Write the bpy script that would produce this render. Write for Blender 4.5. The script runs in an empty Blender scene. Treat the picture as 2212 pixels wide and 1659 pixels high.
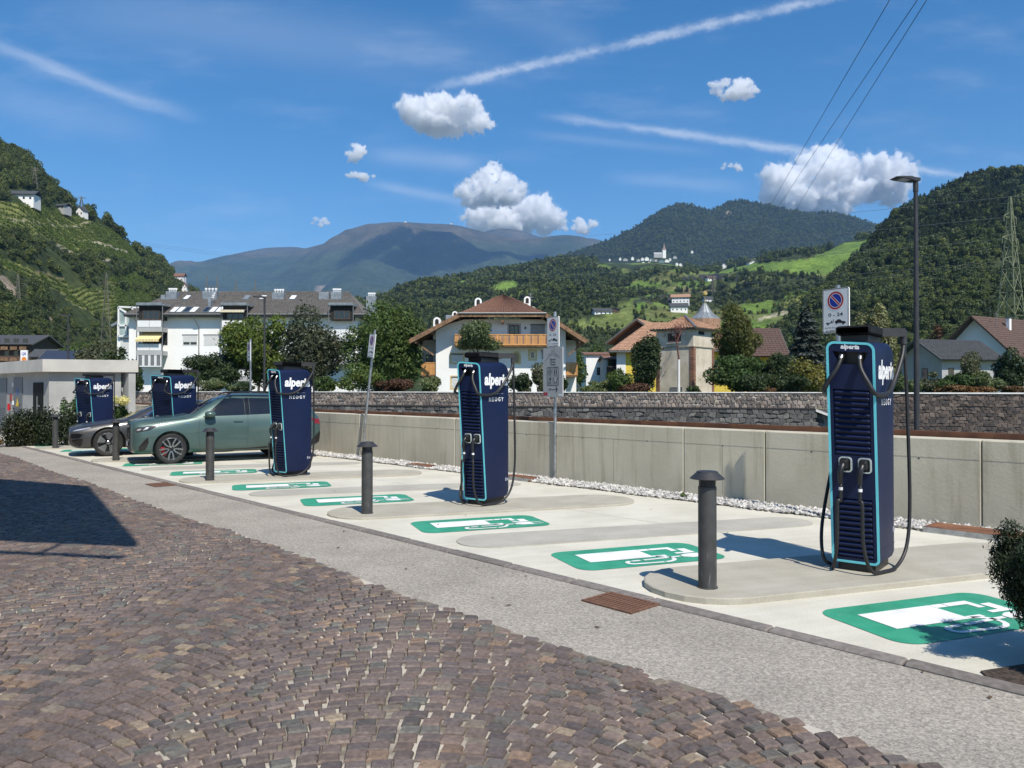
import bpy, bmesh, math, random
import numpy as np
from mathutils import Vector, Matrix, noise
from mathutils.bvhtree import BVHTree

# ---------------------------------------------------------------- camera, light, exposure
sc = bpy.context.scene
COL = sc.collection
R = math.radians
FD, CX, CY, H = 1661.0, 1106.0, 829.5, 1.75      # focal length and centre in units of a 2212-wide frame; eye height
PITCH = R(0.5)
cd = bpy.data.cameras.new("camera")
cam = bpy.data.objects.new("camera", cd)
COL.objects.link(cam)
cd.sensor_width = 36.0
cd.lens = 36.0 * FD / 2212.0
cd.clip_start, cd.clip_end = 0.1, 60000
cam.location = (0, 0, H)
cam.rotation_euler = (R(90) + PITCH, 0, 0)
sc.camera = cam

SUN_EL = R(52.5)
SUN_H = (0.425, -0.905)                           # horizontal direction towards the sun
SUN_V = Vector((SUN_H[0] * math.cos(SUN_EL), SUN_H[1] * math.cos(SUN_EL), math.sin(SUN_EL)))
sd = bpy.data.lights.new("sun", "SUN")
sd.energy, sd.angle, sd.color = 4.9, R(0.53), (1.0, 0.935, 0.825)
sun = bpy.data.objects.new("sun", sd)
COL.objects.link(sun)
sun.location = (30, -60, 90)
sun.rotation_euler = SUN_V.to_track_quat('Z', 'Y').to_euler()

world = bpy.data.worlds.new("World")
sc.world = world
world.use_nodes = True
sc.view_settings.view_transform = 'Standard'
sc.view_settings.look = 'None'
sc.view_settings.exposure = 0.14
sc.view_settings.gamma = 1.0
sc.view_settings.use_curve_mapping = False
try:
    sc.cycles.max_bounces = 30
    sc.cycles.diffuse_bounces = 3
    sc.cycles.glossy_bounces = 3
    sc.cycles.transmission_bounces = 4
    sc.cycles.transparent_max_bounces = 30
    sc.cycles.volume_bounces = 28
    sc.cycles.sample_clamp_indirect = 6
except Exception:
    pass


class NT:
    """small node helper"""
    def __init__(s, tree):
        s.t = tree
        s.n = tree.nodes
        s.l = tree.links
    def add(s, typ, **kw):
        nd = s.n.new(typ)
        for k, v in kw.items():
            setattr(nd, k, v)
        return nd
    def put(s, sock, val):
        if hasattr(val, 'is_output'):
            s.l.new(val, sock)
        else:
            sock.default_value = val
    def m(s, op, a, b=0.0, c=None, clamp=False):
        nd = s.add('ShaderNodeMath', operation=op, use_clamp=clamp)
        s.put(nd.inputs[0], a); s.put(nd.inputs[1], b)
        if c is not None:
            s.put(nd.inputs[2], c)
        return nd.outputs[0]
    def vm(s, op, a, b=(0, 0, 0)):
        nd = s.add('ShaderNodeVectorMath', operation=op)
        s.put(nd.inputs[0], a); s.put(nd.inputs[1], b)
        return nd.outputs[0]
    def mix(s, f, a, b, blend='MIX'):
        nd = s.add('ShaderNodeMix', data_type='RGBA', blend_type=blend)
        s.put(nd.inputs[0], f)
        s.put(nd.inputs[6], a if hasattr(a, 'is_output') else (*a[:3], 1))
        s.put(nd.inputs[7], b if hasattr(b, 'is_output') else (*b[:3], 1))
        return nd.outputs[2]
    def noise(s, vec, scale, detail=3, rough=0.55, dim='3D'):
        nd = s.add('ShaderNodeTexNoise')
        nd.inputs['Scale'].default_value = scale
        nd.inputs['Detail'].default_value = detail
        nd.inputs['Roughness'].default_value = rough
        if vec is not None:
            s.l.new(vec, nd.inputs['Vector'])
        return nd.outputs[0]
    def mr(s, v, a, b, c=0.0, d=1.0, smooth=True):
        nd = s.add('ShaderNodeMapRange', interpolation_type='SMOOTHSTEP' if smooth else 'LINEAR')
        s.put(nd.inputs[0], v)
        for i, q in enumerate((a, b, c, d)):
            s.put(nd.inputs[i + 1], q)
        return nd.outputs[0]


def build_sky():
    w = NT(world.node_tree)
    w.n.clear()
    out = w.add('ShaderNodeOutputWorld')
    bg = w.add('ShaderNodeBackground')
    bg.inputs[1].default_value = 0.128
    w.l.new(bg.outputs[0], out.inputs[0])
    sky = w.add('ShaderNodeTexSky', sky_type='NISHITA')
    sky.sun_disc = False
    sky.sun_elevation = SUN_EL
    sky.sun_rotation = math.atan2(SUN_H[0], SUN_H[1])
    sky.altitude = 500
    sky.air_density = 1.0
    sky.dust_density = 0.35
    sky.ozone_density = 2.2
    tc = w.add('ShaderNodeTexCoord')
    sep = w.add('ShaderNodeSeparateXYZ')
    w.l.new(tc.outputs['Generated'], sep.inputs[0])
    X, Y, Z = sep.outputs
    ys = w.m('MAXIMUM', Y, 0.05)
    a = w.m('DIVIDE', X, ys)
    b = w.m('DIVIDE', Z, ys)
    front = w.mr(Y, 0.05, 0.3)
    comb = w.add('ShaderNodeCombineXYZ')
    w.l.new(a, comb.inputs[0]); w.l.new(b, comb.inputs[1])
    pv = comb.outputs[0]

    def streak(p0, p1, wid, amp, nscale, wob, seed, curve=0.0, rough=0.6, taper=0.15, lo=.25, hi=.75, stretch=0.25):
        (u0, v0), (u1, v1) = p0, p1
        a0, b0, a1, b1 = (u0 - CX) / FD, (844 - v0) / FD, (u1 - CX) / FD, (844 - v1) / FD
        L = math.hypot(a1 - a0, b1 - b0)
        dx, dy = (a1 - a0) / L, (b1 - b0) / L
        along = w.m('ADD', w.m('MULTIPLY', w.m('SUBTRACT', a, a0), dx), w.m('MULTIPLY', w.m('SUBTRACT', b, b0), dy))
        across = w.m('SUBTRACT', w.m('MULTIPLY', w.m('SUBTRACT', b, b0), dx), w.m('MULTIPLY', w.m('SUBTRACT', a, a0), dy))
        t = w.m('DIVIDE', along, L)
        if curve:
            across = w.m('SUBTRACT', across, w.m('MULTIPLY', w.m('MULTIPLY', t, w.m('SUBTRACT', 1.0, t)), curve))
        c2 = w.add('ShaderNodeCombineXYZ')
        w.l.new(w.m('MULTIPLY', along, stretch), c2.inputs[0]); w.l.new(across, c2.inputs[1])
        c2.inputs[2].default_value = seed
        nz = w.noise(c2.outputs[0], nscale, 5, rough)
        nz2 = w.noise(c2.outputs[0], nscale * 0.35, 3, 0.5)
        acr = w.m('ADD', across, w.m('MULTIPLY', w.m('SUBTRACT', nz, 0.5), wob))
        g = w.m('POWER', 2.718, w.m('MULTIPLY', w.m('POWER', w.m('DIVIDE', acr, wid), 2.0), -1.0))
        ends = w.m('MULTIPLY', w.mr(t, 0.0, taper), w.mr(t, 1.0, 1.0 - taper))
        brk = w.mr(nz2, lo, hi, 0.35, 1.0)
        return w.m('MULTIPLY', w.m('MULTIPLY', g, ends), w.m('MULTIPLY', brk, amp))

    s = streak((900, 196), (2010, -60), 0.0058, 0.38, 95, 0.017, 1.0, 0.0, .75, .12, .3, .62, .8)
    s = w.m('ADD', s, streak((1140, 243), (2180, 395), 0.0052, 0.40, 55, 0.014, 2.0, 0.010, .72, .15, .28, .65, .6))
    s = w.m('ADD', s, streak((-160, 20), (470, 262), 0.0080, 0.32, 34, 0.026, 3.0, -0.05, .65, .3))
    s = w.m('ADD', s, streak((-60, 0), (1250, 150), 0.040, 0.10, 18, 0.03, 4.0, 0.0, .6, .3))
    s = w.m('ADD', s, streak((-100, 190), (380, 300), 0.020, 0.10, 18, 0.02, 5.0, 0.0, .6, .3))
    s = w.m('ADD', s, streak((960, -20), (1330, 110), 0.02, 0.10, 18, 0.02, 6.0, 0.0, .6, .3))
    s = w.m('ADD', s, streak((1080, 280), (1600, 335), 0.006, 0.10, 18, 0.01, 7.0, 0.0, .6, .3))
    s = w.m('ADD', s, streak((760, 330), (1080, 360), 0.012, 0.17, 18, 0.014, 8.0, 0.0, .6, .3))
    s = w.m('ADD', s, streak((760, 385), (1120, 460), 0.006, 0.22, 18, 0.012, 9.0, 0.0, .6, .3))
    s = w.m('ADD', s, streak((1280, 380), (1660, 410), 0.008, 0.14, 18, 0.012, 10.0, 0.0, .6, .3))
    # a faint veil of high cloud over the whole sky
    veil = w.mr(w.noise(w.vm('MULTIPLY', pv, (2.0, 7.0, 1.0)), 2.2, 5, .6), .48, .85, 0, .13)
    s = w.m('MULTIPLY', w.m('ADD', s, veil), front, clamp=True)
    hsv = w.add('ShaderNodeHueSaturation')
    hsv.inputs['Saturation'].default_value = 1.40
    hsv.inputs['Value'].default_value = 1.0
    w.l.new(sky.outputs[0], hsv.inputs['Color'])
    col = w.mix(s, hsv.outputs[0], (8.2, 8.4, 8.7))
    w.l.new(col, bg.inputs[0])


build_sky()

# ---------------------------------------------------------------- geometry helpers
def ray(u, v):
    dx, dz = (u - CX) / FD, (CY - v) / FD
    y = math.cos(PITCH) - dz * math.sin(PITCH)
    z = math.sin(PITCH) + dz * math.cos(PITCH)
    return dx / y, z / y
def P(u, v, Y):
    a, b = ray(u, v)
    return Vector((a * Y, Y, H + b * Y))
def G(u, v, z=0.0):
    a, b = ray(u, v)
    Y = (z - H) / b
    return Vector((a * Y, Y, z))
def Xat(u, Y):
    return (u - CX) / FD * Y
def Zat(v, Y):
    return H + ray(CX, v)[1] * Y
def proj(x, y, z):
    """inverse of P: where a point of the land falls seen from the car park, used for land cover"""
    b = (z - H) / y
    dz = (b * math.cos(PITCH) - math.sin(PITCH)) / (math.cos(PITCH) + b * math.sin(PITCH))
    return CX + x / y * FD, CY - dz * FD

US, UT = Vector((-0.682, 0.731, 0)), Vector((0.731, 0.682, 0))      # along the row of bays / away from the road
def ST(s, t, z=0.0):
    return Vector((US.x * s + UT.x * t, US.y * s + UT.y * t, z))
BAY = Vector((0.946, 0.326, 0))                                   # long axis of a parking bay
BAYN = Vector((-0.326, 0.946, 0))


class MB:
    def __init__(s):
        s.v, s.f, s.mi = [], [], []
        s.cols = None
    def add(s, vs, fs, mi=0):
        o = len(s.v)
        s.v.extend([tuple(p) for p in vs])
        for f in fs:
            s.f.append(tuple(i + o for i in f)); s.mi.append(mi)
    def box(s, x0, x1, y0, y1, z0, z1, mi=0, fn=None):
        vs = [(x, y, z) for z in (z0, z1) for y in (y0, y1) for x in (x0, x1)]
        if fn: vs = [fn(*p) for p in vs]
        s.add(vs, [(0, 2, 3, 1), (4, 5, 7, 6), (0, 1, 5, 4), (2, 6, 7, 3), (0, 4, 6, 2), (1, 3, 7, 5)], mi)
    def bbox(s, x0, x1, y0, y1, z0, z1, b=0.01, mi=0):
        """box with its vertical edges and top edges chamfered"""
        def ring(i, z):
            return [(x0 + i + (b if q else 0), y0 + i + (0 if q else b), z) for q in (0, 1)] + \
                   [(x1 - i - (0 if q else b), y0 + i + (b if q else 0), z) for q in (0, 1)] + \
                   [(x1 - i - (b if q else 0), y1 - i - (0 if q else b), z) for q in (0, 1)] + \
                   [(x0 + i + (0 if q else b), y1 - i - (b if q else 0), z) for q in (0, 1)]
        rs = [ring(b, z0), ring(0, z0 + b), ring(0, z1 - b), ring(b, z1)]
        s.loft(rs, True, True, True, mi)
    def loft(s, rings, closed=True, cap0=False, cap1=False, mi=0):
        o = len(s.v); n = len(rings[0])
        for r in rings:
            s.v.extend([tuple(p) for p in r])
        for k in range(len(rings) - 1):
            for i in range(n if closed else n - 1):
                j = (i + 1) % n
                s.f.append((o + k * n + i, o + k * n + j, o + (k + 1) * n + j, o + (k + 1) * n + i)); s.mi.append(mi)
        if cap0:
            s.f.append(tuple(o + i for i in reversed(range(n)))); s.mi.append(mi)
        if cap1:
            s.f.append(tuple(o + (len(rings) - 1) * n + i for i in range(n))); s.mi.append(mi)
    def lathe(s, prof, n=16, c=(0, 0, 0), mi=0, cap=True):
        rings = [[(c[0] + r * math.cos(2 * math.pi * i / n), c[1] + r * math.sin(2 * math.pi * i / n), c[2] + z) for i in range(n)] for r, z in prof]
        s.loft(rings, True, cap, cap, mi)
    def prism(s, poly, h, fn, mi=0):
        """poly: 2D points, fn(a,b,d) -> 3D ; extruded from d=0 to d=h"""
        n = len(poly)
        s.add([fn(a, b, 0) for a, b in poly] + [fn(a, b, h) for a, b in poly],
              [tuple(reversed(range(n))), tuple(range(n, 2 * n))] + [(i, (i + 1) % n, n + (i + 1) % n, n + i) for i in range(n)], mi)
    def tube(s, pts, r, n=8, mi=0, caps=True):
        pts = [Vector(p) for p in pts]
        rs = r if isinstance(r, (list, tuple)) else [r] * len(pts)
        rings = []
        up = None
        for i, p in enumerate(pts):
            d = (pts[min(i + 1, len(pts) - 1)] - pts[max(i - 1, 0)])
            if d.length < 1e-9: d = Vector((0, 0, 1))
            d.normalize()
            if up is None:
                a = Vector((0, 0, 1)) if abs(d.z) < 0.9 else Vector((1, 0, 0))
                up = (a - d * a.dot(d)).normalized()
            else:
                up = (up - d * up.dot(d))
                up = up.normalized() if up.length > 1e-6 else d.orthogonal().normalized()
            w = d.cross(up)
            rings.append([p + (up * math.cos(2 * math.pi * k / n) + w * math.sin(2 * math.pi * k / n)) * rs[i] for k in range(n)])
        s.loft(rings, True, caps, caps, mi)
    def bar(s, a, b, w, h=None, up=(0, 0, 1), mi=0):
        a, b = Vector(a), Vector(b)
        d = (b - a).normalized(); u = Vector(up)
        if abs(d.dot(u)) > .95: u = Vector((1, 0, 0))
        sx = d.cross(u).normalized(); su = sx.cross(d)
        h = h if h else w
        vs = [p + sx * x * w / 2 + su * z * h / 2 for p in (a, b) for z in (-1, 1) for x in (-1, 1)]
        s.add(vs, [(0, 2, 3, 1), (4, 5, 7, 6), (0, 1, 5, 4), (2, 6, 7, 3), (0, 4, 6, 2), (1, 3, 7, 5)], mi)
    def build(s, name, mat, parent=None, loc=None, smooth=False, angle=None):
        me = bpy.data.meshes.new(name)
        me.from_pydata([tuple(p) for p in s.v], [], s.f)
        mats = mat if isinstance(mat, (list, tuple)) else [mat]
        for m in mats: me.materials.append(m)
        if len(mats) > 1:
            me.polygons.foreach_set('material_index', s.mi)
        if s.cols is not None:
            at = me.color_attributes.new('col', 'FLOAT_COLOR', 'POINT')
            at.data.foreach_set('color', np.array(s.cols, dtype=np.float32).ravel())
        if smooth or angle is not None:
            me.polygons.foreach_set('use_smooth', [True] * len(me.polygons))
            if angle is not None:
                me.set_sharp_from_angle(angle=R(angle))
        me.update()
        return link(name, me, parent, loc)


def link(name, me, parent=None, loc=None):
    o = bpy.data.objects.new(name, me)
    COL.objects.link(o)
    if parent is not None: o.parent = parent
    if loc is not None: o.location = loc
    return o
def np_mesh(name, verts, faces, mat, cols=None, smooth=False):
    """verts (N,3), faces (M,k) arrays"""
    me = bpy.data.meshes.new(name)
    verts = np.asarray(verts, dtype=np.float32); faces = np.asarray(faces, dtype=np.int32)
    k = faces.shape[1]
    me.vertices.add(len(verts)); me.vertices.foreach_set('co', verts.ravel())
    me.loops.add(faces.size); me.loops.foreach_set('vertex_index', faces.ravel())
    me.polygons.add(len(faces))
    me.polygons.foreach_set('loop_start', np.arange(0, faces.size, k, dtype=np.int32))
    try: me.polygons.foreach_set('loop_total', np.full(len(faces), k, dtype=np.int32))
    except Exception: pass
    me.materials.append(mat)
    if cols is not None:
        at = me.color_attributes.new('col', 'FLOAT_COLOR', 'POINT')
        c = np.ones((len(verts), 4), dtype=np.float32); c[:, :3] = cols
        at.data.foreach_set('color', c.ravel())
    me.update(calc_edges=True)
    me.validate()
    me.polygons.foreach_set('use_smooth', [smooth] * len(me.polygons))
    return me
def tag(o, label=None, cat=None, group=None, kind=None):
    if label: o['label'] = label
    if cat: o['category'] = cat
    if group: o['group'] = group
    if kind: o['kind'] = kind
    return o
def thing(name, label, cat, loc=(0, 0, 0), rotz=0.0, group=None):
    o = bpy.data.objects.new(name, None)
    o.empty_display_size = 0.2
    COL.objects.link(o)
    o.location = loc; o.rotation_euler = (0, 0, rotz)
    return tag(o, label, cat, group)
def copy_tree(o, parent=None):
    c = o.copy(); COL.objects.link(c)
    if parent is not None: c.parent = parent
    for ch in list(o.children):
        copy_tree(ch, c)
    return c
def catmull(pts, k=6):
    pts = [Vector(p) for p in pts]
    out = []
    for i in range(len(pts) - 1):
        p0, p1, p2, p3 = pts[max(i - 1, 0)], pts[i], pts[i + 1], pts[min(i + 2, len(pts) - 1)]
        for j in range(k):
            t = j / k
            out.append(0.5 * ((2 * p1) + (p2 - p0) * t + (2 * p0 - 5 * p1 + 4 * p2 - p3) * t * t + (3 * p1 - p0 - 3 * p2 + p3) * t ** 3))
    out.append(pts[-1])
    return out
def rrect(x0, x1, y0, y1, r, n=5):
    """rounded rectangle, counter clockwise from the lower left; r may be 4 radii (ll, lr, ur, ul)"""
    rr = r if isinstance(r, (list, tuple)) else (r,) * 4
    out = []
    for (cx, cy, a0, q) in ((x0, y0, 180, 0), (x1, y0, 270, 1), (x1, y1, 0, 2), (x0, y1, 90, 3)):
        q = rr[q]
        ox = cx + q if cx == x0 else cx - q
        oy = cy + q if cy == y0 else cy - q
        for i in range(n + 1):
            a = R(a0 + 90 * i / n)
            out.append((ox + q * math.cos(a), oy + q * math.sin(a)))
    return out
_txt = {}
def text_mesh(body, size=1.0, bold=0.0, shear=0.0, spacing=1.0, align='CENTER'):
    key = (body, size, bold, shear, spacing, align)
    if key not in _txt:
        cu = bpy.data.curves.new('t', 'FONT')
        cu.body = body; cu.size = size; cu.offset = bold; cu.shear = shear; cu.space_character = spacing
        cu.align_x = align; cu.align_y = 'CENTER'; cu.resolution_u = 3; cu.fill_mode = 'FRONT'
        o = bpy.data.objects.new('t', cu); COL.objects.link(o)
        dg = bpy.context.evaluated_depsgraph_get()
        me = o.evaluated_get(dg).to_mesh()
        _txt[key] = ([(v.co.x, v.co.y) for v in me.vertices], [tuple(p.vertices) for p in me.polygons])
        o.evaluated_get(dg).to_mesh_clear()
        bpy.data.objects.remove(o); bpy.data.curves.remove(cu)
    return _txt[key]
def add_text(mb, body, fn, width=None, height=None, mi=0, **kw):
    """flat lettering: fn(a,b) -> 3D, the text centred on (0,0) and stretched to width x height if given"""
    vs, fs = text_mesh(body, **kw)
    if not vs: return
    xs = [p[0] for p in vs]; ys = [p[1] for p in vs]
    cx, cy = (min(xs) + max(xs)) / 2, (min(ys) + max(ys)) / 2
    kx = width / (max(xs) - min(xs)) if width else 1
    ky = height / (max(ys) - min(ys)) if height else kx
    if not width and height: kx = ky
    mb.add([fn((x - cx) * kx, (y - cy) * ky) for x, y in vs], fs, mi)

# ---------------------------------------------------------------- materials
def pm(name, col, rough=0.6, metal=0.0, var=0.12, scale=6.0, bump=0.0, bscale=None, col2=None, coat=0.0, attr=False, spec=0.5, objrand=0.0, detail=4, emit=None, lo=.3, hi=.7):
    m = bpy.data.materials.new(name)
    m.use_nodes = True
    w = NT(m.node_tree)
    bs = m.node_tree.nodes['Principled BSDF']
    bs.inputs['Roughness'].default_value = rough
    bs.inputs['Metallic'].default_value = metal
    bs.inputs['Specular IOR Level'].default_value = spec
    if coat: bs.inputs['Coat Weight'].default_value = coat; bs.inputs['Coat Roughness'].default_value = 0.06
    tc = w.add('ShaderNodeTexCoord')
    v = tc.outputs['Object']
    n = w.noise(v, scale, detail)
    c2 = col2 if col2 else tuple(min(1, c * (1 + 2 * var)) for c in col)
    c1 = col if col2 else tuple(c * (1 - 2 * var) for c in col)
    c = w.mix(w.mr(n, lo, hi), c1, c2)
    if attr:
        at = w.add('ShaderNodeAttribute'); at.attribute_name = 'col'
        c = w.mix(1.0, at.outputs['Color'], w.mix(w.mr(n, .3, .7), (1 - var,) * 3, (1 + var,) * 3), 'MULTIPLY')
    if objrand:
        oi = w.add('ShaderNodeObjectInfo')
        c = w.mix(1.0, c, w.mix(oi.outputs['Random'], (1 - objrand,) * 3, (1 + objrand,) * 3), 'MULTIPLY')
    w.l.new(c, bs.inputs['Base Color'])
    if bump:
        bn = w.add('ShaderNodeBump')
        bn.inputs['Strength'].default_value = 1.0
        bn.inputs['Distance'].default_value = bump
        w.l.new(w.noise(v, bscale or scale * 5, 4), bn.inputs['Height'])
        w.l.new(bn.outputs[0], bs.inputs['Normal'])
    return m
def leafmat(name, col, var=0.45, trans=0.25, scale=1.2, rough=0.55):
    m = bpy.data.materials.new(name)
    m.use_nodes = True
    w = NT(m.node_tree)
    w.n.clear()
    out = w.add('ShaderNodeOutputMaterial')
    tc = w.add('ShaderNodeTexCoord')
    geo = w.add('ShaderNodeNewGeometry')
    oi = w.add('ShaderNodeObjectInfo')
    r1 = geo.outputs['Random Per Island']
    hi = tuple(min(1, c * (1 + var)) for c in col); lo = tuple(c * (1 - var) for c in col)
    c = w.mix(r1, lo, hi)
    yel = (col[0] * 1.7, col[1] * 1.15, col[2] * 0.7)
    c = w.mix(w.mr(w.noise(tc.outputs['Object'], scale, 3), .45, .75, 0, .55), c, yel)
    c = w.mix(1.0, c, w.mix(oi.outputs['Random'], (.72, .78, .8), (1.25, 1.15, 1.0)), 'MULTIPLY')
    bs = w.add('ShaderNodeBsdfPrincipled')
    bs.inputs['Roughness'].default_value = rough
    bs.inputs['Specular IOR Level'].default_value = 0.25
    w.l.new(c, bs.inputs['Base Color'])
    tr = w.add('ShaderNodeBsdfTranslucent')
    w.l.new(w.mix(1.0, c, (1.2, 1.3, .5), 'MULTIPLY'), tr.inputs[0])
    mx = w.add('ShaderNodeMixShader'); mx.inputs[0].default_value = trans
    w.l.new(bs.outputs[0], mx.inputs[1]); w.l.new(tr.outputs[0], mx.inputs[2])
    w.l.new(mx.outputs[0], out.inputs[0])
    return m
HAZE = 5.6e-5
rng = random.Random(7)
nrg = np.random.default_rng(11)
# ---------------------------------------------------------------- terrain
def groundmat(name, rough=0.9, scale=0.02, bump=2.0, bsc=0.05):
    m = bpy.data.materials.new(name); m.use_nodes = True
    w = NT(m.node_tree); bs = m.node_tree.nodes['Principled BSDF']
    bs.inputs['Roughness'].default_value = rough
    bs.inputs['Specular IOR Level'].default_value = 0.1
    at = w.add('ShaderNodeAttribute'); at.attribute_name = 'col'
    tc = w.add('ShaderNodeTexCoord')
    n = w.noise(tc.outputs['Object'], scale, 6, .65)
    n2 = w.noise(tc.outputs['Object'], scale * 9, 4, .6)
    c = w.mix(1.0, at.outputs['Color'], w.mix(w.mr(n, .3, .7), (.62, .66, .62), (1.35, 1.3, 1.2)), 'MULTIPLY')
    c = w.mix(1.0, c, w.mix(w.mr(n2, .35, .65), (.75, .78, .72), (1.25, 1.2, 1.2)), 'MULTIPLY')
    w.l.new(c, bs.inputs['Base Color'])
    bn = w.add('ShaderNodeBump'); bn.inputs['Distance'].default_value = bump
    w.l.new(w.noise(tc.outputs['Object'], bsc, 6, .65), bn.inputs['Height'])
    w.l.new(bn.outputs[0], bs.inputs['Normal'])
    return m

FOREST = (0.036, 0.050, 0.022); VINE = (0.150, 0.165, 0.062); MEADOW = (0.125, 0.20, 0.045); DRY = (0.20, 0.17, 0.10)
ROCK = (0.24, 0.20, 0.165); ALP = (0.080, 0.070, 0.050); NET = (0.035, 0.037, 0.042); PATH = (0.34, 0.31, 0.25); OLIVE = (0.12, 0.15, 0.05)

def inpoly(px, py, poly):
    inside = np.zeros(px.shape, bool)
    n = len(poly)
    for i in range(n):
        x0, y0 = poly[i]; x1, y1 = poly[(i + 1) % n]
        c = ((y0 > py) != (y1 > py)) & (px < (x1 - x0) * (py - y0) / (y1 - y0 + 1e-12) + x0)
        inside ^= c
    return inside

class Hill:
    def __init__(s, name, ridge, foot, nu, nk, p, amp, nsc, mat, base=FOREST, covers=(), back=0.5, rough_ridge=0.0, z0=0.9, urange=None, jit=4.0, colfn=None):
        ru = np.array([r[0] for r in ridge], float); rv = np.array([r[1] for r in ridge], float); rY = np.array([r[2] for r in ridge], float)
        fu = np.array([f[0] for f in foot], float); fY = np.array([f[1] for f in foot], float)
        u = np.linspace(ru[0], ru[-1], nu)
        v = np.interp(u, ru, rv); Yr = np.interp(u, ru, rY); Yf = np.interp(u, fu, fY)
        ker = np.ones(5) / 5
        vp = np.concatenate([[v[0]] * 2, v, [v[-1]] * 2]); v = np.convolve(vp, ker, 'valid')
        nb = max(6, nk // 6)
        k = np.concatenate([np.linspace(0, 1, nk), 1 + back * np.linspace(0, 1, nb + 1)[1:]])
        zr = np.array([Zat(vv, yy) for vv, yy in zip(v, Yr)])
        K = k[None, :]
        Yg = Yf[:, None] + (Yr - Yf)[:, None] * K
        Xg = ((u - CX) / FD)[:, None] * Yg
        rise = (zr - z0)[:, None]
        Zg = np.where(K <= 1, z0 + rise * np.clip(K, 0, 1) ** p, z0 + rise * (1 - ((K - 1) / back) ** 1.3 * 0.9))
        nz = np.zeros_like(Xg)
        for i in range(Xg.shape[0]):
            for j in range(Xg.shape[1]):
                nz[i, j] = noise.fractal(Vector((Xg[i, j] * nsc, Yg[i, j] * nsc, 3.7)), 1.0, 2.1, 6)
        wgt = np.where(K < 1, np.sin(np.pi * np.clip(K, 0, 1)) ** 0.7, 0.0) + rough_ridge
        Zg = Zg + nz * amp * wgt * np.clip(rise / (np.max(rise) + 1e-6) * 1.6, .15, 1)
        s.X, s.Y, s.Z, s.u, s.k, s.nk = Xg, Yg, Zg, u, k, nk
        ck = np.array([proj(x, y, z) for x, y, z in zip(Xg.ravel(), Yg.ravel(), Zg.ravel())]).reshape(Xg.shape + (2,))
        s.U, s.V = ck[..., 0], ck[..., 1]
        ju = s.U + jit * np.sin(nz * 9 + s.V * .21) ; jv = s.V + jit * .4 * np.sin(nz * 13 + s.U * .17)
        col = np.empty(Xg.shape + (3,)); col[:] = base
        s.cls = np.zeros(Xg.shape, int)
        for ci, (c, poly) in enumerate(covers):
            msk = inpoly(ju, jv, poly)
            col[msk] = c; s.cls[msk] = ci + 1
        if colfn is not None: col = colfn(s, col, nz)
        nkk = len(k)
        idx = np.arange(Xg.size).reshape(Xg.shape)
        F = np.stack([idx[:-1, :-1], idx[1:, :-1], idx[1:, 1:], idx[:-1, 1:]], -1).reshape(-1, 4)
        V3 = np.stack([Xg, Yg, Zg], -1).reshape(-1, 3)
        me = np_mesh(name, V3, F, mat, col.reshape(-1, 3), smooth=True)
        s.o = link(name, me); s.o['kind'] = 'structure'
        s.covers = covers
    def sample(s, n, keep, kmax=1.02, seed=1, umin=-120, umax=2330):
        """random land points; keep(U,V,cls) -> bool array"""
        g = np.random.default_rng(seed)
        Xg, Yg, Zg = s.X, s.Y, s.Z
        # weight the columns and rows by true area
        cu = np.searchsorted(s.u, [umin, umax])
        i0, i1 = max(0, cu[0] - 1), min(len(s.u) - 2, cu[1])
        j1 = min(np.searchsorted(s.k, kmax), len(s.k) - 2)
        A = np.abs((Xg[i0 + 1:i1 + 1, :j1] - Xg[i0:i1, :j1]) * (Yg[i0:i1, 1:j1 + 1] - Yg[i0:i1, :j1]))
        A = A + np.abs((Xg[i0 + 1:i1 + 1, :j1] - Xg[i0:i1, :j1]) * (Zg[i0:i1, 1:j1 + 1] - Zg[i0:i1, :j1]))
        pr = (A / A.sum()).ravel()
        q = g.choice(pr.size, n, p=pr)
        i = i0 + q // A.shape[1]; j = q % A.shape[1]
        a, b = g.random(n), g.random(n)
        def bl(M): return M[i, j] * (1 - a) * (1 - b) + M[i + 1, j] * a * (1 - b) + M[i, j + 1] * (1 - a) * b + M[i + 1, j + 1] * a * b
        x, y, z, U, V = bl(Xg), bl(Yg), bl(Zg), bl(s.U), bl(s.V)
        c = s.cls[i, j]
        ok = keep(U, V, c)
        for (cu, cv, cw, chh) in CLEAR:
            ok &= ~((np.abs(U - cu) < cw * .62 + 2) & (V > cv - chh) & (V < cv + chh * .35 + 9))
        return np.stack([x, y, z], -1)[ok]

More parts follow.
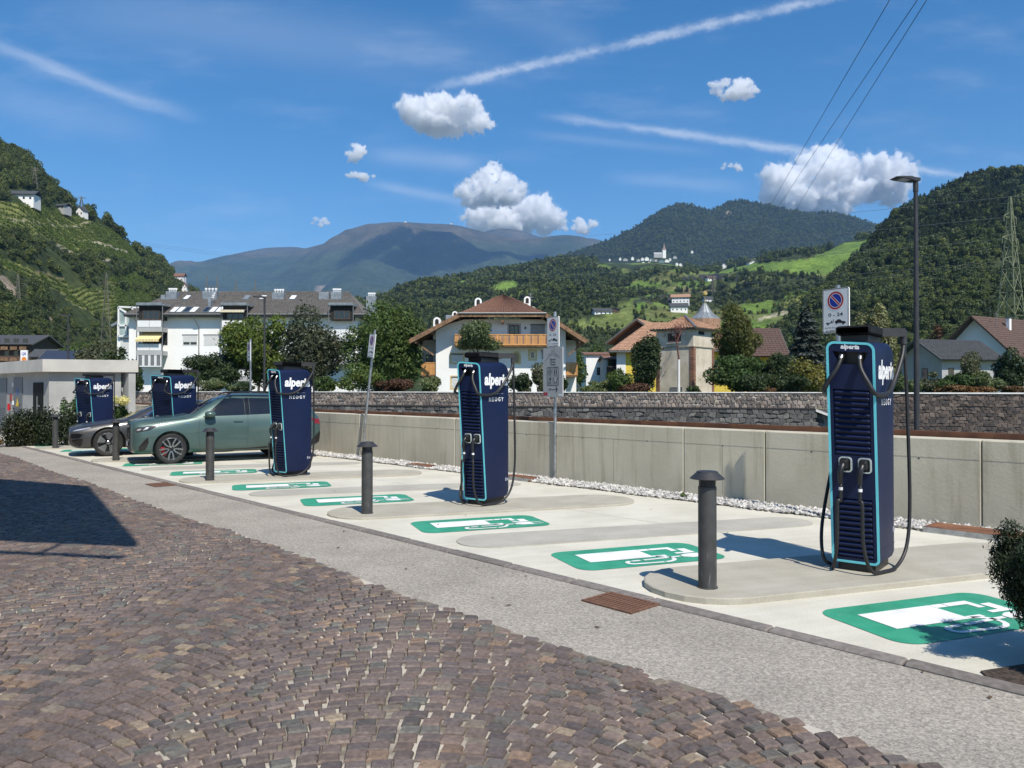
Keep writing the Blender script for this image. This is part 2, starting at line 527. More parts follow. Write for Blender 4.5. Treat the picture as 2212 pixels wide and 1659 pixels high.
# leaf cards ---------------------------------------------------------------
def leaf_cards(blobs, n, size, seed=0, outward=0.7, shell=0.62, asp=0.55, updown=0.0, jitter=0.0):
    g = np.random.default_rng(seed)
    B = np.array(blobs, float)
    w = (B[:, 3] * B[:, 4] + B[:, 3] * B[:, 5] + B[:, 4] * B[:, 5]); w /= w.sum()
    q = g.choice(len(B), n, p=w)
    loose = (g.random(n) < .09) * g.random(n) * .38
    d = g.normal(size=(n, 3)); d /= np.linalg.norm(d, axis=1)[:, None]
    r = shell + (1.06 - shell) * g.random(n) ** 0.7 + loose
    p = B[q, :3] + d * B[q, 3:6] * r[:, None]
    nn = d * outward + g.normal(size=(n, 3)) * 0.6 + np.array([0, 0, 0.25])
    nn /= np.linalg.norm(nn, axis=1)[:, None]
    t = g.normal(size=(n, 3)); t[:, 2] += updown
    t -= nn * np.sum(t * nn, 1)[:, None]; t /= np.linalg.norm(t, axis=1)[:, None] + 1e-9
    b = np.cross(nn, t)
    sz = size * (0.55 + 0.9 * g.random(n))[:, None]
    V = np.stack([p - t * sz * .5, p + b * sz * .5 * asp - t * sz * .05, p + t * sz * .5 + nn * sz * .08, p - b * sz * .5 * asp - t * sz * .05], 1).reshape(-1, 3)
    F = np.arange(4 * n).reshape(-1, 4)
    return V, F
def blob_crown(n, rx, ry, rz, cz, br, seed, flat=0.0):
    """n sub-clumps of relative radius br inside an ellipsoid"""
    g = random.Random(seed); out = []
    for i in range(n):
        while True:
            x, y, z = (g.uniform(-1, 1) for _ in range(3))
            if x * x + y * y + z * z < 1 and z > -1 + flat: break
        r = br * g.uniform(.5, 1.4)
        l = math.sqrt(x * x + y * y + z * z) + 1e-6
        f = min(1, (0.45 + 0.55 * l)) / max(l, .2) * l
        out.append((x * rx * (1 - br * .6), y * ry * (1 - br * .6), cz + z * rz * (1 - br * .6), rx * r, ry * r, rz * r))
    return out
def conifer_cards(n, h, rad, size, seed, z0=0.08):
    g = np.random.default_rng(seed)
    t = 1 - np.sqrt(g.random(n)) ; z = z0 * h + t * h * (1 - z0)
    tier = np.abs(((t * 11) % 1.0) - .5) * 2
    rr = rad * (1 - t) ** 0.85 * (0.35 + 0.65 * g.random(n) ** .5) * (0.72 + .38 * tier) + 0.03 * rad
    a = g.random(n) * 2 * np.pi
    out = np.stack([np.cos(a), np.sin(a), np.zeros(n)], -1)
    p = out * rr[:, None]; p[:, 2] = z - rr * .22
    tt = out + np.array([0, 0, -.35]) + g.normal(size=(n, 3)) * .25
    tt /= np.linalg.norm(tt, axis=1)[:, None]
    nn = np.array([0, 0, 1.0]) + out * .6 + g.normal(size=(n, 3)) * .35
    nn -= tt * np.sum(nn * tt, 1)[:, None]; nn /= np.linalg.norm(nn, axis=1)[:, None]
    b = np.cross(nn, tt); sz = size * (.6 + .8 * g.random(n))[:, None]
    V = np.stack([p - tt * sz * .5, p + b * sz * .28, p + tt * sz * .6, p - b * sz * .28], 1).reshape(-1, 3)
    return V, np.arange(4 * n).reshape(-1, 4)

L_DECID = leafmat('foliage_broadleaf', (0.108, 0.140, 0.046), .5, .25)
L_DARK = leafmat('foliage_dark', (0.068, 0.095, 0.040), .5, .2)
L_CONI = leafmat('foliage_conifer', (0.048, 0.070, 0.036), .45, .12)
L_VINE = leafmat('foliage_vine', (0.120, 0.172, 0.046), .3, .32)

protos = {}
def proto_coll(key, meshes):
    c = bpy.data.collections.new('protos_' + key)
    for i, me in enumerate(meshes):
        o = bpy.data.objects.new('proto_%s' % key, me)
        c.objects.link(o)
    protos[key] = c
    return c
def tree_proto(seed, mat, n=170, size=.23):
    V, F = leaf_cards(blob_crown(7, .5, .5, .52, .56, .48, seed), n, size, seed, .8, .7, .8)
    return np_mesh('proto_tree', V, F, mat)
def coni_proto(seed, mat, n=110, size=.24):
    V, F = conifer_cards(n, 1.0, .24, size, seed)
    return np_mesh('proto_conifer', V, F, mat)
proto_coll('broad', [tree_proto(i, L_DECID if i % 3 else L_DARK) for i in range(5)])
proto_coll('broadfine', [tree_proto(30 + i, L_DECID if i % 2 else L_DARK, 520, .13) for i in range(4)])
proto_coll('mixed', [tree_proto(10 + i, L_DARK if i % 2 else L_DECID, 170, .22) for i in range(3)] + [coni_proto(i, L_CONI, 160, .2) for i in range(3)])
proto_coll('conifer', [coni_proto(20 + i, L_CONI, 80, .32) for i in range(4)])
proto_coll('mixedfine', [tree_proto(40 + i, L_DARK if i else L_DECID, 700, .12) for i in range(2)] + [coni_proto(50 + i, L_CONI, 600, .12) for i in range(4)])
proto_coll('vine', [np_mesh('proto_vine', *leaf_cards([(0, 0, .5, .5, .3, .5)], 26, .42, 60 + i, .7, .5, .9), L_VINE) for i in range(3)])

def scatter(name, pts, key, smin, smax, label, cat, seed=0, squash=(0.9, 1.25), pick=None, wide=1.0):
    g = np.random.default_rng(seed)
    n = len(pts)
    me = bpy.data.meshes.new(name)
    me.vertices.add(n); me.vertices.foreach_set('co', np.asarray(pts, dtype=np.float32).ravel())
    s = smin + (smax - smin) * g.random(n) ** 1.4
    if smax < .1: s = s * np.clip(np.asarray(pts)[:, 1], 260, 1600)      # woods of the valley bottom are low scrub, the far ones full grown
    scl = np.stack([s * wide, s * wide, s * (squash[0] + (squash[1] - squash[0]) * g.random(n))], -1).astype(np.float32)
    rot = np.stack([np.zeros(n), np.zeros(n), g.random(n) * 6.283], -1).astype(np.float32)
    a = me.attributes.new('scl', 'FLOAT_VECTOR', 'POINT'); a.data.foreach_set('vector', scl.ravel())
    a = me.attributes.new('rot', 'FLOAT_VECTOR', 'POINT'); a.data.foreach_set('vector', rot.ravel())
    npro = len(protos[key].objects)
    pk = (g.integers(0, npro, n) if pick is None else pick(g, pts, npro)).astype(np.int32)
    a = me.attributes.new('pick', 'INT', 'POINT'); a.data.foreach_set('value', pk)
    me.update()
    o = link(name, me)
    ng = bpy.data.node_groups.new('scatter_' + name, 'GeometryNodeTree')
    ng.interface.new_socket('Geometry', in_out='INPUT', socket_type='NodeSocketGeometry')
    ng.interface.new_socket('Geometry', in_out='OUTPUT', socket_type='NodeSocketGeometry')
    N, Lk = ng.nodes, ng.links
    gi, go = N.new('NodeGroupInput'), N.new('NodeGroupOutput')
    ci = N.new('GeometryNodeCollectionInfo'); ci.inputs['Collection'].default_value = protos[key]
    ci.inputs['Separate Children'].default_value = True; ci.inputs['Reset Children'].default_value = True
    ip = N.new('GeometryNodeInstanceOnPoints'); ip.inputs['Pick Instance'].default_value = True
    def att(nm, t):
        q = N.new('GeometryNodeInputNamedAttribute'); q.data_type = t; q.inputs['Name'].default_value = nm
        return [x for x in q.outputs if x.enabled][0]
    Lk.new(gi.outputs[0], ip.inputs['Points']); Lk.new(ci.outputs[0], ip.inputs['Instance'])
    Lk.new(att('pick', 'INT'), ip.inputs['Instance Index'])
    Lk.new(att('scl', 'FLOAT_VECTOR'), ip.inputs['Scale'])
    Lk.new(att('rot', 'FLOAT_VECTOR'), ip.inputs['Rotation'])
    Lk.new(ip.outputs[0], go.inputs[0])
    md = o.modifiers.new('scatter', 'NODES'); md.node_group = ng
    return tag(o, label, cat, kind='stuff')

M_LAND = groundmat('hillside_soil', scale=0.03, bump=.6, bsc=.15)
M_FAR = groundmat('mountain_slope', scale=0.004, bump=25, bsc=.012)

def cA(pts, x0, y0, k): return [((x0 + x / k) / 1.8228, (y0 + y / k) / 1.8228) for x, y in pts]
def cL(pts): return cA(pts, 0, 560, 1.975)
def cM(pts): return cA(pts, 2300, 760, 1.8433)

# houses on the slopes: (label, u, v of the ground line, width, height, roof, wall, hill); the woods keep clear of them
def cMp(x, y): return cM([(x, y)])[0]
FAR = []
def far(label, x, y, w, h, roof='g', wall='w', hill='M'):
    u, v = cMp(x, y); FAR.append((label, u, v, w / 3.36, h / 3.36, roof, wall, hill))
def lh(label, x, y, w, h, roof='g', wall='w'):
    FAR.append((label, x * .2778, 307.2 + y * .2778, w * .2778, h * .2778, roof, wall, 'L'))
far('white farmhouse with a brown roof at the left end of the meadow', 1230, 524, 62, 38, 'r')
far('small white house left of the meadow', 1016, 546, 30, 38)
far('white chalet with a balcony between the dark hail nets', 928, 642, 66, 44, 'n')
far('dark barn on the meadow edge', 1545, 476, 58, 30, 'g', 'd')
far('long dark barn left of the meadow barn', 1470, 488, 62, 22, 'g', 'd')
far('big pale house with several gables above the tower roof', 700, 798, 124, 70, 'o', 'p')
far('white house with a grey roof below the pale gabled house', 690, 866, 120, 72)
far('white house right above the metal cone spire', 905, 800, 66, 52)
far('farmhouse with a long grey roof on the meadow left of the pale houses', 140, 890, 132, 58)
far('grey barn right of that long roofed farmhouse', 222, 862, 62, 32, 'g', 'd')
far('low shed under the young vineyard', 1705, 888, 70, 28, 'g', 'y')
far('tiny white house right of the church at the forest edge', 784, 428, 16, 14)
lh('large white house with dark balconies high on the vineyard hill', 160, 462, 190, 100)
lh('small white house with a dark roof on the hill shoulder', 618, 578, 66, 84)
lh('white cottage half hidden under trees between the two hill houses', 450, 528, 120, 58, 'g', 'y')
lh('tall white house at the foot of the hill ridge behind the apartment roof', 1385, 1085, 84, 70, 'b')
lh('white villa wall just below the tall ridge house', 1425, 1170, 50, 86, 'b')
CLEAR = [(u, v, w, h) for (_, u, v, w, h, _, _, _) in FAR] + [(1385, 574, 150, 16)]
# left vineyard hill
covL = [(VINE, cL([(-400, 420), (0, 470), (300, 490), (640, 590), (860, 680), (1010, 800), (1140, 960), (1050, 975), (850, 920), (560, 850), (330, 730), (100, 690), (-400, 680)])),
        (VINE, cL([(500, 1210), (840, 1140), (1200, 1170), (1200, 1330), (1000, 1330), (860, 1380), (700, 1330)])),
        (VINE, cL([(300, 1060), (560, 1130), (900, 1180), (820, 1230), (500, 1190)])),
        (OLIVE, cL([(-300, 230), (60, 220), (160, 250), (0, 310), (-300, 330)])),
        (PATH, cL([(0, 590), (340, 630), (560, 655), (700, 610), (700, 618), (560, 668), (340, 640), (0, 600)])),
        (PATH, cL([(560, 760), (760, 775), (980, 850), (980, 866), (740, 790), (560, 770)])),
        (PATH, cL([(430, 790), (600, 870), (850, 915), (1100, 985), (1100, 1000), (850, 930), (580, 884), (420, 805)])),
        (ROCK, cL([(-60, 1030), (60, 1050), (150, 1180), (130, 1240), (40, 1190), (-60, 1120)])),
        (ROCK, cL([(380, 1370), (450, 1370), (440, 1410), (390, 1400)])),
        (DRY, cL([(180, 960), (400, 1030), (560, 1130), (520, 1130), (380, 1060), (170, 980)])),
        (VINE, cL([(-200, 880), (0, 900), (180, 960), (560, 1130), (500, 1190), (300, 1085), (0, 965), (-200, 940)])),
        (VINE, cL([(840, 1060), (1000, 1010), (1170, 1070), (1190, 1130), (1000, 1130), (820, 1110)])),
        (OLIVE, cL([(180, 1540), (260, 1520), (360, 1600), (330, 1640), (200, 1600)]))]
HL = Hill('hill', [(-900, 60, 560), (-300, 190, 530), (-100, 285, 520), (0, 322, 520), (40, 337, 520), (75, 366, 525), (110, 405, 540), (160, 446, 560), (200, 460, 575), (240, 492, 600), (290, 538, 640), (340, 568, 690), (375, 598, 740), (400, 626, 790), (440, 660, 850), (520, 705, 900), (640, 760, 950), (800, 838, 960)],
          [(-900, 120), (0, 170), (250, 260), (420, 480), (640, 760), (800, 900)], 420, 150, 1.12, 16, 0.011, M_LAND, FOREST, covL, back=.5, rough_ridge=.04, jit=3)
VP = [q for cc, q in covL if cc is VINE]
FL = lambda U, V, c: (c == 0) & ~np.any([inpoly(U, V - 6, q) for q in VP], 0)
fol = HL.sample(13500, FL, 1.03, 3, -80, 640)
scatter('hillside_forest', fol, 'broadfine', .0065, .0125, 'dense dark bushes and broadleaf trees covering the steep vineyard hill', 'forest', 5)
scrub = HL.sample(11000, lambda U, V, c: c == 0, 1.03, 4, -80, 640)
scatter('hillside_scrub', scrub, 'broad', .003, .006, 'low scrub between the trees of the vineyard hill', 'undergrowth', 6)
# vine rows follow the contour lines
def rows_on(hill, classes, step, along, seed, umin, umax):
    g = np.random.default_rng(seed); out = []
    i0, i1 = np.searchsorted(hill.u, [umin, umax])
    Lr = np.mean(np.hypot(np.diff(hill.Y[i0:i1, :hill.nk], axis=1), np.diff(hill.Z[i0:i1, :hill.nk], axis=1)).sum(1))
    for kk in np.arange(0.02, 1.0, step / Lr):
        jf = kk * (hill.nk - 1); j = int(jf); b = jf - j
        x = hill.X[:, j] * (1 - b) + hill.X[:, j + 1] * b; y = hill.Y[:, j] * (1 - b) + hill.Y[:, j + 1] * b; z = hill.Z[:, j] * (1 - b) + hill.Z[:, j + 1] * b
        ds = np.concatenate([[0], np.cumsum(np.hypot(np.diff(x), np.diff(y)))])
        q = np.arange(0, ds[-1], along) + g.random() * along
        fi = np.interp(q, ds, np.arange(len(x)))
        ii = np.clip(np.round(fi).astype(int), 0, len(x) - 1)
        ok = np.isin(hill.cls[ii, j], classes) & (ii >= i0) & (ii <= i1)
        pts = np.stack([np.interp(q, ds, x), np.interp(q, ds, y), np.interp(q, ds, z) - .15], -1)[ok]
        out.append(pts)
    return np.concatenate(out)
vin = rows_on(HL, [1, 2, 3, 11, 12], 3.6, 1.25, 9, -80, 520)
scatter('vine_rows', vin, 'vine', 1.15, 1.7, 'rows of green vines along the terraces of the left hill', 'vines', 8, squash=(.8, 1.0), wide=1.0)

# far blue mountain
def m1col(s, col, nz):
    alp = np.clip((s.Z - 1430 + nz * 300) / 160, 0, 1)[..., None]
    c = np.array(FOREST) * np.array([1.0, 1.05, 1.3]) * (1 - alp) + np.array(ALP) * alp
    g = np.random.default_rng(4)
    for _ in range(60):                       # clearings and rock scars in the woods
        i, j = g.integers(20, s.X.shape[0] - 20), g.integers(10, s.nk - 8)
        a, b = g.integers(1, 3), g.integers(1, 4)
        if s.Z[i, j] < 1150: c[i - a:i + a, j - b:j + b] = np.array(OLIVE if g.random() < .5 else ROCK) * .8
    return c
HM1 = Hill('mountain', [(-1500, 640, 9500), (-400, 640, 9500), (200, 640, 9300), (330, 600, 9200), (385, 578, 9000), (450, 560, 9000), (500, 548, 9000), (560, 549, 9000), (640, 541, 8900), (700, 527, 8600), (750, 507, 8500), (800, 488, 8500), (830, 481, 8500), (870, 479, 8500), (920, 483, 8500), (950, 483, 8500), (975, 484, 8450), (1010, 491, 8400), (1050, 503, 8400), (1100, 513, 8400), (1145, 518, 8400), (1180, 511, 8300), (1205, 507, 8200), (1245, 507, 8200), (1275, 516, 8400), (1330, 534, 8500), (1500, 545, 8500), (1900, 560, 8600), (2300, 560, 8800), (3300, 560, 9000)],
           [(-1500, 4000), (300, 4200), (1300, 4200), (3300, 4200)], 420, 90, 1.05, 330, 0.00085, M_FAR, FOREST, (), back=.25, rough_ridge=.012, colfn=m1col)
HM1b = Hill('mountain', [(200, 640, 10300), (385, 585, 10300), (450, 562, 10300), (520, 545, 10300), (575, 535, 10300), (640, 533, 10300), (700, 545, 10300), (850, 560, 10300), (980, 540, 10300), (1030, 506, 10300), (1062, 496, 10300), (1090, 493, 10300), (1125, 498, 10300), (1165, 512, 10300), (1210, 522, 10300), (1262, 515, 10300), (1285, 514, 10300), (1310, 524, 10300), (1500, 570, 10300)], [(200, 8800), (1500, 8800)], 200, 30, 1.0, 160, 0.001, M_FAR, ALP, (), back=.05, rough_ridge=.02)
# dark wooded mountain
HM2 = Hill('mountain', [(900, 690, 3300), (1050, 620, 3300), (1150, 575, 3400), (1230, 548, 3500), (1310, 521, 3600), (1370, 492, 3600), (1425, 457, 3600), (1465, 439, 3600), (1500, 444, 3600), (1535, 458, 3600), (1560, 442, 3700), (1600, 431, 3700), (1650, 441, 3700), (1700, 452, 3700), (1750, 462, 3700), (1790, 457, 3700), (1850, 471, 3700), (1905, 489, 3700), (2000, 510, 3700), (2300, 540, 3700), (3200, 560, 3700)],
           [(900, 2400), (1300, 2300), (1900, 2200), (3200, 2200)], 330, 80, 1.02, 95, 0.0026, M_FAR, (0.026, 0.036, 0.018), ((ROCK, cM([(1005, 150), (1050, 140), (1060, 160), (1010, 165)])),), back=.4, rough_ridge=.01)
pts = HM2.sample(30000, lambda U, V, c: c == 0, 1.02, 5, 1000, 2120)
scatter('mountain_forest', pts, 'mixed', 8, 14, 'dark conifer forest covering the twin peaked mountain', 'forest', 9, wide=.95)
# village slope and meadows
covM = [(MEADOW, cM([(930, 580), (1200, 515), (1480, 495), (1660, 470), (1880, 368), (2120, 330), (2150, 380), (1880, 540), (1780, 590), (1560, 590), (1300, 560), (1000, 580)])),
        (OLIVE, cM([(1180, 600), (1300, 590), (1460, 610), (1400, 640), (1200, 630)])),
        (OLIVE, cM([(1000, 660), (1150, 640), (1160, 680), (1050, 720), (960, 720)])),
        (MEADOW, cM([(270, 850), (330, 800), (460, 800), (400, 850), (250, 920), (30, 930), (60, 900)])),
        (MEADOW, cM([(410, 770), (470, 735), (520, 745), (450, 775)])),
        (NET, cM([(700, 610), (860, 590), (1110, 590), (1120, 622), (850, 640), (700, 640)])),
        (NET, cM([(330, 790), (480, 750), (640, 745), (640, 780), (470, 795)])),
        (DRY, cM([(550, 700), (700, 690), (1020, 705), (1020, 720), (700, 720)])),
        (OLIVE, cM([(730, 560), (830, 545), (900, 570), (800, 600)])),
        (VINE, cM([(1400, 830), (1480, 760), (1660, 720), (1760, 760), (1760, 800), (1620, 840)])),
        (OLIVE, cM([(1230, 900), (1560, 850), (1760, 850), (1760, 930), (1230, 930)])),
        (PATH, cM([(1240, 915), (1560, 838), (1560, 850), (1260, 930)])),
        (OLIVE, cM([(1890, 640), (2200, 560), (2200, 600), (1960, 690), (1890, 690)])),
        (MEADOW, cA([(1300, 490), (1450, 440), (1500, 490), (1420, 520)], 1100, 820, 1.58)),
        (MEADOW, cA([(1090, 470), (1150, 445), (1190, 460), (1140, 480)], 1100, 820, 1.58)),
        (OLIVE, cA([(1290, 530), (1360, 505), (1400, 530), (1330, 545)], 1100, 820, 1.58)),
        (OLIVE, cA([(1800, 700), (2000, 690), (2212, 590), (2212, 760), (1800, 760)], 1100, 820, 1.58)),
        (DRY, cM([(1120, 625), (1230, 620), (1250, 632), (1120, 635)]))]
def m3col(s, col, nz):
    n = np.array([noise.noise(Vector((x * .0085, y * .0085, 1.3))) + .35 * noise.noise(Vector((x * .03, y * .03, 4.0))) for x, y in zip(s.X.ravel(), s.Y.ravel())]).reshape(s.X.shape)
    thr = np.where(s.U > 1230, .06, .30)
    m = (n > thr) & (s.cls == 0) & (s.V > 556) & (s.V < 760)
    g = np.array([noise.noise(Vector((x * .02, y * .02, 9.0))) for x, y in zip(s.X.ravel(), s.Y.ravel())]).reshape(s.X.shape)
    col[m] = np.where((g[m] > .1)[:, None], np.array(MEADOW) * .85, np.where((g[m] > -.15)[:, None], np.array(OLIVE), np.array(VINE) * .8)); s.cls[m] = 50
    return col
HM3 = Hill('hill', [(420, 790, 700), (640, 720, 800), (760, 652, 950), (830, 640, 1050), (900, 620, 1150), (980, 602, 1250), (1030, 594, 1350), (1100, 586, 1500), (1180, 567, 1650), (1260, 566, 1750), (1330, 572, 1850), (1390, 566, 1900), (1450, 572, 1900), (1520, 580, 1850), (1580, 572, 1750), (1640, 556, 1650), (1700, 549, 1600), (1760, 546, 1550), (1800, 536, 1500), (1850, 524, 1400), (1890, 517, 1350), (1950, 512, 1300), (2060, 510, 1300), (2300, 505, 1300), (2900, 500, 1300)],
           [(420, 480), (900, 300), (1400, 270), (2900, 270)], 460, 150, 1.06, 26, 0.006, M_LAND, FOREST, covM, back=.5, rough_ridge=.02, jit=2.5, colfn=m3col)
pts = HM3.sample(30000, lambda U, V, c: (c == 0) & (V < 790) & ~np.any([inpoly(U, V - 5, q) for cc, q in covM if cc in (MEADOW, VINE)], 0) , 1.02, 6, 640, 2300)
scatter('valley_forest', pts, 'mixed', .0048, .0092, 'mixed green woods on the slopes below the hill village', 'forest', 10)
pts = HM3.sample(5000, lambda U, V, c: np.isin(c, [2, 3, 5, 9, 11, 13, 17, 50]) & (V < 790), 1.0, 16, 640, 2300)
scatter('orchard_trees', pts, 'broad', .0035, .006, 'small orchard trees dotted over the valley meadows', 'orchard', 11)
vin2 = rows_on(HM3, [10], 7.0, 3.0, 10, 1500, 1760)
scatter('vineyard', vin2, 'vine', 2.0, 3.2, 'rows of a young vineyard below the meadow hill', 'vines', 12, squash=(.7, .9))
# right forest hill
covR = [(OLIVE, cM([(1900, 690), (2000, 620), (2230, 560), (2230, 600), (2010, 670)])), (ROCK, cM([(2000, 650), (2060, 640), (2080, 680), (2010, 690)]))]
HR = Hill('hill', [(1560, 800, 420), (1640, 742, 440), (1700, 700, 460), (1760, 646, 480), (1800, 612, 510), (1850, 570, 560), (1900, 514, 620), (1930, 486, 660), (1960, 462, 700), (2010, 437, 760), (2080, 406, 800), (2140, 390, 850), (2212, 388, 850), (2400, 350, 850), (2800, 250, 850), (3400, 200, 850)],
          [(1560, 330), (1750, 240), (1900, 190), (2212, 170), (3400, 150)], 260, 130, 1.1, 24, 0.009, M_LAND, FOREST, covR, back=.5, rough_ridge=.03)
def pickR(g, pts, n):
    hi = (pts[:, 2] > 95)
    a = g.integers(2, 6, len(pts)); b = g.integers(0, 2, len(pts))
    return np.where(hi & (g.random(len(pts)) < .85) | (g.random(len(pts)) < .18), a, b)
pts = HR.sample(12500, lambda U, V, c: c == 0, 1.03, 7, 1540, 2330)
scatter('steep_forest', pts, 'mixedfine', .0075, .0165, 'tall pines above broadleaf woods on the steep right hill', 'forest', 13, pick=pickR)
# ---------------------------------------------------------------- the ground
def struct(name, mb, m, parent=None, **kw):
    o = mb.build(name, m, parent, **kw)
    if parent is None: o['kind'] = 'structure'
    return o
M_CONC = pm('bay_concrete', (.53, .505, .425), .85, var=.05, scale=1.3, bump=.0015, bscale=60, col2=(.62, .595, .51), spec=.3)
M_ISLE = pm('island_screed', (.365, .34, .28), .85, var=.05, scale=2.2, bump=.002, bscale=140, col2=(.425, .40, .335), spec=.3)
M_ISLE2 = pm('island_screed_worn', (.37, .352, .305), .8, var=.05, scale=1.4, bump=.002, bscale=140, col2=(.44, .422, .37), spec=.3)
M_VALLEY = groundmat('valley_floor', scale=.05, bump=.1, bsc=.5)
M_WATER = pm('river_water', (.06, .09, .085), .08, var=.1, scale=.3, bump=.03, bscale=1.2)
M_MORTAR = pm('sand_joint', (.20, .175, .14), .95, var=.2, scale=3.2, bump=.006, bscale=160, col2=(.52, .48, .41), spec=.1, lo=.42, hi=.60, detail=7)
M_SET = pm('porphyry_sett', (1, 1, 1), .62, var=.22, scale=38, bump=.0025, bscale=130, attr=True, spec=.35)
M_KERB = pm('porphyry_kerb', (.150, .130, .116), .75, var=.15, scale=20, bump=.002, bscale=90, col2=(.225, .20, .178), objrand=.15)
M_GREEN = pm('green_road_paint', (.028, .285, .165), .55, var=.04, scale=5, bump=.0008, bscale=180, col2=(.045, .335, .20), lo=.35, hi=.65)
M_WHITEP = pm('white_road_paint', (.78, .78, .77), .55, var=.04, scale=9, bump=.0008, bscale=180, col2=(.86, .86, .85))
M_CORTEN = pm('weathering_steel', (.115, .05, .028), .8, var=.2, scale=4, bump=.001, bscale=60, col2=(.22, .095, .045))
M_GRAVEL = pm('white_gravel', (1, 1, 1), .8, var=.12, scale=20, attr=True, spec=.3)
M_EARTH = pm('bark_mulch', (.05, .036, .026), .95, var=.3, scale=30, bump=.01, bscale=60)

def asphalt():
    m = pm('exposed_aggregate', (.285, .265, .232), .88, var=.06, scale=1.1, bump=.003, bscale=170, col2=(.35, .325, .285), spec=.3)
    w = NT(m.node_tree); bs = m.node_tree.nodes['Principled BSDF']
    src = bs.inputs['Base Color'].links[0].from_socket
    tc = w.add('ShaderNodeTexCoord')
    vo = w.add('ShaderNodeTexVoronoi'); vo.inputs['Scale'].default_value = 95
    w.l.new(tc.outputs['Object'], vo.inputs['Vector'])
    sepc = w.add('ShaderNodeSeparateColor'); w.l.new(vo.outputs['Color'], sepc.inputs[0])
    c = w.mix(1.0, src, w.mix(sepc.outputs[0], (.72, .70, .69), (1.3, 1.28, 1.24)), 'MULTIPLY')
    n2 = w.noise(tc.outputs['Object'], 33, 2)
    c = w.mix(1.0, c, w.mix(w.mr(n2, .35, .65), (.86, .86, .86), (1.13, 1.13, 1.13)), 'MULTIPLY')
    w.l.new(c, bs.inputs['Base Color'])
    return m
M_ASPH = asphalt()
def bay_wear(m, amt=1.0):
    w = NT(m.node_tree); bs = m.node_tree.nodes['Principled BSDF']; src = bs.inputs['Base Color'].links[0].from_socket
    tc = w.add('ShaderNodeTexCoord'); mp = w.add('ShaderNodeMapping'); mp.vector_type = 'TEXTURE'
    mp.inputs['Rotation'].default_value = (0, 0, R(19)); w.l.new(tc.outputs['Object'], mp.inputs['Vector'])
    st = w.noise(w.vm('MULTIPLY', mp.outputs[0], (.35, 5.0, 1)), 1.6, 5, .6)          # brooming and tyre streaks along the bays
    c = w.mix(1.0, src, w.mix(w.mr(st, .35, .68), (1.015, 1.015, 1.015), (.95, .947, .94)), 'MULTIPLY')
    sp = w.noise(tc.outputs['Object'], 2.3, 6, .7)
    c = w.mix(w.mr(sp, .64, .76, 0, .22), c, w.mix(1.0, c, (.55, .52, .48), 'MULTIPLY'))   # old spills
    gr = w.noise(tc.outputs['Object'], 55, 3, .7)
    c = w.mix(1.0, c, w.mix(w.mr(gr, .3, .7), (.93, .93, .92), (1.06, 1.06, 1.06)), 'MULTIPLY')
    w.l.new(c, bs.inputs['Base Color'])
def paint_wear(m):
    w = NT(m.node_tree); bs = m.node_tree.nodes['Principled BSDF']; src = bs.inputs['Base Color'].links[0].from_socket
    tc = w.add('ShaderNodeTexCoord')
    a = w.noise(tc.outputs['Object'], 60, 5, .75); b = w.noise(tc.outputs['Object'], 3, 3, .5)
    k = w.mr(w.m('ADD', a, w.m('MULTIPLY', b, .35)), .80, .88, 0, .8)
    c = w.mix(k, src, (.48, .45, .38)); d = w.noise(tc.outputs['Object'], 1.7, 4, .6)
    c = w.mix(1.0, c, w.mix(w.mr(d, .4, .7), (1, 1, 1), (.82, .82, .80)), 'MULTIPLY')
    w.l.new(c, bs.inputs['Base Color'])
for q in (M_CONC, M_ISLE, M_ISLE2): bay_wear(q)
paint_wear(M_GREEN); paint_wear(M_WHITEP)

def sheet(name, pts, z, m, kind='structure', z0=None):
    mb = MB()
    if z0 is None:
        mb.add([(p[0], p[1], z) for p in pts], [tuple(range(len(pts)))])
    else:
        mb.prism([(p[0], p[1]) for p in pts], z - z0, lambda a, b, d: (a, b, z0 + d))
    o = mb.build(name, m)
    if kind: o['kind'] = kind
    return o
def strip(s0, s1, t0, t1): return [ST(s0, t0), ST(s1, t0), ST(s1, t1), ST(s0, t1)]

KT = 5.30                                                     # kerb line
# plain ground under everything to the horizon, with the river bed left open
BIGN = 16000
wallpts = [(-320, 64), (430, 58), (1000, 54), (1400, 51), (1790, 49), (2212, 47), (2700, 45)]
WP = [Vector((Xat(u, Y), Y, 0)) for u, Y in wallpts]
mb = MB()
lft, rgt = WP[0] + (WP[0] - WP[1]) * 40, WP[-1] + (WP[-1] - WP[-2]) * 60
line = [lft] + WP + [rgt]
vs = [(p.x, p.y + .6, .9) for p in line] + [(p.x * 1.0 + (p.x) * 3, BIGN, .9) for p in line]
n = len(line)
mb.add(vs, [(i, i + 1, n + i + 1, n + i) for i in range(n - 1)])
vfl = struct('valley_ground', mb, M_VALLEY)
at = vfl.data.color_attributes.new('col', 'FLOAT_COLOR', 'POINT'); at.data.foreach_set('color', np.tile(np.array([.07, .10, .035, 1], np.float32), (len(vs), 1)).ravel())
sheet('ground', strip(-400, 400, -400, KT - .02), -.016, pm('town_paving', (.19, .165, .145), .9, var=.15, scale=3, bump=.003, bscale=60))
sheet('river', [(-900, 10, 0), (900, -300, 0), (900, 70, 0), (-900, 300, 0)], -3.2, M_WATER)
sheet('bike_path', strip(-120, 300, 11.36, 17), .62, pm('path_asphalt', (.11, .11, .11), .9, var=.1, scale=20))
mb = MB(); mb.box(-120, 300, 17.0, 17.4, -3.6, .66, fn=lambda s, t, z: ST(s, t, z)); struct('embankment', mb, pm('bank_concrete', (.35, .34, .31), .9, var=.15, scale=1.5))
sheet('road', strip(-60, 120, 3.2, KT - .13), -.004, M_ASPH)
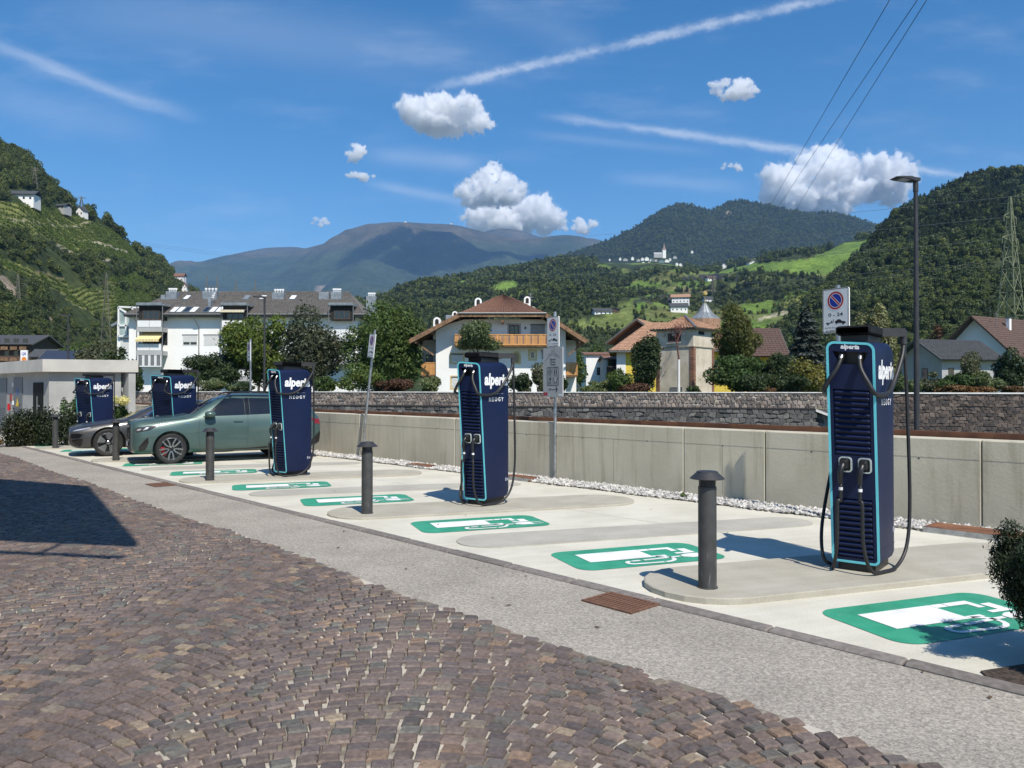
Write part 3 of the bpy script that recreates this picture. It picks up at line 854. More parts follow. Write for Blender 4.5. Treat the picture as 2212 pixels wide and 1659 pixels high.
sheet('parking_bay', strip(-60, 60, KT, 10.35), .0, M_CONC, z0=-.15)

# cobbles: segmental arcs of porphyry setts; the nearest 300 are single stones, the rest one mesh
def cob_edge(s):
    return 3.84 + .035 * math.sin(s * .9) + .012 * math.sin(s * 2.7 + 1) + (.018 * (s - 4) if s > 4 else 0)
bed = sheet('cobble_pavement', [ST(s, cob_edge(s) + .015) for s in np.arange(-12, 60, .35)] + [ST(60, -14), ST(-12, -14)], .002, M_MORTAR)
PAL = [(.105, .078, .072), (.130, .094, .083), (.160, .112, .093), (.088, .068, .070), (.118, .112, .100), (.100, .104, .094), (.078, .070, .070),
       (.215, .135, .088), (.185, .150, .115), (.145, .098, .082), (.122, .092, .086), (.25, .19, .13)]
PW = [16, 18, 14, 12, 5, 4, 8, 5, 4, 13, 14, 1.5]
stones = []
LW, NS, DP, AM = 2.45, 24, .093, .80
RAD = LW / 2 / math.sin(AM); AL = 2 * AM * RAD / NS
for lane in range(-8, 3):
    lc = lane * LW - .55                                     # arcs stand across the road, their crowns away from the camera
    for row in range(10, 300):
        sh_ = rng.random() * .5
        for i in range(NS + 1):
            ang = ((i + sh_) / NS - .5) * 2 * AM + rng.uniform(-.006, .006)
            if abs(ang) > AM: continue
            c = Vector((lc + RAD * math.sin(ang), row * DP + RAD * (math.cos(ang) - math.cos(AM)) + (lane % 2) * .05, 0))
            s, t = c.x * US.x + c.y * US.y, c.x * UT.x + c.y * UT.y
            if t > cob_edge(s) - .03: continue
            if c.y < 2.6 or c.y > 25 or abs(c.x) > .70 * c.y + .5: continue
            stones.append((c, s, t, -ang))
stones.sort(key=lambda q: q[0].x ** 2 + (q[0].y) ** 2)
def stone_geo(c, ang):
    lx, ly = AL * rng.uniform(.82, .97), DP * math.cos(ang) ** .9 * rng.uniform(.86, .98)
    a = ang + rng.uniform(-.09, .09)
    ex = Vector((math.cos(a), math.sin(a), 0)); ey = Vector((-math.sin(a), math.cos(a), 0))
    z = .020 + rng.uniform(-.005, .006); tx, ty = rng.uniform(-.03, .03), rng.uniform(-.03, .03)
    out = [[], [], []]
    for k in range(8):
        sx = (-1, -.3, .3, 1, 1, .3, -.3, -1)[k] * lx / 2 * rng.uniform(.93, 1.04)
        sy = (-1, -1, -1, -1, 1, 1, 1, 1)[k] * ly / 2 * rng.uniform(.88, 1.06)
        for r, (f, zz) in enumerate(((1.0, -.02), (.985, z - .011), (.86, z))):
            p = c + ex * sx * f + ey * sy * (f if r < 2 else .84)
            out[r].append((p.x, p.y, zz + tx * sx + ty * sy))
    F = []
    for r in range(2):
        for k in range(8):
            F.append((r * 8 + k, r * 8 + (k + 1) % 8, r * 8 + 8 + (k + 1) % 8, r * 8 + 8 + k))
    F += [(16, 17, 22, 23), (17, 18, 21, 22), (18, 19, 20, 21)]
    col = rng.choices(PAL, PW)[0]; col = tuple(.38 * m_ + .62 * x for m_, x in zip((.138, .106, .092), col)); q = rng.uniform(.95, 1.42)
    return out[0] + out[1] + out[2], F, (col[0] * q * .96, col[1] * q * .99, col[2] * q * .95)
big = MB(); big.cols = []
vis = [q for q in stones if 3.3 < q[0].y]
near = [q for q in vis if abs(q[0].x) < .68 * q[0].y and q[0].y > 3.42][:300]
nearset = set(id(q) for q in near)
for q in stones:
    v, f, col = stone_geo(q[0], q[3])
    if id(q) in nearset:
        one = MB(); one.add(v, f); one.cols = [(*col, 1)] * len(v)
        one.build('cobblestone', M_SET, bed)
    else:
        big.add(v, f); big.cols += [(*col, 1)] * len(v)
o = big.build('cobblestones', M_SET, bed); o['kind'] = 'stuff'

# kerb: single stones
kerb = sheet('kerb', strip(-14, 46, KT - .12, KT - .005), -.02, M_MORTAR)
s = -13.0
while s < 44:
    L = rng.uniform(.75, 1.15)
    mb = MB()
    z = .012 + rng.uniform(-.004, .004); dt = rng.uniform(-.004, .004)
    a, b = s + .006, s + L - .006
    pr = [(KT - .125 + dt, -.05), (KT - .122 + dt, z - .012), (KT - .110 + dt, z), (KT - .012 + dt, z + .006), (KT - .004, z - .004), (KT - .004, -.05)]
    rings = [[ST(x, t, zz) for t, zz in pr] for x in (a, a + .012, (a + b) / 2, b - .012, b)]
    rings[0] = [ST(a, t + (.008 if t < KT - .06 else -.002), zz - (.008 if zz > 0 else 0)) for t, zz in pr]
    rings[-1] = [ST(b, t + (.008 if t < KT - .06 else -.002), zz - (.008 if zz > 0 else 0)) for t, zz in pr]
    mb.loft(rings, True, True, True)
    mb.build('kerbstone', M_KERB, kerb)
    s += L

# islands between the bays
def stadium(p0, p1, r0, r1, n=10):
    p0, p1 = Vector(p0), Vector(p1)
    d = (p1 - p0).normalized(); nn = Vector((-d.y, d.x, 0))
    out = []
    for i in range(n + 1):
        a = math.pi / 2 + math.pi * i / n
        out.append(p0 + (d * math.cos(a) + nn * math.sin(a)) * r0)
    for i in range(n + 1):
        a = -math.pi / 2 + math.pi * i / n
        out.append(p1 + (d * math.cos(a) + nn * math.sin(a)) * r1)
    return out
B1 = [Vector((1.74, 6.86, 0)), Vector((-2.07, 11.0, 0)), Vector((-5.91, 15.06, 0)), Vector((-9.96, 19.35, 0)), Vector((-13.95, 23.5, 0))]
M_RIM = pm('island_edge', (.42, .37, .28), .85, var=.1, scale=6)
for i, b in enumerate(B1):
    p0 = b + BAY * .02; p1 = b + BAY * 3.62
    r = .58
    mb = MB(); h = .055 if i in (0, 5) else .03
    ring = stadium(p0, p1, r, r)
    mb.loft([[(p.x, p.y, -.01) for p in ring], [(p.x, p.y, h - .008) for p in ring], [(p.x + (p0.x + p1.x - 2 * p.x) * .003, p.y + (p0.y + p1.y - 2 * p.y) * .003, h) for p in ring]], True, False, True)
    o = mb.build('pavement_island', M_ISLE); o['kind'] = 'structure'
mids = [G(1023, 1170), None]
for k in range(0, 5):
    a = B1[0].lerp(B1[1], .5 + k) if k < 4 else None
    if a is None: continue
    # thin islands lie half way between the wide ones
    p0 = a + BAY * .02 + Vector((-.10, .02, 0)); p1 = a + BAY * 4.0
    ring = stadium(p0, p1, .40, .36)
    mb = MB(); h = .012
    mb.loft([[(p.x, p.y, -.01) for p in ring], [(p.x, p.y, h) for p in ring]], True, False, True)
    o = mb.build('pavement_island', M_ISLE2); o['kind'] = 'structure'

# saw cut joints across the bays
bay = bpy.data.objects['parking_bay']; M_CUT = pm('saw_cut', (.22, .205, .17), .9)
for t_ in (8.35,):
    mb = MB(); mb.add([ST(-20, t_, .003), ST(50, t_, .003), ST(50, t_ + .006, .003), ST(-20, t_ + .006, .003)], [(0, 1, 2, 3)]); mb.build('joint', M_CUT, bay)
# green charging bay symbols
def marking(c, label):
    ax, ay = Vector((math.cos(R(20.5)), math.sin(R(20.5)), 0)), Vector((-math.sin(R(20.5)), math.cos(R(20.5)), 0))
    o = thing('bay_marking', label, 'road marking', (c.x, c.y, 0), 0, 'green charging symbols painted on the bays')
    L, W = 1.72, .90
    f = lambda z: (lambda a, b: (ax.x * a + ay.x * b, ax.y * a + ay.y * b, z))
    mb = MB(); rr = rrect(-L / 2, L / 2, -W / 2, W / 2, .17, 6)
    mb.add([f(.004)(a, b) for a, b in rr], [tuple(range(len(rr)))]); mb.build('green_field', M_GREEN, o)
    mb = MB(); g = f(.008)
    def poly(p): mb.add([g(a, b) for a, b in p], [tuple(range(len(p)))])
    def stroke(pts, w):
        pts = [Vector((q[0], q[1])) for q in pts]
        lft, rgt = [], []
        for i, p in enumerate(pts):
            d = (pts[min(i + 1, len(pts) - 1)] - pts[max(i - 1, 0)]).normalized(); nn = Vector((-d.y, d.x)) * w / 2
            lft.append(p + nn); rgt.append(p - nn)
        for i in range(len(pts) - 1):
            poly([rgt[i], rgt[i + 1], lft[i + 1], lft[i]])
    poly([(-.62, -.14), (.12, -.14), (.12, .24), (-.62, .24)])          # the pump body, foot towards the road
    poly([(.125, .16), (.25, .16), (.25, .24), (.125, .24)]); poly([(.125, -.14), (.28, -.14), (.28, -.085), (.125, -.085)])
    poly([(.26, .16), (.52, .16), (.52, .24), (.26, .24)]); poly([(.45, .05), (.52, .05), (.52, .159), (.45, .159)])
    poly([(.43, -.085), (.66, -.085), (.66, .13), (.555, .13), (.555, -.03), (.43, -.03)])
    arc = [(.12 + .16 * math.cos(a), -.25 + .13 * math.sin(a)) for a in np.linspace(R(80), R(-90), 10)]
    stroke(arc, .045)
    stroke([(.10, -.38), (-.22, -.36)] , .045)
    stroke([(-.22 + .06 * math.cos(a), -.30 + .06 * math.sin(a)) for a in np.linspace(R(270), R(90), 8)], .045)
    stroke([(-.20, -.24), (-.10, -.235)], .045); stroke([(-.06, -.235), (.40, -.20)], .045)
    poly([(.42, -.235), (.50, -.29), (.66, -.29), (.66, -.12), (.50, -.12), (.42, -.165)])
    poly([(.662, -.165), (.80, -.165), (.80, -.14), (.662, -.14)]); poly([(.662, -.27), (.80, -.27), (.80, -.245), (.662, -.245)])
    mb.build('white_symbol', M_WHITEP, o)
    return o
mk = [(Vector((3.35, 5.99, 0)), 'green and white charging symbol half shaded by the bush at the right'),
      (Vector((1.33, 8.17, 0)), 'green and white charging symbol behind the nearest bollard'),
      (Vector((-.42, 10.13, 0)), 'green and white charging symbol in front of the middle charger'),
      (Vector((-2.48, 12.33, 0)), 'green and white charging symbol behind the second bollard'),
      (Vector((-4.23, 14.15, 0)), 'green and white charging symbol in the bay just right of the third bollard'),
      (Vector((-6.38, 16.5, 0)), 'green and white charging symbol beside the green car, cut by the third bollard'),
      (Vector((-8.35, 18.45, 0)), 'green and white charging symbol under the green car'),
      (Vector((-12.3, 22.7, 0)), 'green and white charging symbol under the nose of the grey car'),
      (Vector((-14.3, 24.75, 0)), 'green and white charging symbol farthest off, in front of the dark hedge')]
for c, l in mk: marking(c, l)

# gravel strip along the wall
GT0, GT1 = 10.3, 10.92
sheet('gravel_bed', strip(-8, 46, 10.35, 10.95), .012, pm('gravel_base', (.36, .34, .30), .95, var=.3, scale=60))
g = np.random.default_rng(5); n = 13000
s_ = 29 * g.random(n) ** 1.4 - 1.6; t_ = GT0 + (GT1 - GT0) * g.random(n) + .03 * np.sin(s_ * 3)
base = np.array([[1, 0, 0], [-1, 0, 0], [0, 1, 0], [0, -1, 0], [0, 0, 1], [0, 0, -1]], float)
fc = np.array([[0, 2, 4], [2, 1, 4], [1, 3, 4], [3, 0, 4], [2, 0, 5], [1, 2, 5], [3, 1, 5], [0, 3, 5]])
sz = (.016 + .022 * g.random(n))[:, None, None]
off = base[None] * sz * (.6 + .8 * g.random((n, 6, 3))) + sz * .25 * g.normal(size=(n, 6, 3))
off[:, :, 2] *= .75
ctr = np.stack([US.x * s_ + UT.x * t_, US.y * s_ + UT.y * t_, .022 + .018 * g.random(n)], -1)
V = (ctr[:, None, :] + off).reshape(-1, 3)
F = (fc[None] + (np.arange(n) * 6)[:, None, None]).reshape(-1, 3)
cc = np.repeat((.33 + .32 * g.random((n, 1))) * np.array([[1.0, .975, .93]]) * np.where(g.random((n, 1)) < .12, .5, 1), 6, 0)
o = link('gravel', np_mesh('gravel', V, F, M_GRAVEL, cc))
tag(o, 'strip of pale crushed stone along the foot of the concrete wall', 'gravel', kind='stuff')

# steel covers in the gravel and drain grates in the road
def plate(s, t, L, W, label):
    o = thing('steel_cover', label, 'cover plate', ST(s, t, .0), math.atan2(US.y, US.x), 'rusty steel covers in the gravel')
    mb = MB(); mb.bbox(-L / 2, L / 2, -W / 2, W / 2, .0, .075, .004); mb.build('plate', M_CORTEN, o)
    mb = MB()
    for y in (-W / 2 - .008, W / 2 + .002): mb.box(-L / 2 - .01, L / 2 + .01, y, y + .006, .0, .068)
    mb.build('edging', M_ZINC, o)
M_ZINC = pm('galvanised_steel', (.42, .43, .44), .42, .85, var=.12, scale=9, bump=.0005, bscale=40)
def sOf(p): return p.x * US.x + p.y * US.y
plate(sOf(G(2110, 1157)), 10.45, 1.05, .42, 'rusty steel plate in the gravel behind the clipped bush')
plate(sOf(G(1128, 1036)), 10.45, .7, .3, 'rusty steel plate in the gravel right of the middle charger')
plate(sOf(G(906, 1010)), 10.45, .7, .3, 'rusty steel plate in the gravel left of the middle charger')
M_RUST = pm('rusty_iron', (.10, .048, .030), .85, var=.25, scale=14, bump=.002, bscale=60, col2=(.19, .095, .055))
def grate(c, label, L=.56, W=.42):
    o = thing('drain_grate', label, 'drain', (c.x, c.y, 0), math.atan2(US.y, US.x), 'rusty drain grates in the road')
    mb = MB(); mb.box(-L / 2, L / 2, -W / 2, W / 2, -.003, .001); mb.build('sump', pm('dark_sump', (.012, .01, .01), 1), o)
    mb = MB()
    for (x0, x1, y0, y1) in ((-L / 2, L / 2, -W / 2, -W / 2 + .03), (-L / 2, L / 2, W / 2 - .03, W / 2), (-L / 2, -L / 2 + .03, -W / 2 + .03, W / 2 - .03), (L / 2 - .03, L / 2, -W / 2 + .03, W / 2 - .03)):
        mb.box(x0, x1, y0, y1, -.003, .010)
    mb.build('frame', M_RUST, o)
    me = MB(); me.box(-.011, .011, -W / 2 + .03, W / 2 - .03, .0, .008)
    first = None
    for k in range(11):
        x = -L / 2 + .06 + k * (L - .12) / 10
        if first is None: first = me.build('bar', M_RUST, o, (x, 0, 0))
        else:
            b = first.copy(); COL.objects.link(b); b.parent = o; b.location = (x, 0, 0)
grate(G(1340, 1302), 'rusty drain grate near the nearest bollard', .52, .38)
grate(G(350, 1047), 'rusty drain grate far down the road near the green car')
# planting bed at the right, under the clipped bush
mb = MB()
bp = G(2118, 1453); bedp = [ST(1.45, KT + .01), bp, bp + BAY * 4.6, ST(-4.5, 9.65), ST(-4.5, KT + .01)]
mb.prism([(p.x, p.y) for p in bedp], .012, lambda a, b, d: (a, b, d))
struct('planting_bed', mb, M_EARTH)
# dry leaves and weeds
M_DRY = pm('dead_leaf', (.09, .055, .03), .9, var=.3, scale=20)
mb = MB()
for k in range(70):
    if k < 26: p = Vector((rng.uniform(3.1, 4.6), 0, 0)); p.y = 4.55 - (p.x - 3.3) * .93 + rng.uniform(-.25, .12); p.z = .002
    elif k < 50: p = ST(rng.uniform(-3, 9), rng.uniform(4.2, 5.15), .0)
    else: p = ST(rng.uniform(2, 16), rng.uniform(6, 10), .012)
    a = rng.uniform(0, 6.28); L, W = rng.uniform(.015, .04), rng.uniform(.006, .014)
    d = Vector((math.cos(a), math.sin(a), rng.uniform(-.1, .3))); e = Vector((-math.sin(a), math.cos(a), rng.uniform(-.2, .2)))
    p = p + Vector((0, 0, .006))
    mb.add([p - d * L, p + e * W, p + d * L, p - e * W + Vector((0, 0, .003))], [(0, 1, 2, 3)])
tag(mb.build('leaves', M_DRY), 'dry fallen leaves and bits scattered on the paving', 'litter', kind='stuff')
# ---------------------------------------------------------------- concrete wall, steel edging, river walls
def wall_conc():
    m = pm('wall_concrete', (.455, .42, .325), .85, var=.05, scale=.9, bump=.003, bscale=24, col2=(.55, .512, .405), spec=.25, objrand=.05)
    w = NT(m.node_tree); bs = m.node_tree.nodes['Principled BSDF']
    src = bs.inputs['Base Color'].links[0].from_socket
    tc = w.add('ShaderNodeTexCoord')
    st = w.noise(w.vm('MULTIPLY', tc.outputs['Object'], (6, 6, .5)), 1.2, 4)           # rain streaks
    c = w.mix(1.0, src, w.mix(w.mr(st, .5, .72), (1, 1, 1), (.80, .78, .75)), 'MULTIPLY')
    vo = w.add('ShaderNodeTexVoronoi'); vo.inputs['Scale'].default_value = 11; w.l.new(tc.outputs['Object'], vo.inputs['Vector'])
    pit = w.mr(vo.outputs['Distance'], .03, .07, 0, 1)
    c = w.mix(pit, w.mix(1.0, c, (.6, .58, .55), 'MULTIPLY'), c)
    w.l.new(c, bs.inputs['Base Color'])
    return m
M_WALL = wall_conc()
M_CAP = pm('wall_capping', (.60, .585, .52), .85, var=.06, scale=1.5, bump=.002, bscale=50)
M_HOLE = pm('tie_hole', (.10, .095, .085), .9)
cw = thing('concrete_wall', 'long smooth grey concrete wall behind the charging bays', 'wall', ST(0, 10.92, 0))
joints = [-7, -3.0, 0.1, 3.05, 6.0, 7.48, 10.5, 13.6, 17.6, 21, 25, 29, 34, 40, 46]
inv = ST(0, 10.92, 0)
def wfn(s, t, z): return ST(s, t, z) - inv
for a, b in zip(joints[:-1], joints[1:]):
    mb = MB()
    rings = []
    for s_ in (a + .006, a + .018, b - .018, b - .006):
        e = .010 if s_ in (a + .006, b - .006) else 0
        rings.append([wfn(s_, 10.92 + e, -.1), wfn(s_, 10.92 + e, 1.115), wfn(s_, 10.935 + e, 1.13), wfn(s_, 11.20, 1.13), wfn(s_, 11.20, -.1)])
    mb.loft(rings, True, True, True)
    mb.build('wall_panel', M_WALL, cw)
mb = MB()
for a, b in zip(joints[:-1], joints[1:]):
    n = max(1, round((b - a) / 1.25))
    for k in range(n):
        s_ = a + (k + .5) * (b - a) / n
        c = wfn(s_, 10.9185, .86 + .01 * math.sin(s_))
        mb.add([c + US * .014 * math.cos(q * math.pi / 4) + Vector((0, 0, .014 * math.sin(q * math.pi / 4))) for q in range(8)], [tuple(range(8))])
mb.build('tie_hole', M_HOLE, cw)
mb = MB()
for a, b in zip(joints[:-1], joints[1:]):
    mb.box(a + .02, b - .02, 10.917, 10.9188, .872, .875, fn=wfn)
    mb.box((a + b) / 2, (a + b) / 2 + .003, 10.917, 10.9188, .1, .872, fn=wfn)
mb.build('formwork_line', pm('formwork_joint', (.24, .225, .19), .9), cw)
se = thing('steel_edging', 'long rust brown steel strip running just above the concrete wall', 'edging', ST(0, 11.3, 1.0))
e0 = ST(0, 11.3, 1.0)
s_ = -9.0
while s_ < 46:
    mb = MB(); mb.box(s_ + .004, s_ + 2.996, 11.29, 11.302, .6, 1.205, fn=lambda s, t, z: ST(s, t, z) - e0)
    mb.box(s_ + .004, s_ + 2.996, 11.3021, 11.352, 1.19, 1.205, fn=lambda s, t, z: ST(s, t, z) - e0)
    mb.build('strip', M_CORTEN, se); s_ += 3.0
# river walls on the far bank: stones set in mortar
M_STONE = pm('wall_stone', (1, 1, 1), .85, var=.16, scale=6, bump=.008, bscale=22, attr=True, spec=.2)
M_MORT1 = pm('pale_mortar', (.46, .41, .34), .95, var=.2, scale=3)
M_MORT2 = pm('dark_mortar', (.075, .07, .065), .95, var=.2, scale=3)
M_COPE = pm('wall_coping', (.70, .68, .63), .85, var=.08, scale=2)
def along(pts):
    ds = [0]
    for a, b in zip(pts[:-1], pts[1:]): ds.append(ds[-1] + (b - a).length)
    def f(d):
        d = min(max(d, 0), ds[-1] - 1e-4)
        for i in range(len(ds) - 1):
            if d <= ds[i + 1]:
                q = (d - ds[i]) / (ds[i + 1] - ds[i]); p = pts[i].lerp(pts[i + 1], q); t = (pts[i + 1] - pts[i]).normalized()
                return p, t, Vector((t.y, -t.x, 0))
    return f, ds[-1]
def stone_field(parent, f, d0, d1, zlo, zhi, w, h, off, cols, gap, seed, vis, left, mort):
    """irregular stones between the heights zlo(d) and zhi(d); returns the budget left"""
    g = random.Random(seed)
    mb = MB(); N = int((d1 - d0) / 1.0)
    for k in range(N):
        a, b = d0 + k * (d1 - d0) / N, d0 + (k + 1) * (d1 - d0) / N
        pa, ta, na = f(a); pb, tb, nb = f(b)
        A, B = pa + na * (off - .05), pb + nb * (off - .05)
        mb.add([(A.x, A.y, zlo(a)), (B.x, B.y, zlo(b)), (B.x, B.y, zhi(b)), (A.x, A.y, zhi(a))], [(0, 1, 2, 3)])
    mb.build('mortar', mort, parent)
    nc, nr = int((d1 - d0) / w), max(1, int(round((zhi(d0) - zlo(d0)) / h)))
    jit = {}
    def node(i, j):
        if (i, j) not in jit:
            jit[(i, j)] = (g.uniform(-.33, .33), g.uniform(-.36, .36) if 0 < j < nr else 0)
        return jit[(i, j)]
    items = []
    for j in range(nr):
        for i in range(nc):
            corners = []
            sh = (.5 if j % 2 else 0)
            for (ii, jj) in ((i, j), (i + 1, j), (i + 1, j + 1), (i, j + 1)):
                jx, jz = node(ii * 2 + (j % 2), jj)
                jx2 = node(ii * 2 + 1 + jj * 1000, jj)[0]
                corners.append((ii + sh + (jx if jj == j else jx2) * .7, jj + jz))
            # two extra corners make five and six sided stones
            mx = ((corners[0][0] + corners[1][0]) / 2 + g.uniform(-.2, .2), (corners[0][1] + corners[1][1]) / 2 - g.uniform(-.02, .16))
            mt = ((corners[2][0] + corners[3][0]) / 2 + g.uniform(-.2, .2), (corners[2][1] + corners[3][1]) / 2 + g.uniform(-.02, .16))
            poly = [corners[0], mx, corners[1], corners[2], mt, corners[3]]
            items.append(poly)
    big = MB(); big.cols = []
    for poly in items:
        cx = sum(p[0] for p in poly) / 6; cy = sum(p[1] for p in poly) / 6
        col = g.choice(cols); q = g.uniform(.7, 1.3); col = tuple(x * q for x in col)
        depth = g.uniform(.0, .035)
        def pos(p, sh, dp):
            x = cx + (p[0] - cx) * sh; y = cy + (p[1] - cy) * sh
            d = d0 + x * w
            pp, t, nn = f(d)
            z = zlo(d) + (zhi(d) - zlo(d)) * min(max(y / nr, .004), .996)
            r = pp + nn * (off + dp); return Vector((r.x, r.y, z))
        r0 = [pos(p, 1 - gap, -.06) for p in poly]; r1 = [pos(p, 1 - gap, depth - .02) for p in poly]; r2 = [pos(p, .80 - gap, depth) for p in poly]
        tgt = big
        c = pos((cx, cy), 1, 0)
        sub = left > 0 and vis(c)
        if sub: tgt = MB(); tgt.cols = []
        tgt.loft([r0, r1, r2], True, False, True); tgt.cols += [(*col, 1)] * 18
        if sub: tgt.build('stone', M_STONE, parent); left -= 1
    if big.v:
        o = big.build('stones', M_STONE, parent); o['kind'] = 'stuff'
    return left
WPts = [Vector((p.x, p.y, 0)) for p in WP]
f, TOT = along(WPts)
dof = lambda u: min((abs(proj(*f(d)[0][:2], 1.5)[0] - u), d) for d in np.arange(0, TOT, .25))[1]
top = lambda d: 1.70 - .10 * max(0, (d / TOT - .35))
dsplit = dof(1860); dstep = dof(1762)
mid = lambda d: .84 - .30 * d / TOT
rw = thing('river_wall', 'two tier stone river wall with pale mortar joints across the river', 'wall', (0, 0, 0))
up_cols = [(.23, .185, .155), (.18, .15, .132), (.28, .23, .19), (.145, .122, .11), (.24, .20, .175)]
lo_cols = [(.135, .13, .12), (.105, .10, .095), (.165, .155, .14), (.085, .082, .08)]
rt_cols = [(.115, .09, .075), (.09, .073, .064), (.145, .115, .095), (.072, .062, .057)]
dA = dof(200)
left = stone_field(rw, f, dA, dsplit, mid, lambda d: top(d) - .06, .27, .21, .0, up_cols, .17, 1, lambda c: abs(proj(*c)[0] - 1290) < 560 and 640 < proj(*c)[0], 230, M_MORT1)
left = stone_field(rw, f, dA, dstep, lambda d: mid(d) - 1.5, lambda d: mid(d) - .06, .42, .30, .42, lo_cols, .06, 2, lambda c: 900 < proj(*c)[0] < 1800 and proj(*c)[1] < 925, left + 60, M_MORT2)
mb = MB(); mb2 = MB()
for k in range(40):
    a, b = dA + k * (dsplit - dA) / 40, dA + (k + 1) * (dsplit - dA) / 40
    for (mm, z, hh, o0, o1) in ((mb, top, .06, -.35, .06), ):
        pa, ta, na = f(a); pb, tb, nb = f(b)
        ring = lambda p, nn, d: [(p.x + nn.x * o, p.y + nn.y * o, zz) for o, zz in ((o0, z(d) - hh), (o1, z(d) - hh), (o1, z(d)), (o0, z(d)))]
        mm.loft([ring(pa, na, a), ring(pb, nb, b)])
    if b <= dstep:
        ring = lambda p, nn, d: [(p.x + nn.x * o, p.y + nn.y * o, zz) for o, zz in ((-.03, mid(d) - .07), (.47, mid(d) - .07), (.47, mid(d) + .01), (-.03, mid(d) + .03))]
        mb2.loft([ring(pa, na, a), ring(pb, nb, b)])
mb.build('coping', M_COPE, rw); mb2.build('ledge', pm('ledge_shadow_tone', (.025, .024, .022), .9), rw)  # ledge is near-black: its shadow line is put into the colour
pa, ta, na = f(dstep)
mb = MB()                                   # pale sloping end of the lower tier
for k in range(6):
    q0, q1 = k / 6, (k + 1) / 6
    for (a, b) in (((dstep + 2.6 * q0), (dstep + 2.6 * q1)),):
        A, _, n0 = f(a); B, _, n1 = f(b)
        z0, z1 = mid(dstep) - .02 - 1.0 * q0, mid(dstep) - .02 - 1.0 * q1
        ra = [(A.x + n0.x * o, A.y + n0.y * o, z) for o, z in ((-.02, z0 - .16), (.46, z0 - .16), (.46, z0), (-.02, z0))]
        rb = [(B.x + n1.x * o, B.y + n1.y * o, z) for o, z in ((-.02, z1 - .16), (.46, z1 - .16), (.46, z1), (-.02, z1))]
        mb.loft([ra, rb], True, k == 0, k == 5)
mb.build('end_slope', pm('pale_concrete', (.62, .60, .55), .85, var=.05), rw)
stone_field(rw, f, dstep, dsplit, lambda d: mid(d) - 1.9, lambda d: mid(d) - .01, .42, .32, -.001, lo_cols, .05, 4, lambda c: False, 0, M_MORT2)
rw2 = thing('river_wall', 'single tier dark brown stone river wall behind the right hand street lamp', 'wall', (0, 0, 0))
stone_field(rw2, f, dsplit + .02, TOT - 1.5, lambda d: top(d) - 2.75, lambda d: top(d) - .10, .33, .21, .05, rt_cols, .045, 3, lambda c: proj(*c)[0] < 2230 and proj(*c)[1] < 935, 300, M_MORT2)
mb = MB()
for k in range(16):
    a, b = dsplit + k * (TOT - 1.5 - dsplit) / 16, dsplit + (k + 1) * (TOT - 1.5 - dsplit) / 16
    pa, ta, na = f(a); pb, tb, nb = f(b)
    ring = lambda p, nn, d: [(p.x + nn.x * o, p.y + nn.y * o, zz) for o, zz in ((-.33, top(d) - .10), (.12, top(d) - .10), (.12, top(d) - .01), (-.33, top(d) - .01))]
    mb.loft([ring(pa, na, a), ring(pb, nb, b)])
mb.build('coping', M_COPE, rw2)
# soil behind the walls
mb = MB()
for k in range(40):
    a, b = k * TOT / 40, (k + 1) * TOT / 40
    pa, ta, na = f(a); pb, tb, nb = f(b)
    mb.loft([[pa - na * .3 + Vector((0, 0, 1.56)), pa - na * 9 + Vector((0, 0, 1.52)), pa - na * 30 + Vector((0, 0, .905))], [pb - nb * .3 + Vector((0, 0, 1.56)), pb - nb * 9 + Vector((0, 0, 1.52)), pb - nb * 30 + Vector((0, 0, .905))]], False)
gb = struct('garden_ground', mb, pm('garden_soil', (.07, .095, .035), .95, var=.3, scale=.6, bump=.05, bscale=3))

# ---------------------------------------------------------------- chargers
M_BLUE = pm('navy_paint', (.0055, .0125, .050), .48, var=.04, scale=3, bump=.0003, bscale=300, spec=.32)
M_BLUED = pm('navy_gap_shade', (.004, .007, .022), .5, var=.05)  # darker navy: shade between the slats put into the colour; seams share it
M_CYAN = pm('cyan_light_strip', (.16, .66, .74), .35, var=.03, scale=5)
M_BLACK = pm('black_plastic', (.014, .014, .015), .42, var=.1, scale=8)
M_RUBBER = pm('black_rubber', (.016, .016, .017), .5, var=.1, scale=10)
M_ANTH = pm('anthracite_metal', (.038, .038, .040), .5, .1, var=.08, scale=9, bump=.0004, bscale=200)
M_PRINT = pm('white_print', (.84, .84, .84), .5, var=.01)
M_PRINTG = pm('grey_print', (.32, .34, .40), .5, var=.01)
M_FRAME = pm('socket_frame', (.50, .56, .54), .4, var=.03)
M_STEEL = pm('bright_steel', (.55, .55, .55), .28, .9, var=.05)
M_TAGW = pm('white_tape', (.78, .78, .78), .5)

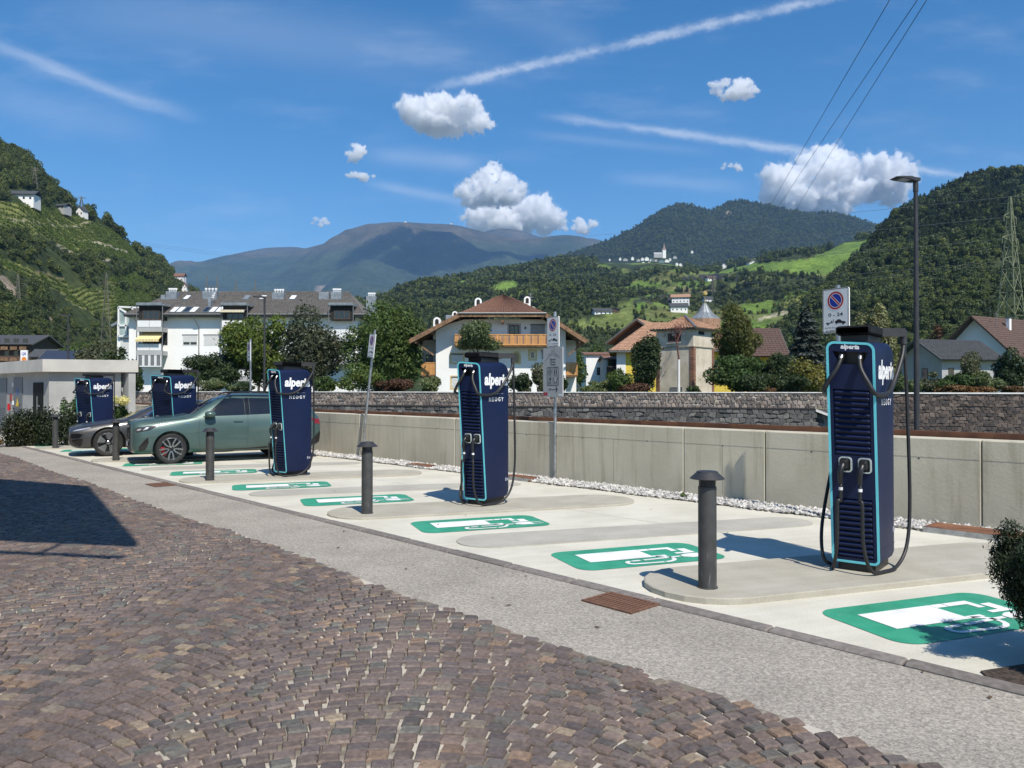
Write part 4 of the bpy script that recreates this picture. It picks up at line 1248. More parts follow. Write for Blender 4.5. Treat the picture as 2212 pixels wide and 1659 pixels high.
def charger_proto(w, sock, label, wide):
    o = thing('charging_station', label, 'ev charger', (0, 0, 0), 0, 'ev chargers standing in the bays')
    HT = 2.165; DT, DB = .60, .60
    yf = lambda z: -.18 * z / 2.2
    def F(x, z, d=0.0):
        sh = .085 * (x + w / 2) * (min(.43, w) / w if w > .43 else 1) ** .35 * max(0, min(1, (z - .35) / 1.85)) ** 1.3
        return Vector((x, yf(z) + d, z - sh))
    # body
    rings = []
    for (t, dt, db, ix) in ((0, 0, 0, 0), (.35, 0, 0, 0), (.80, -.005, .0, 0), (.90, -.03, .02, .002), (.96, -.075, .05, .010), (1.0, -.14, .10, .03)):
        rr = rrect(-w / 2 + ix, w / 2 - ix, .075 + db, HT + dt, [.05, .05, .075, .075], 5)
        ring = []
        for x, z in rr:
            p = F(x, z)
            q = Vector((x, p.y + (DT - p.y) * t, p.z * (1 - min(1, t * 1.3)) + z * min(1, t * 1.3)))
            ring.append(q)
        rings.append(ring)
    mb = MB(); mb.loft(rings, True, False, True); mb.build('body', M_BLUE, o, angle=35)
    # seams round the top cap and the foot on both flanks
    for sx in (-1, 1):
        for z in (2.025, .22):
            x0 = sx * (w / 2 + .0008); mb = MB()
            mb.add([F(x0, z) + Vector((0, .01, 0)), Vector((x0, DT - .03, z)), Vector((x0, DT - .03, z - .005)), F(x0, z - .005) + Vector((0, .01, 0))], [(0, 1, 2, 3)])
            mb.build('seam', M_BLUED, o)
    # light strip
    outer = rrect(-w / 2 + .002, w / 2 - .002, .077, HT - .002, [.05, .05, .075, .075], 6)
    inner = rrect(-w / 2 + .024, w / 2 - .024, .099, HT - .024, [.032, .032, .055, .055], 6)
    mb = MB(); mb.loft([[F(x, z, .004) for x, z in outer], [F(x, z, -.006) for x, z in outer], [F(x, z, -.006) for x, z in inner], [F(x, z, .012) for x, z in inner]])
    mb.build('light_strip', M_CYAN, o, angle=30)
    # front panel around the louvres and the cable recess
    mb = MB(); xi = w / 2 - .0245; lw = xi - .030 if not wide else xi - .05
    Z = [.0995, .13, .69, 1.10, 1.72, 1.955, 2.07, HT - .0245]
    def pane(poly, d0=-.003, d1=.02): mb.prism(poly, 1.0, lambda a, b, d: F(a, b, d1 + (d0 - d1) * d))
    top_r = rrect(-xi, xi, Z[6], Z[7], [.001, .001, .055, .055], 5); pane(top_r)
    bot_r = rrect(-xi, xi, Z[0], Z[1], [.032, .032, .001, .001], 5); pane(bot_r)
    for z0, z1 in ((Z[1], Z[2]), (Z[3], Z[4])):
        pane([(-xi, z0), (-lw, z0), (-lw, z1), (-xi, z1)]); pane([(lw, z0), (xi, z0), (xi, z1), (lw, z1)])
    pane([(-xi, Z[2]), (xi, Z[2]), (xi, Z[3]), (-xi, Z[3])])
    rx, rb = xi - .035, xi - .085
    pane([(-xi, Z[4]), (xi, Z[4]), (xi, Z[5]), (-xi, Z[5])])
    pane([(-xi, Z[5]), (-rb, Z[5]), (-rx, Z[6]), (-xi, Z[6])]); pane([(rb, Z[5]), (xi, Z[5]), (xi, Z[6]), (rx, Z[6])])
    mb.build('front_panel', M_BLUE, o, angle=30)
    for z0, z1 in ((Z[1], Z[2]), (Z[3], Z[4])):
        mb = MB(); mb.add([F(-lw, z0, .022), F(lw, z0, .022), F(lw, z1, .022), F(-lw, z1, .022)], [(0, 1, 2, 3)])
        mb.build('louvre_back', M_BLUED, o)
    mb = MB()
    mb.add([F(-rx - .01, Z[5] - .004, .08), F(rx + .01, Z[5] - .004, .08), F(rx + .01, Z[6] + .004, .08), F(-rx - .01, Z[6] + .004, .08)], [(0, 1, 2, 3)])
    for sx in (-1, 1):
        mb.add([F(sx * (rx + .012), Z[5], .005), F(sx * (rx + .012), Z[6], .005), F(sx * (rx + .012), Z[6], .082), F(sx * (rx + .012), Z[5], .082)], [(0, 1, 2, 3)])
    mb.add([F(-rx, Z[6] + .002, .01), F(rx, Z[6] + .002, .01), F(rx, Z[6] + .002, .082), F(-rx, Z[6] + .002, .082)], [(0, 1, 2, 3)])
    mb.add([F(-rx, Z[5] - .002, .01), F(rx, Z[5] - .002, .01), F(rx, Z[5] - .002, .082), F(-rx, Z[5] - .002, .082)], [(0, 1, 2, 3)])
    mb.build('cable_recess', M_BLACK, o)
    # louvre slats
    for z0, z1, n in ((Z[1], Z[2], 11), (Z[3], Z[4], 12)):
        pit = (z1 - z0) / n
        for k in range(n):
            za, zb = z0 + k * pit + .006, z0 + (k + 1) * pit - .006
            mb = MB(); x1 = lw - .004
            pr = [(.016, za), (-.007, za + .004), (-.009, za + .014), (.014, zb)]
            rings = []
            for x, dd in ((-x1, .010), (-x1 + .014, 0), (x1 - .014, 0), (x1, .010)):
                rings.append([F(x, z, d + dd * (1 if d < .01 else 0)) for d, z in pr])
            mb.loft(rings, True, True, True)
            mb.build('slat', M_BLUE, o)
    # lettering
    mb = MB(); add_text(mb, 'alperia', lambda a, b: F(a, 2.112 + b, -.0045), .165 if not wide else .225, .058, bold=.045, shear=.18); mb.build('lettering', M_PRINT, o)
    for sx in (1, -1):
        fn = lambda a, b, zc: Vector((sx * (w / 2 + .0025), .235 + sx * a, zc + b))
        for tx, zc, ww, hh, kw in (('alperia', 1.865, .60, .235, dict(bold=.042, shear=.12)), ('NEOGY', 1.59, .375, .062, dict(bold=.018, spacing=1.55)), ('powered by', 1.677, .095, .017, dict(bold=.03))):
            mb = MB(); add_text(mb, tx, lambda a, b: fn(a, b, zc), ww, hh, **kw); mb.build('lettering', M_PRINT, o)
    for sx in (1, -1):
        for y0, y1 in ((.05, .165), (.305, .42)):
            mb = MB(); mb.box(sx * (w / 2 + .0005) if sx > 0 else -w / 2 - .0025, sx * (w / 2 + .0025) if sx > 0 else -w / 2 - .0005, y0, y1, 1.674, 1.679); mb.build('printed_rule', M_PRINTG, o)
    for yy, zz, ww, hh in ((.475, .33, .03, .05), (.52, .335, .03, .035)):
        mb = MB(); mb.box(w / 2 + .0005, w / 2 + .002, yy, yy + ww, zz, zz + hh); mb.build('sticker', M_PRINTG, o)
    # plinth
    mb = MB(); mb.box(-w / 2 + .05, w / 2 - .05, .03, .52, .0, .085); mb.build('plinth', M_BLACK, o)
    # cable guide on the roof
    mb = MB(); mb.box(-.12, .12, -.02, .44, HT - .05, HT + .05)
    mb.build('guide_base', M_BLACK, o)
    mb = MB(); mb.bbox(-.155, .155, -.09, .52, HT + .051, HT + .138, .018)
    gh = mb.build('cable_guide', M_ANTH, o)
    for sx in (-1, 1):
        tipx = sx * (w / 2 + (.085 if sx > 0 else .03))
        mb.bar((sx * .13, .40, HT + .095), (tipx, .56, HT + .095), .07, .08)
        mb.tube([(tipx, .56, HT + .12), (tipx, .56, HT - .02)], .032, 10)
        mb.build('guide_arm', M_ANTH, o)
    # sockets, connectors, hoses
    for sx in (-1, 1):
        cx, cz = sx * sock + .02, 1.01
        mb = MB(); a_, b_ = rrect(cx - .058, cx + .058, cz - .072, cz + .072, .03, 4), rrect(cx - .046, cx + .046, cz - .06, cz + .06, .022, 4)
        mb.loft([[F(x, z, -.002) for x, z in a_], [F(x, z, -.018) for x, z in a_], [F(x, z, -.018) for x, z in b_], [F(x, z, -.002) for x, z in b_]])
        sf = mb.build('socket_frame', M_FRAME, o, angle=30)
        mb = MB(); mb.add([F(x, z, -.005) for x, z in b_], [tuple(range(len(b_)))]); mb.build('socket_well', M_BLACK, sf)
        mb = MB()                                                   # the connector: body, grip, neck
        c0 = F(cx - .004, cz + .012, -.01)
        mb.loft([[c0 + Vector((x * k, -dy, z * k2 + dz)) for x, z in rrect(-.036, .036, -.044, .044, .014, 3)]
                 for dy, k, k2, dz in ((0, 1, 1, 0), (.05, 1, 1, -.004), (.075, .86, .72, -.012))], True, False, True)
        g0 = c0 + Vector((-.004, -.066, -.018))
        mb.tube([g0 + Vector((0, .03, .02)), g0, g0 + Vector((-.01, -.026, -.045)), g0 + Vector((-.014, -.024, -.11)), g0 + Vector((-.014, -.012, -.165))], [.024, .029, .026, .023, .019], 10)
        pl = mb.build('connector', M_BLACK, o, angle=40)
        e = g0 + Vector((-.014, -.010, -.165))
        mb = MB(); mb.tube([e + Vector((0, 0, -.035)), e + Vector((0, 0, -.062))], .019, 10); mb.build('cable_tag', M_TAGW, pl)
        o0 = F(sx * sock * .95, 2.035, .05)
        mb = MB(); mb.tube([o0 + Vector((0, .0, .02)), o0 + Vector((0, -.035, -.01)), o0 + Vector((sx * .003, -.055, -.035))], [.024, .024, .021], 10)
        mb.build('cable_gland', M_STEEL, o, angle=40)
        tipx = sx * (w / 2 + (.085 if sx > 0 else .03)); ed = w / 2
        path = [o0 + Vector((0, -.05, -.03)), F(sx * (sock + .02), 1.91, -.055), F(sx * (sock + .09 if not wide else ed - .17), 1.785, -.09), F(sx * (ed + .01), 1.69, -.06),
                Vector((sx * (ed + .045), .12, 1.675)), Vector((sx * (ed + .06), .33, 1.81)), Vector((tipx, .50, 2.03)), Vector((tipx, .56, HT - .02))]
        mb = MB(); mb.tube(catmull(path, 6), .0215, 9); mb.build('hose', M_RUBBER, o, smooth=True)
        low = [Vector((tipx, .56, HT - .01)), Vector((tipx + sx * .015, .555, 2.0)), *([Vector((tipx + .04, .545, 1.3)), Vector((tipx + .055, .53, .6)), Vector((tipx + .045, .44, .22)), Vector((tipx + .0, .26, .05))] if sx > 0 else [Vector((-ed - .07, .50, 1.3)), Vector((-ed - .12, .30, .75)), Vector((-ed - .13, .12, .35)), Vector((-ed - .08, .0, .10))]),
               Vector((ed * sx + sx * .02, .06, .024)), Vector((sx * (ed - .05), -.12, .05)), Vector((sx * (ed - .10) + .0, -.19, .28)), e * .45 + Vector((sx * (ed - .09) * .55, -.12, .28)) , e + Vector((0, -.005, -.16)), e + Vector((0, 0, -.01))]
        mb = MB(); mb.tube(catmull(low, 7), .0165, 9); mb.build('charging_cable', M_RUBBER, o, smooth=True)
    return o
CH = [(Vector((3.33, 7.46, 0)), 'tall navy blue charger nearest the camera, seen almost face on at the right'),
      (Vector((-.56, 11.80, 0)), 'navy blue charger in the middle, in front of the white chalet'),
      (Vector((-4.73, 15.75, 0)), 'navy blue charger covering the tail of the green car')]
ROTC = R(238 - 270)
c1 = charger_proto(.43, .085, CH[0][1], False)
for i, (p, l) in enumerate(CH):
    o = c1 if i == 0 else copy_tree(c1)
    hz_ = (.055, .03, .03)[i]
    o.location = (p.x * (1 - hz_ / H), p.y * (1 - hz_ / H), hz_); o.rotation_euler = (0, 0, R((231.5, 235.5, 231)[i] - 270)); o['label'] = l
c4 = charger_proto(.88, .27, 'wide navy blue charger rising behind the bonnet of the green car', True)
c4.location = (-9.12, 20.3, .01); c4.rotation_euler = (0, 0, ROTC)
c5 = copy_tree(c4); c5.location = (-13.44, 24.35, .0)
c5['label'] = 'wide navy blue charger rising behind the bonnet of the grey car, farthest left'

# ---------------------------------------------------------------- bollards
M_BOLL = pm('bollard_coating', (.052, .052, .051), .55, .0, var=.10, scale=7, bump=.0004, bscale=160)
_w = NT(M_BOLL.node_tree); _bs = M_BOLL.node_tree.nodes['Principled BSDF']
_src = _bs.inputs['Base Color'].links[0].from_socket
_tc = _w.add('ShaderNodeTexCoord')
_sep = _w.add('ShaderNodeSeparateXYZ'); _w.l.new(_tc.outputs['Object'], _sep.inputs[0])
_n = _w.noise(_w.vm('MULTIPLY', _tc.outputs['Object'], (30, 30, 3.0)), 1.6, 5, .7)
_low = _w.mr(_sep.outputs[2], .0, .75, 1.0, .0)
_sc = _w.m('MULTIPLY', _w.mr(_n, .60, .66), _low)
_w.l.new(_w.mix(_w.m('MULTIPLY', _sc, .75), _src, (.24, .23, .22)), _bs.inputs['Base Color'])
def bollard(label):
    o = thing('bollard', label, 'bollard', (0, 0, 0), 0, 'bollards at the heads of the bays')
    mb = MB(); mb.lathe([(.078, 0), (.078, .868), (.075, .870)], 28, cap=False); mb.build('post', M_BOLL, o, angle=40)
    mb = MB(); mb.lathe([(.0755, .8695), (.0715, .871), (.0715, .936)], 24, cap=False); mb.build('louvre_shade_ring', M_BLACK, o, angle=40)  # black louvre ring; its colour also carries the shade under the cap
    mb = MB(); mb.lathe([(.0, .934), (.140, .934), (.1475, .937), (.1475, .941), (.092, .990), (.090, .998), (.080, 1.002), (.0, 1.003)], 28, cap=False); mb.build('cap', M_ANTH, o, angle=30)
    mb = MB(); mb.lathe([(.088, 0), (.088, .008), (.079, .010)], 24, cap=False); mb.build('base_ring', M_BOLL, o, angle=40)
    return o
b0 = bollard('dark grey bollard with a scratched shaft, nearest the camera')
BL = ['dark grey bollard with a scratched shaft, nearest the camera', 'dark grey bollard below the leaning no parking sign', 'dark grey bollard in front of the doors of the green car',
      'dark grey bollard between the noses of the grey car and the green car', 'dark grey bollard between the dark hedge and the grey car']
for i, p in enumerate(B1):
    o = b0 if i == 0 else copy_tree(b0)
    hz_ = .055 if i == 0 else .03; o.location = (p.x * (1 - hz_ / H), p.y * (1 - hz_ / H), hz_); o['label'] = BL[i]; o.rotation_euler = (0, 0, .7 + i * 1.3)

# ---------------------------------------------------------------- signs
M_SIGNW = pm('sign_white', (.74, .74, .72), .4, var=.02, scale=3)
M_SIGNG = pm('sign_grey', (.42, .42, .415), .45, var=.03, scale=3)
M_SIGNB = pm('sign_blue', (.012, .03, .30), .4, var=.02)
M_SIGNR = pm('sign_red', (.42, .015, .025), .4, var=.02)
M_INK = pm('sign_black', (.012, .012, .012), .5)
M_INKG = pm('sign_dark_grey', (.16, .16, .165), .5)
SROT = R(212 - 270)
def disc(mb, cx, cz, r0, r1, y, n=28):
    a = [(cx + r1 * math.cos(2 * math.pi * i / n), y, cz + r1 * math.sin(2 * math.pi * i / n)) for i in range(n)]
    if r0 <= 0: mb.add(a, [tuple(range(n))]); return
    b = [(cx + r0 * math.cos(2 * math.pi * i / n), y, cz + r0 * math.sin(2 * math.pi * i / n)) for i in range(n)]
    mb.loft([a, b])
def noparking(parent, z0, yb, lean=None):
    """40 x 60 cm plate whose lower edge is at z0; lies in local x/z, faces -y"""
    T = lean if lean else (lambda v: v)
    mb = MB(); mb.prism(rrect(-.2, .2, z0, z0 + .6, .025, 4), .02, lambda a, b, d: T(Vector((a, yb + .02 - d, b))))
    pl = mb.build('sign_plate', M_SIGNW, parent)
    y = yb - .001
    tr = lambda m: [tuple(T(Vector(p))) for p in m.v]
    mb = MB(); oo, ii = rrect(-.195, .195, z0 + .005, z0 + .595, .022, 4), rrect(-.187, .187, z0 + .013, z0 + .587, .016, 4)
    mb.loft([[(a, y, b) for a, b in oo], [(a, y, b) for a, b in ii]])
    add_text(mb, '0 - 24', lambda a, b: (a, y, z0 + .245 + b), .22, .048, bold=.02)
    add_text(mb, 'frei für E-Ladevorgang', lambda a, b: (a, y, z0 + .068 + b), .33, .026, bold=.012)
    add_text(mb, 'eccetto ricarica', lambda a, b: (a, y, z0 + .030 + b), .30, .026, bold=.012)
    # tow away pictogram
    f2 = lambda pts: mb.add([(a, y, z0 + b) for a, b in pts], [tuple(range(len(pts)))])
    f2([(-.15, .130), (-.06, .130), (-.06, .142), (-.15, .142)]); f2([(-.075, .142), (-.05, .142), (-.05, .165), (-.065, .165)]); f2([(-.05, .132), (-.03, .185), (-.022, .182), (-.038, .130)])
    f2([(-.13, .112), (-.115, .106), (-.10, .112), (-.10, .128), (-.13, .128)])
    f2([(-.01, .135), (.15, .118), (.158, .135), (.13, .148), (.095, .152), (.07, .176), (.03, .178), (.005, .158), (-.012, .155)])
    disc(mb, .115, .118 + z0, 0, .015, y - .0004, 10); disc(mb, .02, .13 + z0, 0, .015, y - .0004, 10)
    mb.v = tr(mb); mb.build('sign_print', M_INK, pl)
    zc = z0 + .435
    mb = MB(); disc(mb, 0, zc, 0, .098, y - .0006); mb.v = tr(mb); mb.build('blue_disc', M_SIGNB, pl)
    mb = MB(); disc(mb, 0, zc, .096, .122, y - .0010)
    q = .7071
    for w0 in (.011,):
        mb.add([((-q) * .097 - q * w0, y - .0010, zc + q * .097 - q * w0), (q * .097 - q * w0, y - .0010, zc - q * .097 - q * w0), (q * .097 + q * w0, y - .0010, zc - q * .097 + q * w0), (-q * .097 + q * w0, y - .0010, zc + q * .097 + q * w0)], [(0, 1, 2, 3)])
    mb.v = tr(mb); mb.build('red_ring', M_SIGNR, pl)
    mb = MB(); disc(mb, 0, zc, .0895, .0965, y - .0014); disc(mb, 0, zc, .1215, .1265, y - .0014)
    for sgn in (-1, 1):
        w0, w1 = sgn * .011, sgn * .017
        mb.add([((-q) * .09 - q * w0, y - .0014, zc + q * .09 - q * w0), (q * .09 - q * w0, y - .0014, zc - q * .09 - q * w0), (q * .09 - q * w1, y - .0014, zc - q * .09 - q * w1), (-q * .09 - q * w1, y - .0014, zc + q * .09 - q * w1)], [(0, 1, 2, 3)])
    mb.v = tr(mb); mb.build('white_line', M_SIGNW, pl)
    return pl
GP = 'no parking signs on galvanised posts along the wall'
def post(o, pts, name='post'):
    mb = MB(); mb.tube(pts, .031, 12); mb.tube([Vector(pts[-1]), Vector(pts[-1]) + Vector((0, 0, .012))], .033, 12)
    return mb.build(name, M_ZINC, o, smooth=False, angle=40)
def clamp(o, z, fn=None):
    mb = MB(); mb.tube([(0, 0, z - .014), (0, 0, z + .014)], .036, 12); mb.bar((0, 0, z), (.055, -.0, z), .02)
    mb.build('clamp', M_STEEL, o)
Y = 10.4
o = thing('no_parking_sign', 'large no parking sign rising behind the nearest charger', 'road sign', (Xat(1811, Y), Y, 0), SROT, GP)
post(o, [(0, 0, 0), (0, 0, Zat(618, Y))]); noparking(o, Zat(719, Y), -.055); clamp(o, 2.75)
Y = 15.06
o = thing('no_parking_sign', 'no parking sign above the grey sight map board, between two chargers', 'road sign', (Xat(1199, Y), Y, 0), SROT, GP)
post(o, [(0, 0, 0), (0, 0, Zat(675, Y))]); noparking(o, Zat(750.5, Y), -.055); clamp(o, .88); clamp(o, .07)
zt = Zat(751.5, Y); zb = zt - .96
tb = thing('tourist_board', 'grey tourist direction board with town outline and pictograms below the no parking sign', 'sign', (Xat(1199, Y), Y, 0), SROT)
mb = MB(); mb.prism(rrect(-.33, .33, zb, zt, .02, 4), .02, lambda a, b, d: Vector((a, -.036 - d, b))); pl = mb.build('board', M_SIGNG, tb)
y = -.0572
mb = MB()
def ln(pts, w=.008):
    for a, b in zip(pts[:-1], pts[1:]):
        mb.bar((a[0], y, zb + a[1]), (b[0], y, zb + b[1]), .0012, w, up=(-(b[1] - a[1]), 0, b[0] - a[0]))
ln([(-.27, .70), (-.16, .77), (-.10, .80), (.0, .85), (.10, .80), (.17, .80), (.25, .755)])
ln([(-.18, .79), (-.15, .83), (-.09, .835), (-.04, .865), (-.03, .92), (.0, .87), (.02, .90), (.05, .93), (.06, .87), (.10, .845), (.17, .80)])
mb.build('town_outline', M_INKG, pl)
mb = MB()
for t_, zz in (('Klausen', .735), ('Chiusa', .685), ('Tluses', .635)): add_text(mb, t_, lambda a, b: (a, y, zb + zz + b), .19, .040, bold=.02)
add_text(mb, 'WC', lambda a, b: (.10 + a, y, zb + .560 + b), .05, .022, bold=.02)
for a, b, c, d in ((-.19, .0, .41, .0), ):
    pass
for (x0, x1, z0, z1) in ((-.20, .20, .215, .585),):
    oo, ii = rrect(x0, x1, zb + z0, zb + z1, .04, 4), rrect(x0 + .010, x1 - .010, zb + z0 + .010, zb + z1 - .010, .034, 4)
    mb.loft([[(a, y, b) for a, b in oo], [(a, y, b) for a, b in ii]])
for (x0, x1, z0, z1) in ((-.18, -.01, .415, .57), (.01, .18, .415, .57), (-.18, -.01, .23, .395), (.01, .18, .23, .395)):
    oo, ii = rrect(x0, x1, zb + z0, zb + z1, .012, 2), rrect(x0 + .006, x1 - .006, zb + z0 + .006, zb + z1 - .006, .008, 2)
    mb.loft([[(a, y, b) for a, b in oo], [(a, y, b) for a, b in ii]])
disc(mb, -.095, zb + .492, .052, .064, y); disc(mb, -.095, zb + .492, .03, .038, y); disc(mb, -.095, zb + .492, 0, .016, y, 12)
for xx in (.065, .125):
    disc(mb, xx, zb + .535, 0, .013, y, 10); mb.box(xx - .016, xx + .016, y - .0005, y, zb + .46, zb + .518); mb.box(xx - .011, xx + .011, y - .0005, y, zb + .425, zb + .46)
for k in range(3): mb.box(-.15 + k * .04, -.132 + k * .04, y - .0005, y, zb + .245, zb + .30)
mb.box(-.15, -.05, y - .0005, y, zb + .31, zb + .322); disc(mb, -.12, zb + .355, 0, .018, y, 10); mb.box(-.095, -.045, y - .0005, y, zb + .335, zb + .375)
ln([(.03, .37), (.05, .29), (.10, .265), (.13, .30), (.165, .36)], .014); ln([(.05, .29), (.05, .25)], .012); ln([(.13, .30), (.15, .25)], .012); disc(mb, .145, zb + .368, 0, .012, y, 8)
add_text(mb, '200 m', lambda a, b: (-.06 + a, y, zb + .145 + b), .17, .042, bold=.02)
mb.box(.04, .14, y - .0005, y, zb + .137, zb + .153); ln([(.105, .20), (.155, .145), (.105, .09)], .022)
mb.build('board_print', M_INK, pl)
mb = MB()
for k in range(2): mb.box(-.32 + k * .075, -.255 + k * .075, y - .0005, y, zb + .02, zb + .09)
mb.build('red_logo', M_SIGNR, pl)
mb = MB(); mb.box(.19, .31, y - .0005, y, zb + .02, zb + .06); mb.build('white_logo', M_SIGNW, pl)
p0 = Vector((-.0, 0, 0))
Y = 19.6
o = thing('no_parking_sign', 'no parking sign on a bent leaning post behind the second bollard', 'road sign', (Xat(787, Y), Y, 0), SROT, GP)
Rx = math.cos(SROT); lx = .095 * (1 / max(.3, Rx))
kz = .72
top_ = Vector((.27, 0.18, 3.28)) 
post(o, [(0, 0, 0), (0, 0, kz), top_])
dv = (top_ - Vector((0, 0, kz))).normalized()
def leanT(v):
    zr = v.z - kz
    base = Vector((0, 0, kz)) + dv * zr
    return base + Vector((v.x, v.y, 0)) - Vector((0, 0, 1)) * (v.x * dv.x)
noparking(o, 2.60, -.055, leanT); clamp(o, .45); clamp(o, .1)
Y = 23.7
o = thing('no_parking_sign', 'no parking sign farthest off, behind the roof of the green car', 'road sign', (Xat(541, Y), Y, 0), SROT, GP)
post(o, [(0, 0, 0), (0, 0, Zat(733, Y))]); noparking(o, Zat(781, Y), -.055)

# ---------------------------------------------------------------- street lamps on the path behind the wall
def lamp(label, u, Y, vtop, rot):
    zt = Zat(vtop, Y)
    o = thing('street_lamp', label, 'street lamp', (Xat(u, Y), Y, .6), rot, 'flat headed street lamps along the river path')
    z = zt - .6
    mb = MB(); mb.lathe([(.050, 0), (.047, z * .5), (.038, z - .35), (.036, z - .12)], 16); mb.build('pole', M_ANTH, o, angle=40)
    mb = MB(); mb.lathe([(.046, z - .26), (.046, z - .05)], 16); mb.build('collar', M_ANTH, o, angle=40)
    mb = MB()
    rings = []
    for x, hw, h0, h1 in ((.07, .045, -.06, -.005), (-.05, .075, -.075, .0), (-.14, .115, -.060, .004), (-.36, .13, -.035, -.004), (-.44, .11, -.03, -.012)):
        rings.append([(x, -hw, h0), (x, hw, h0), (x, hw, h1 - .012), (x, hw * .8, h1), (x, -hw * .8, h1), (x, -hw, h1 - .012)])
    rings = [[(a, b, c + z) for a, b, c in r] for r in rings]
    mb.loft(rings, True, True, True); mb.build('lamp_head', M_ANTH, o, angle=25)
    mb = MB(); mb.add([(-.15, -.09, z - .061), (-.34, -.10, z - .040), (-.34, .10, z - .040), (-.15, .09, z - .061)], [(0, 1, 2, 3)]); mb.build('lens', pm('lamp_glass', (.35, .36, .36), .2), o)
lamp('tall dark street lamp at the right with a flat head turned left', 1980, 14.2, 384, R(8))
lamp('dark street lamp in front of the white apartment block, by the yellow green tree', 571, 31.5, 640, R(12))
lamp('far dark street lamp at the left in front of the vineyard hill', 147, 39, 680, R(20))
# ---------------------------------------------------------------- cars
def carpaint(name, col, col2):
    m = pm(name, col, .42, .30, var=.02, scale=2, col2=col2, coat=.55, bump=0)
    return m
M_CARG = carpaint('green_grey_car_paint', (.056, .100, .094), (.066, .114, .106))
M_CARA = carpaint('grey_car_paint', (.045, .045, .047), (.056, .056, .058))
M_GLASS = pm('car_glass', (.010, .012, .014), .04, var=.05, spec=.8)
M_TYRE = pm('tyre_rubber', (.017, .017, .017), .7, var=.12, scale=30)
M_RIM = pm('rim_alloy', (.30, .30, .31), .25, .9, var=.05)
M_RIMD = pm('rim_dark', (.03, .03, .032), .35, .5, var=.05)
M_TRIM = pm('car_trim_black', (.014, .014, .015), .45, var=.1)
M_GLOSS = pm('gloss_black', (.008, .008, .009), .12, var=.05, spec=.6)
M_LAMP = pm('headlamp_glass', (.045, .05, .055), .06, var=.1, spec=.8)
M_LED = pm('headlamp_reflector', (.75, .76, .78), .15, .6, var=.05)
M_CAL = pm('red_caliper', (.42, .012, .012), .35, var=.03)
M_PLATE = pm('number_plate', (.72, .72, .72), .4, var=.02)
M_CHROME = pm('chrome', (.62, .62, .63), .12, 1.0, var=.02)

def fixn(me):
    bm = bmesh.new(); bm.from_mesh(me); bmesh.ops.recalc_face_normals(bm, faces=bm.faces[:]); bm.to_mesh(me); bm.free(); me.update()

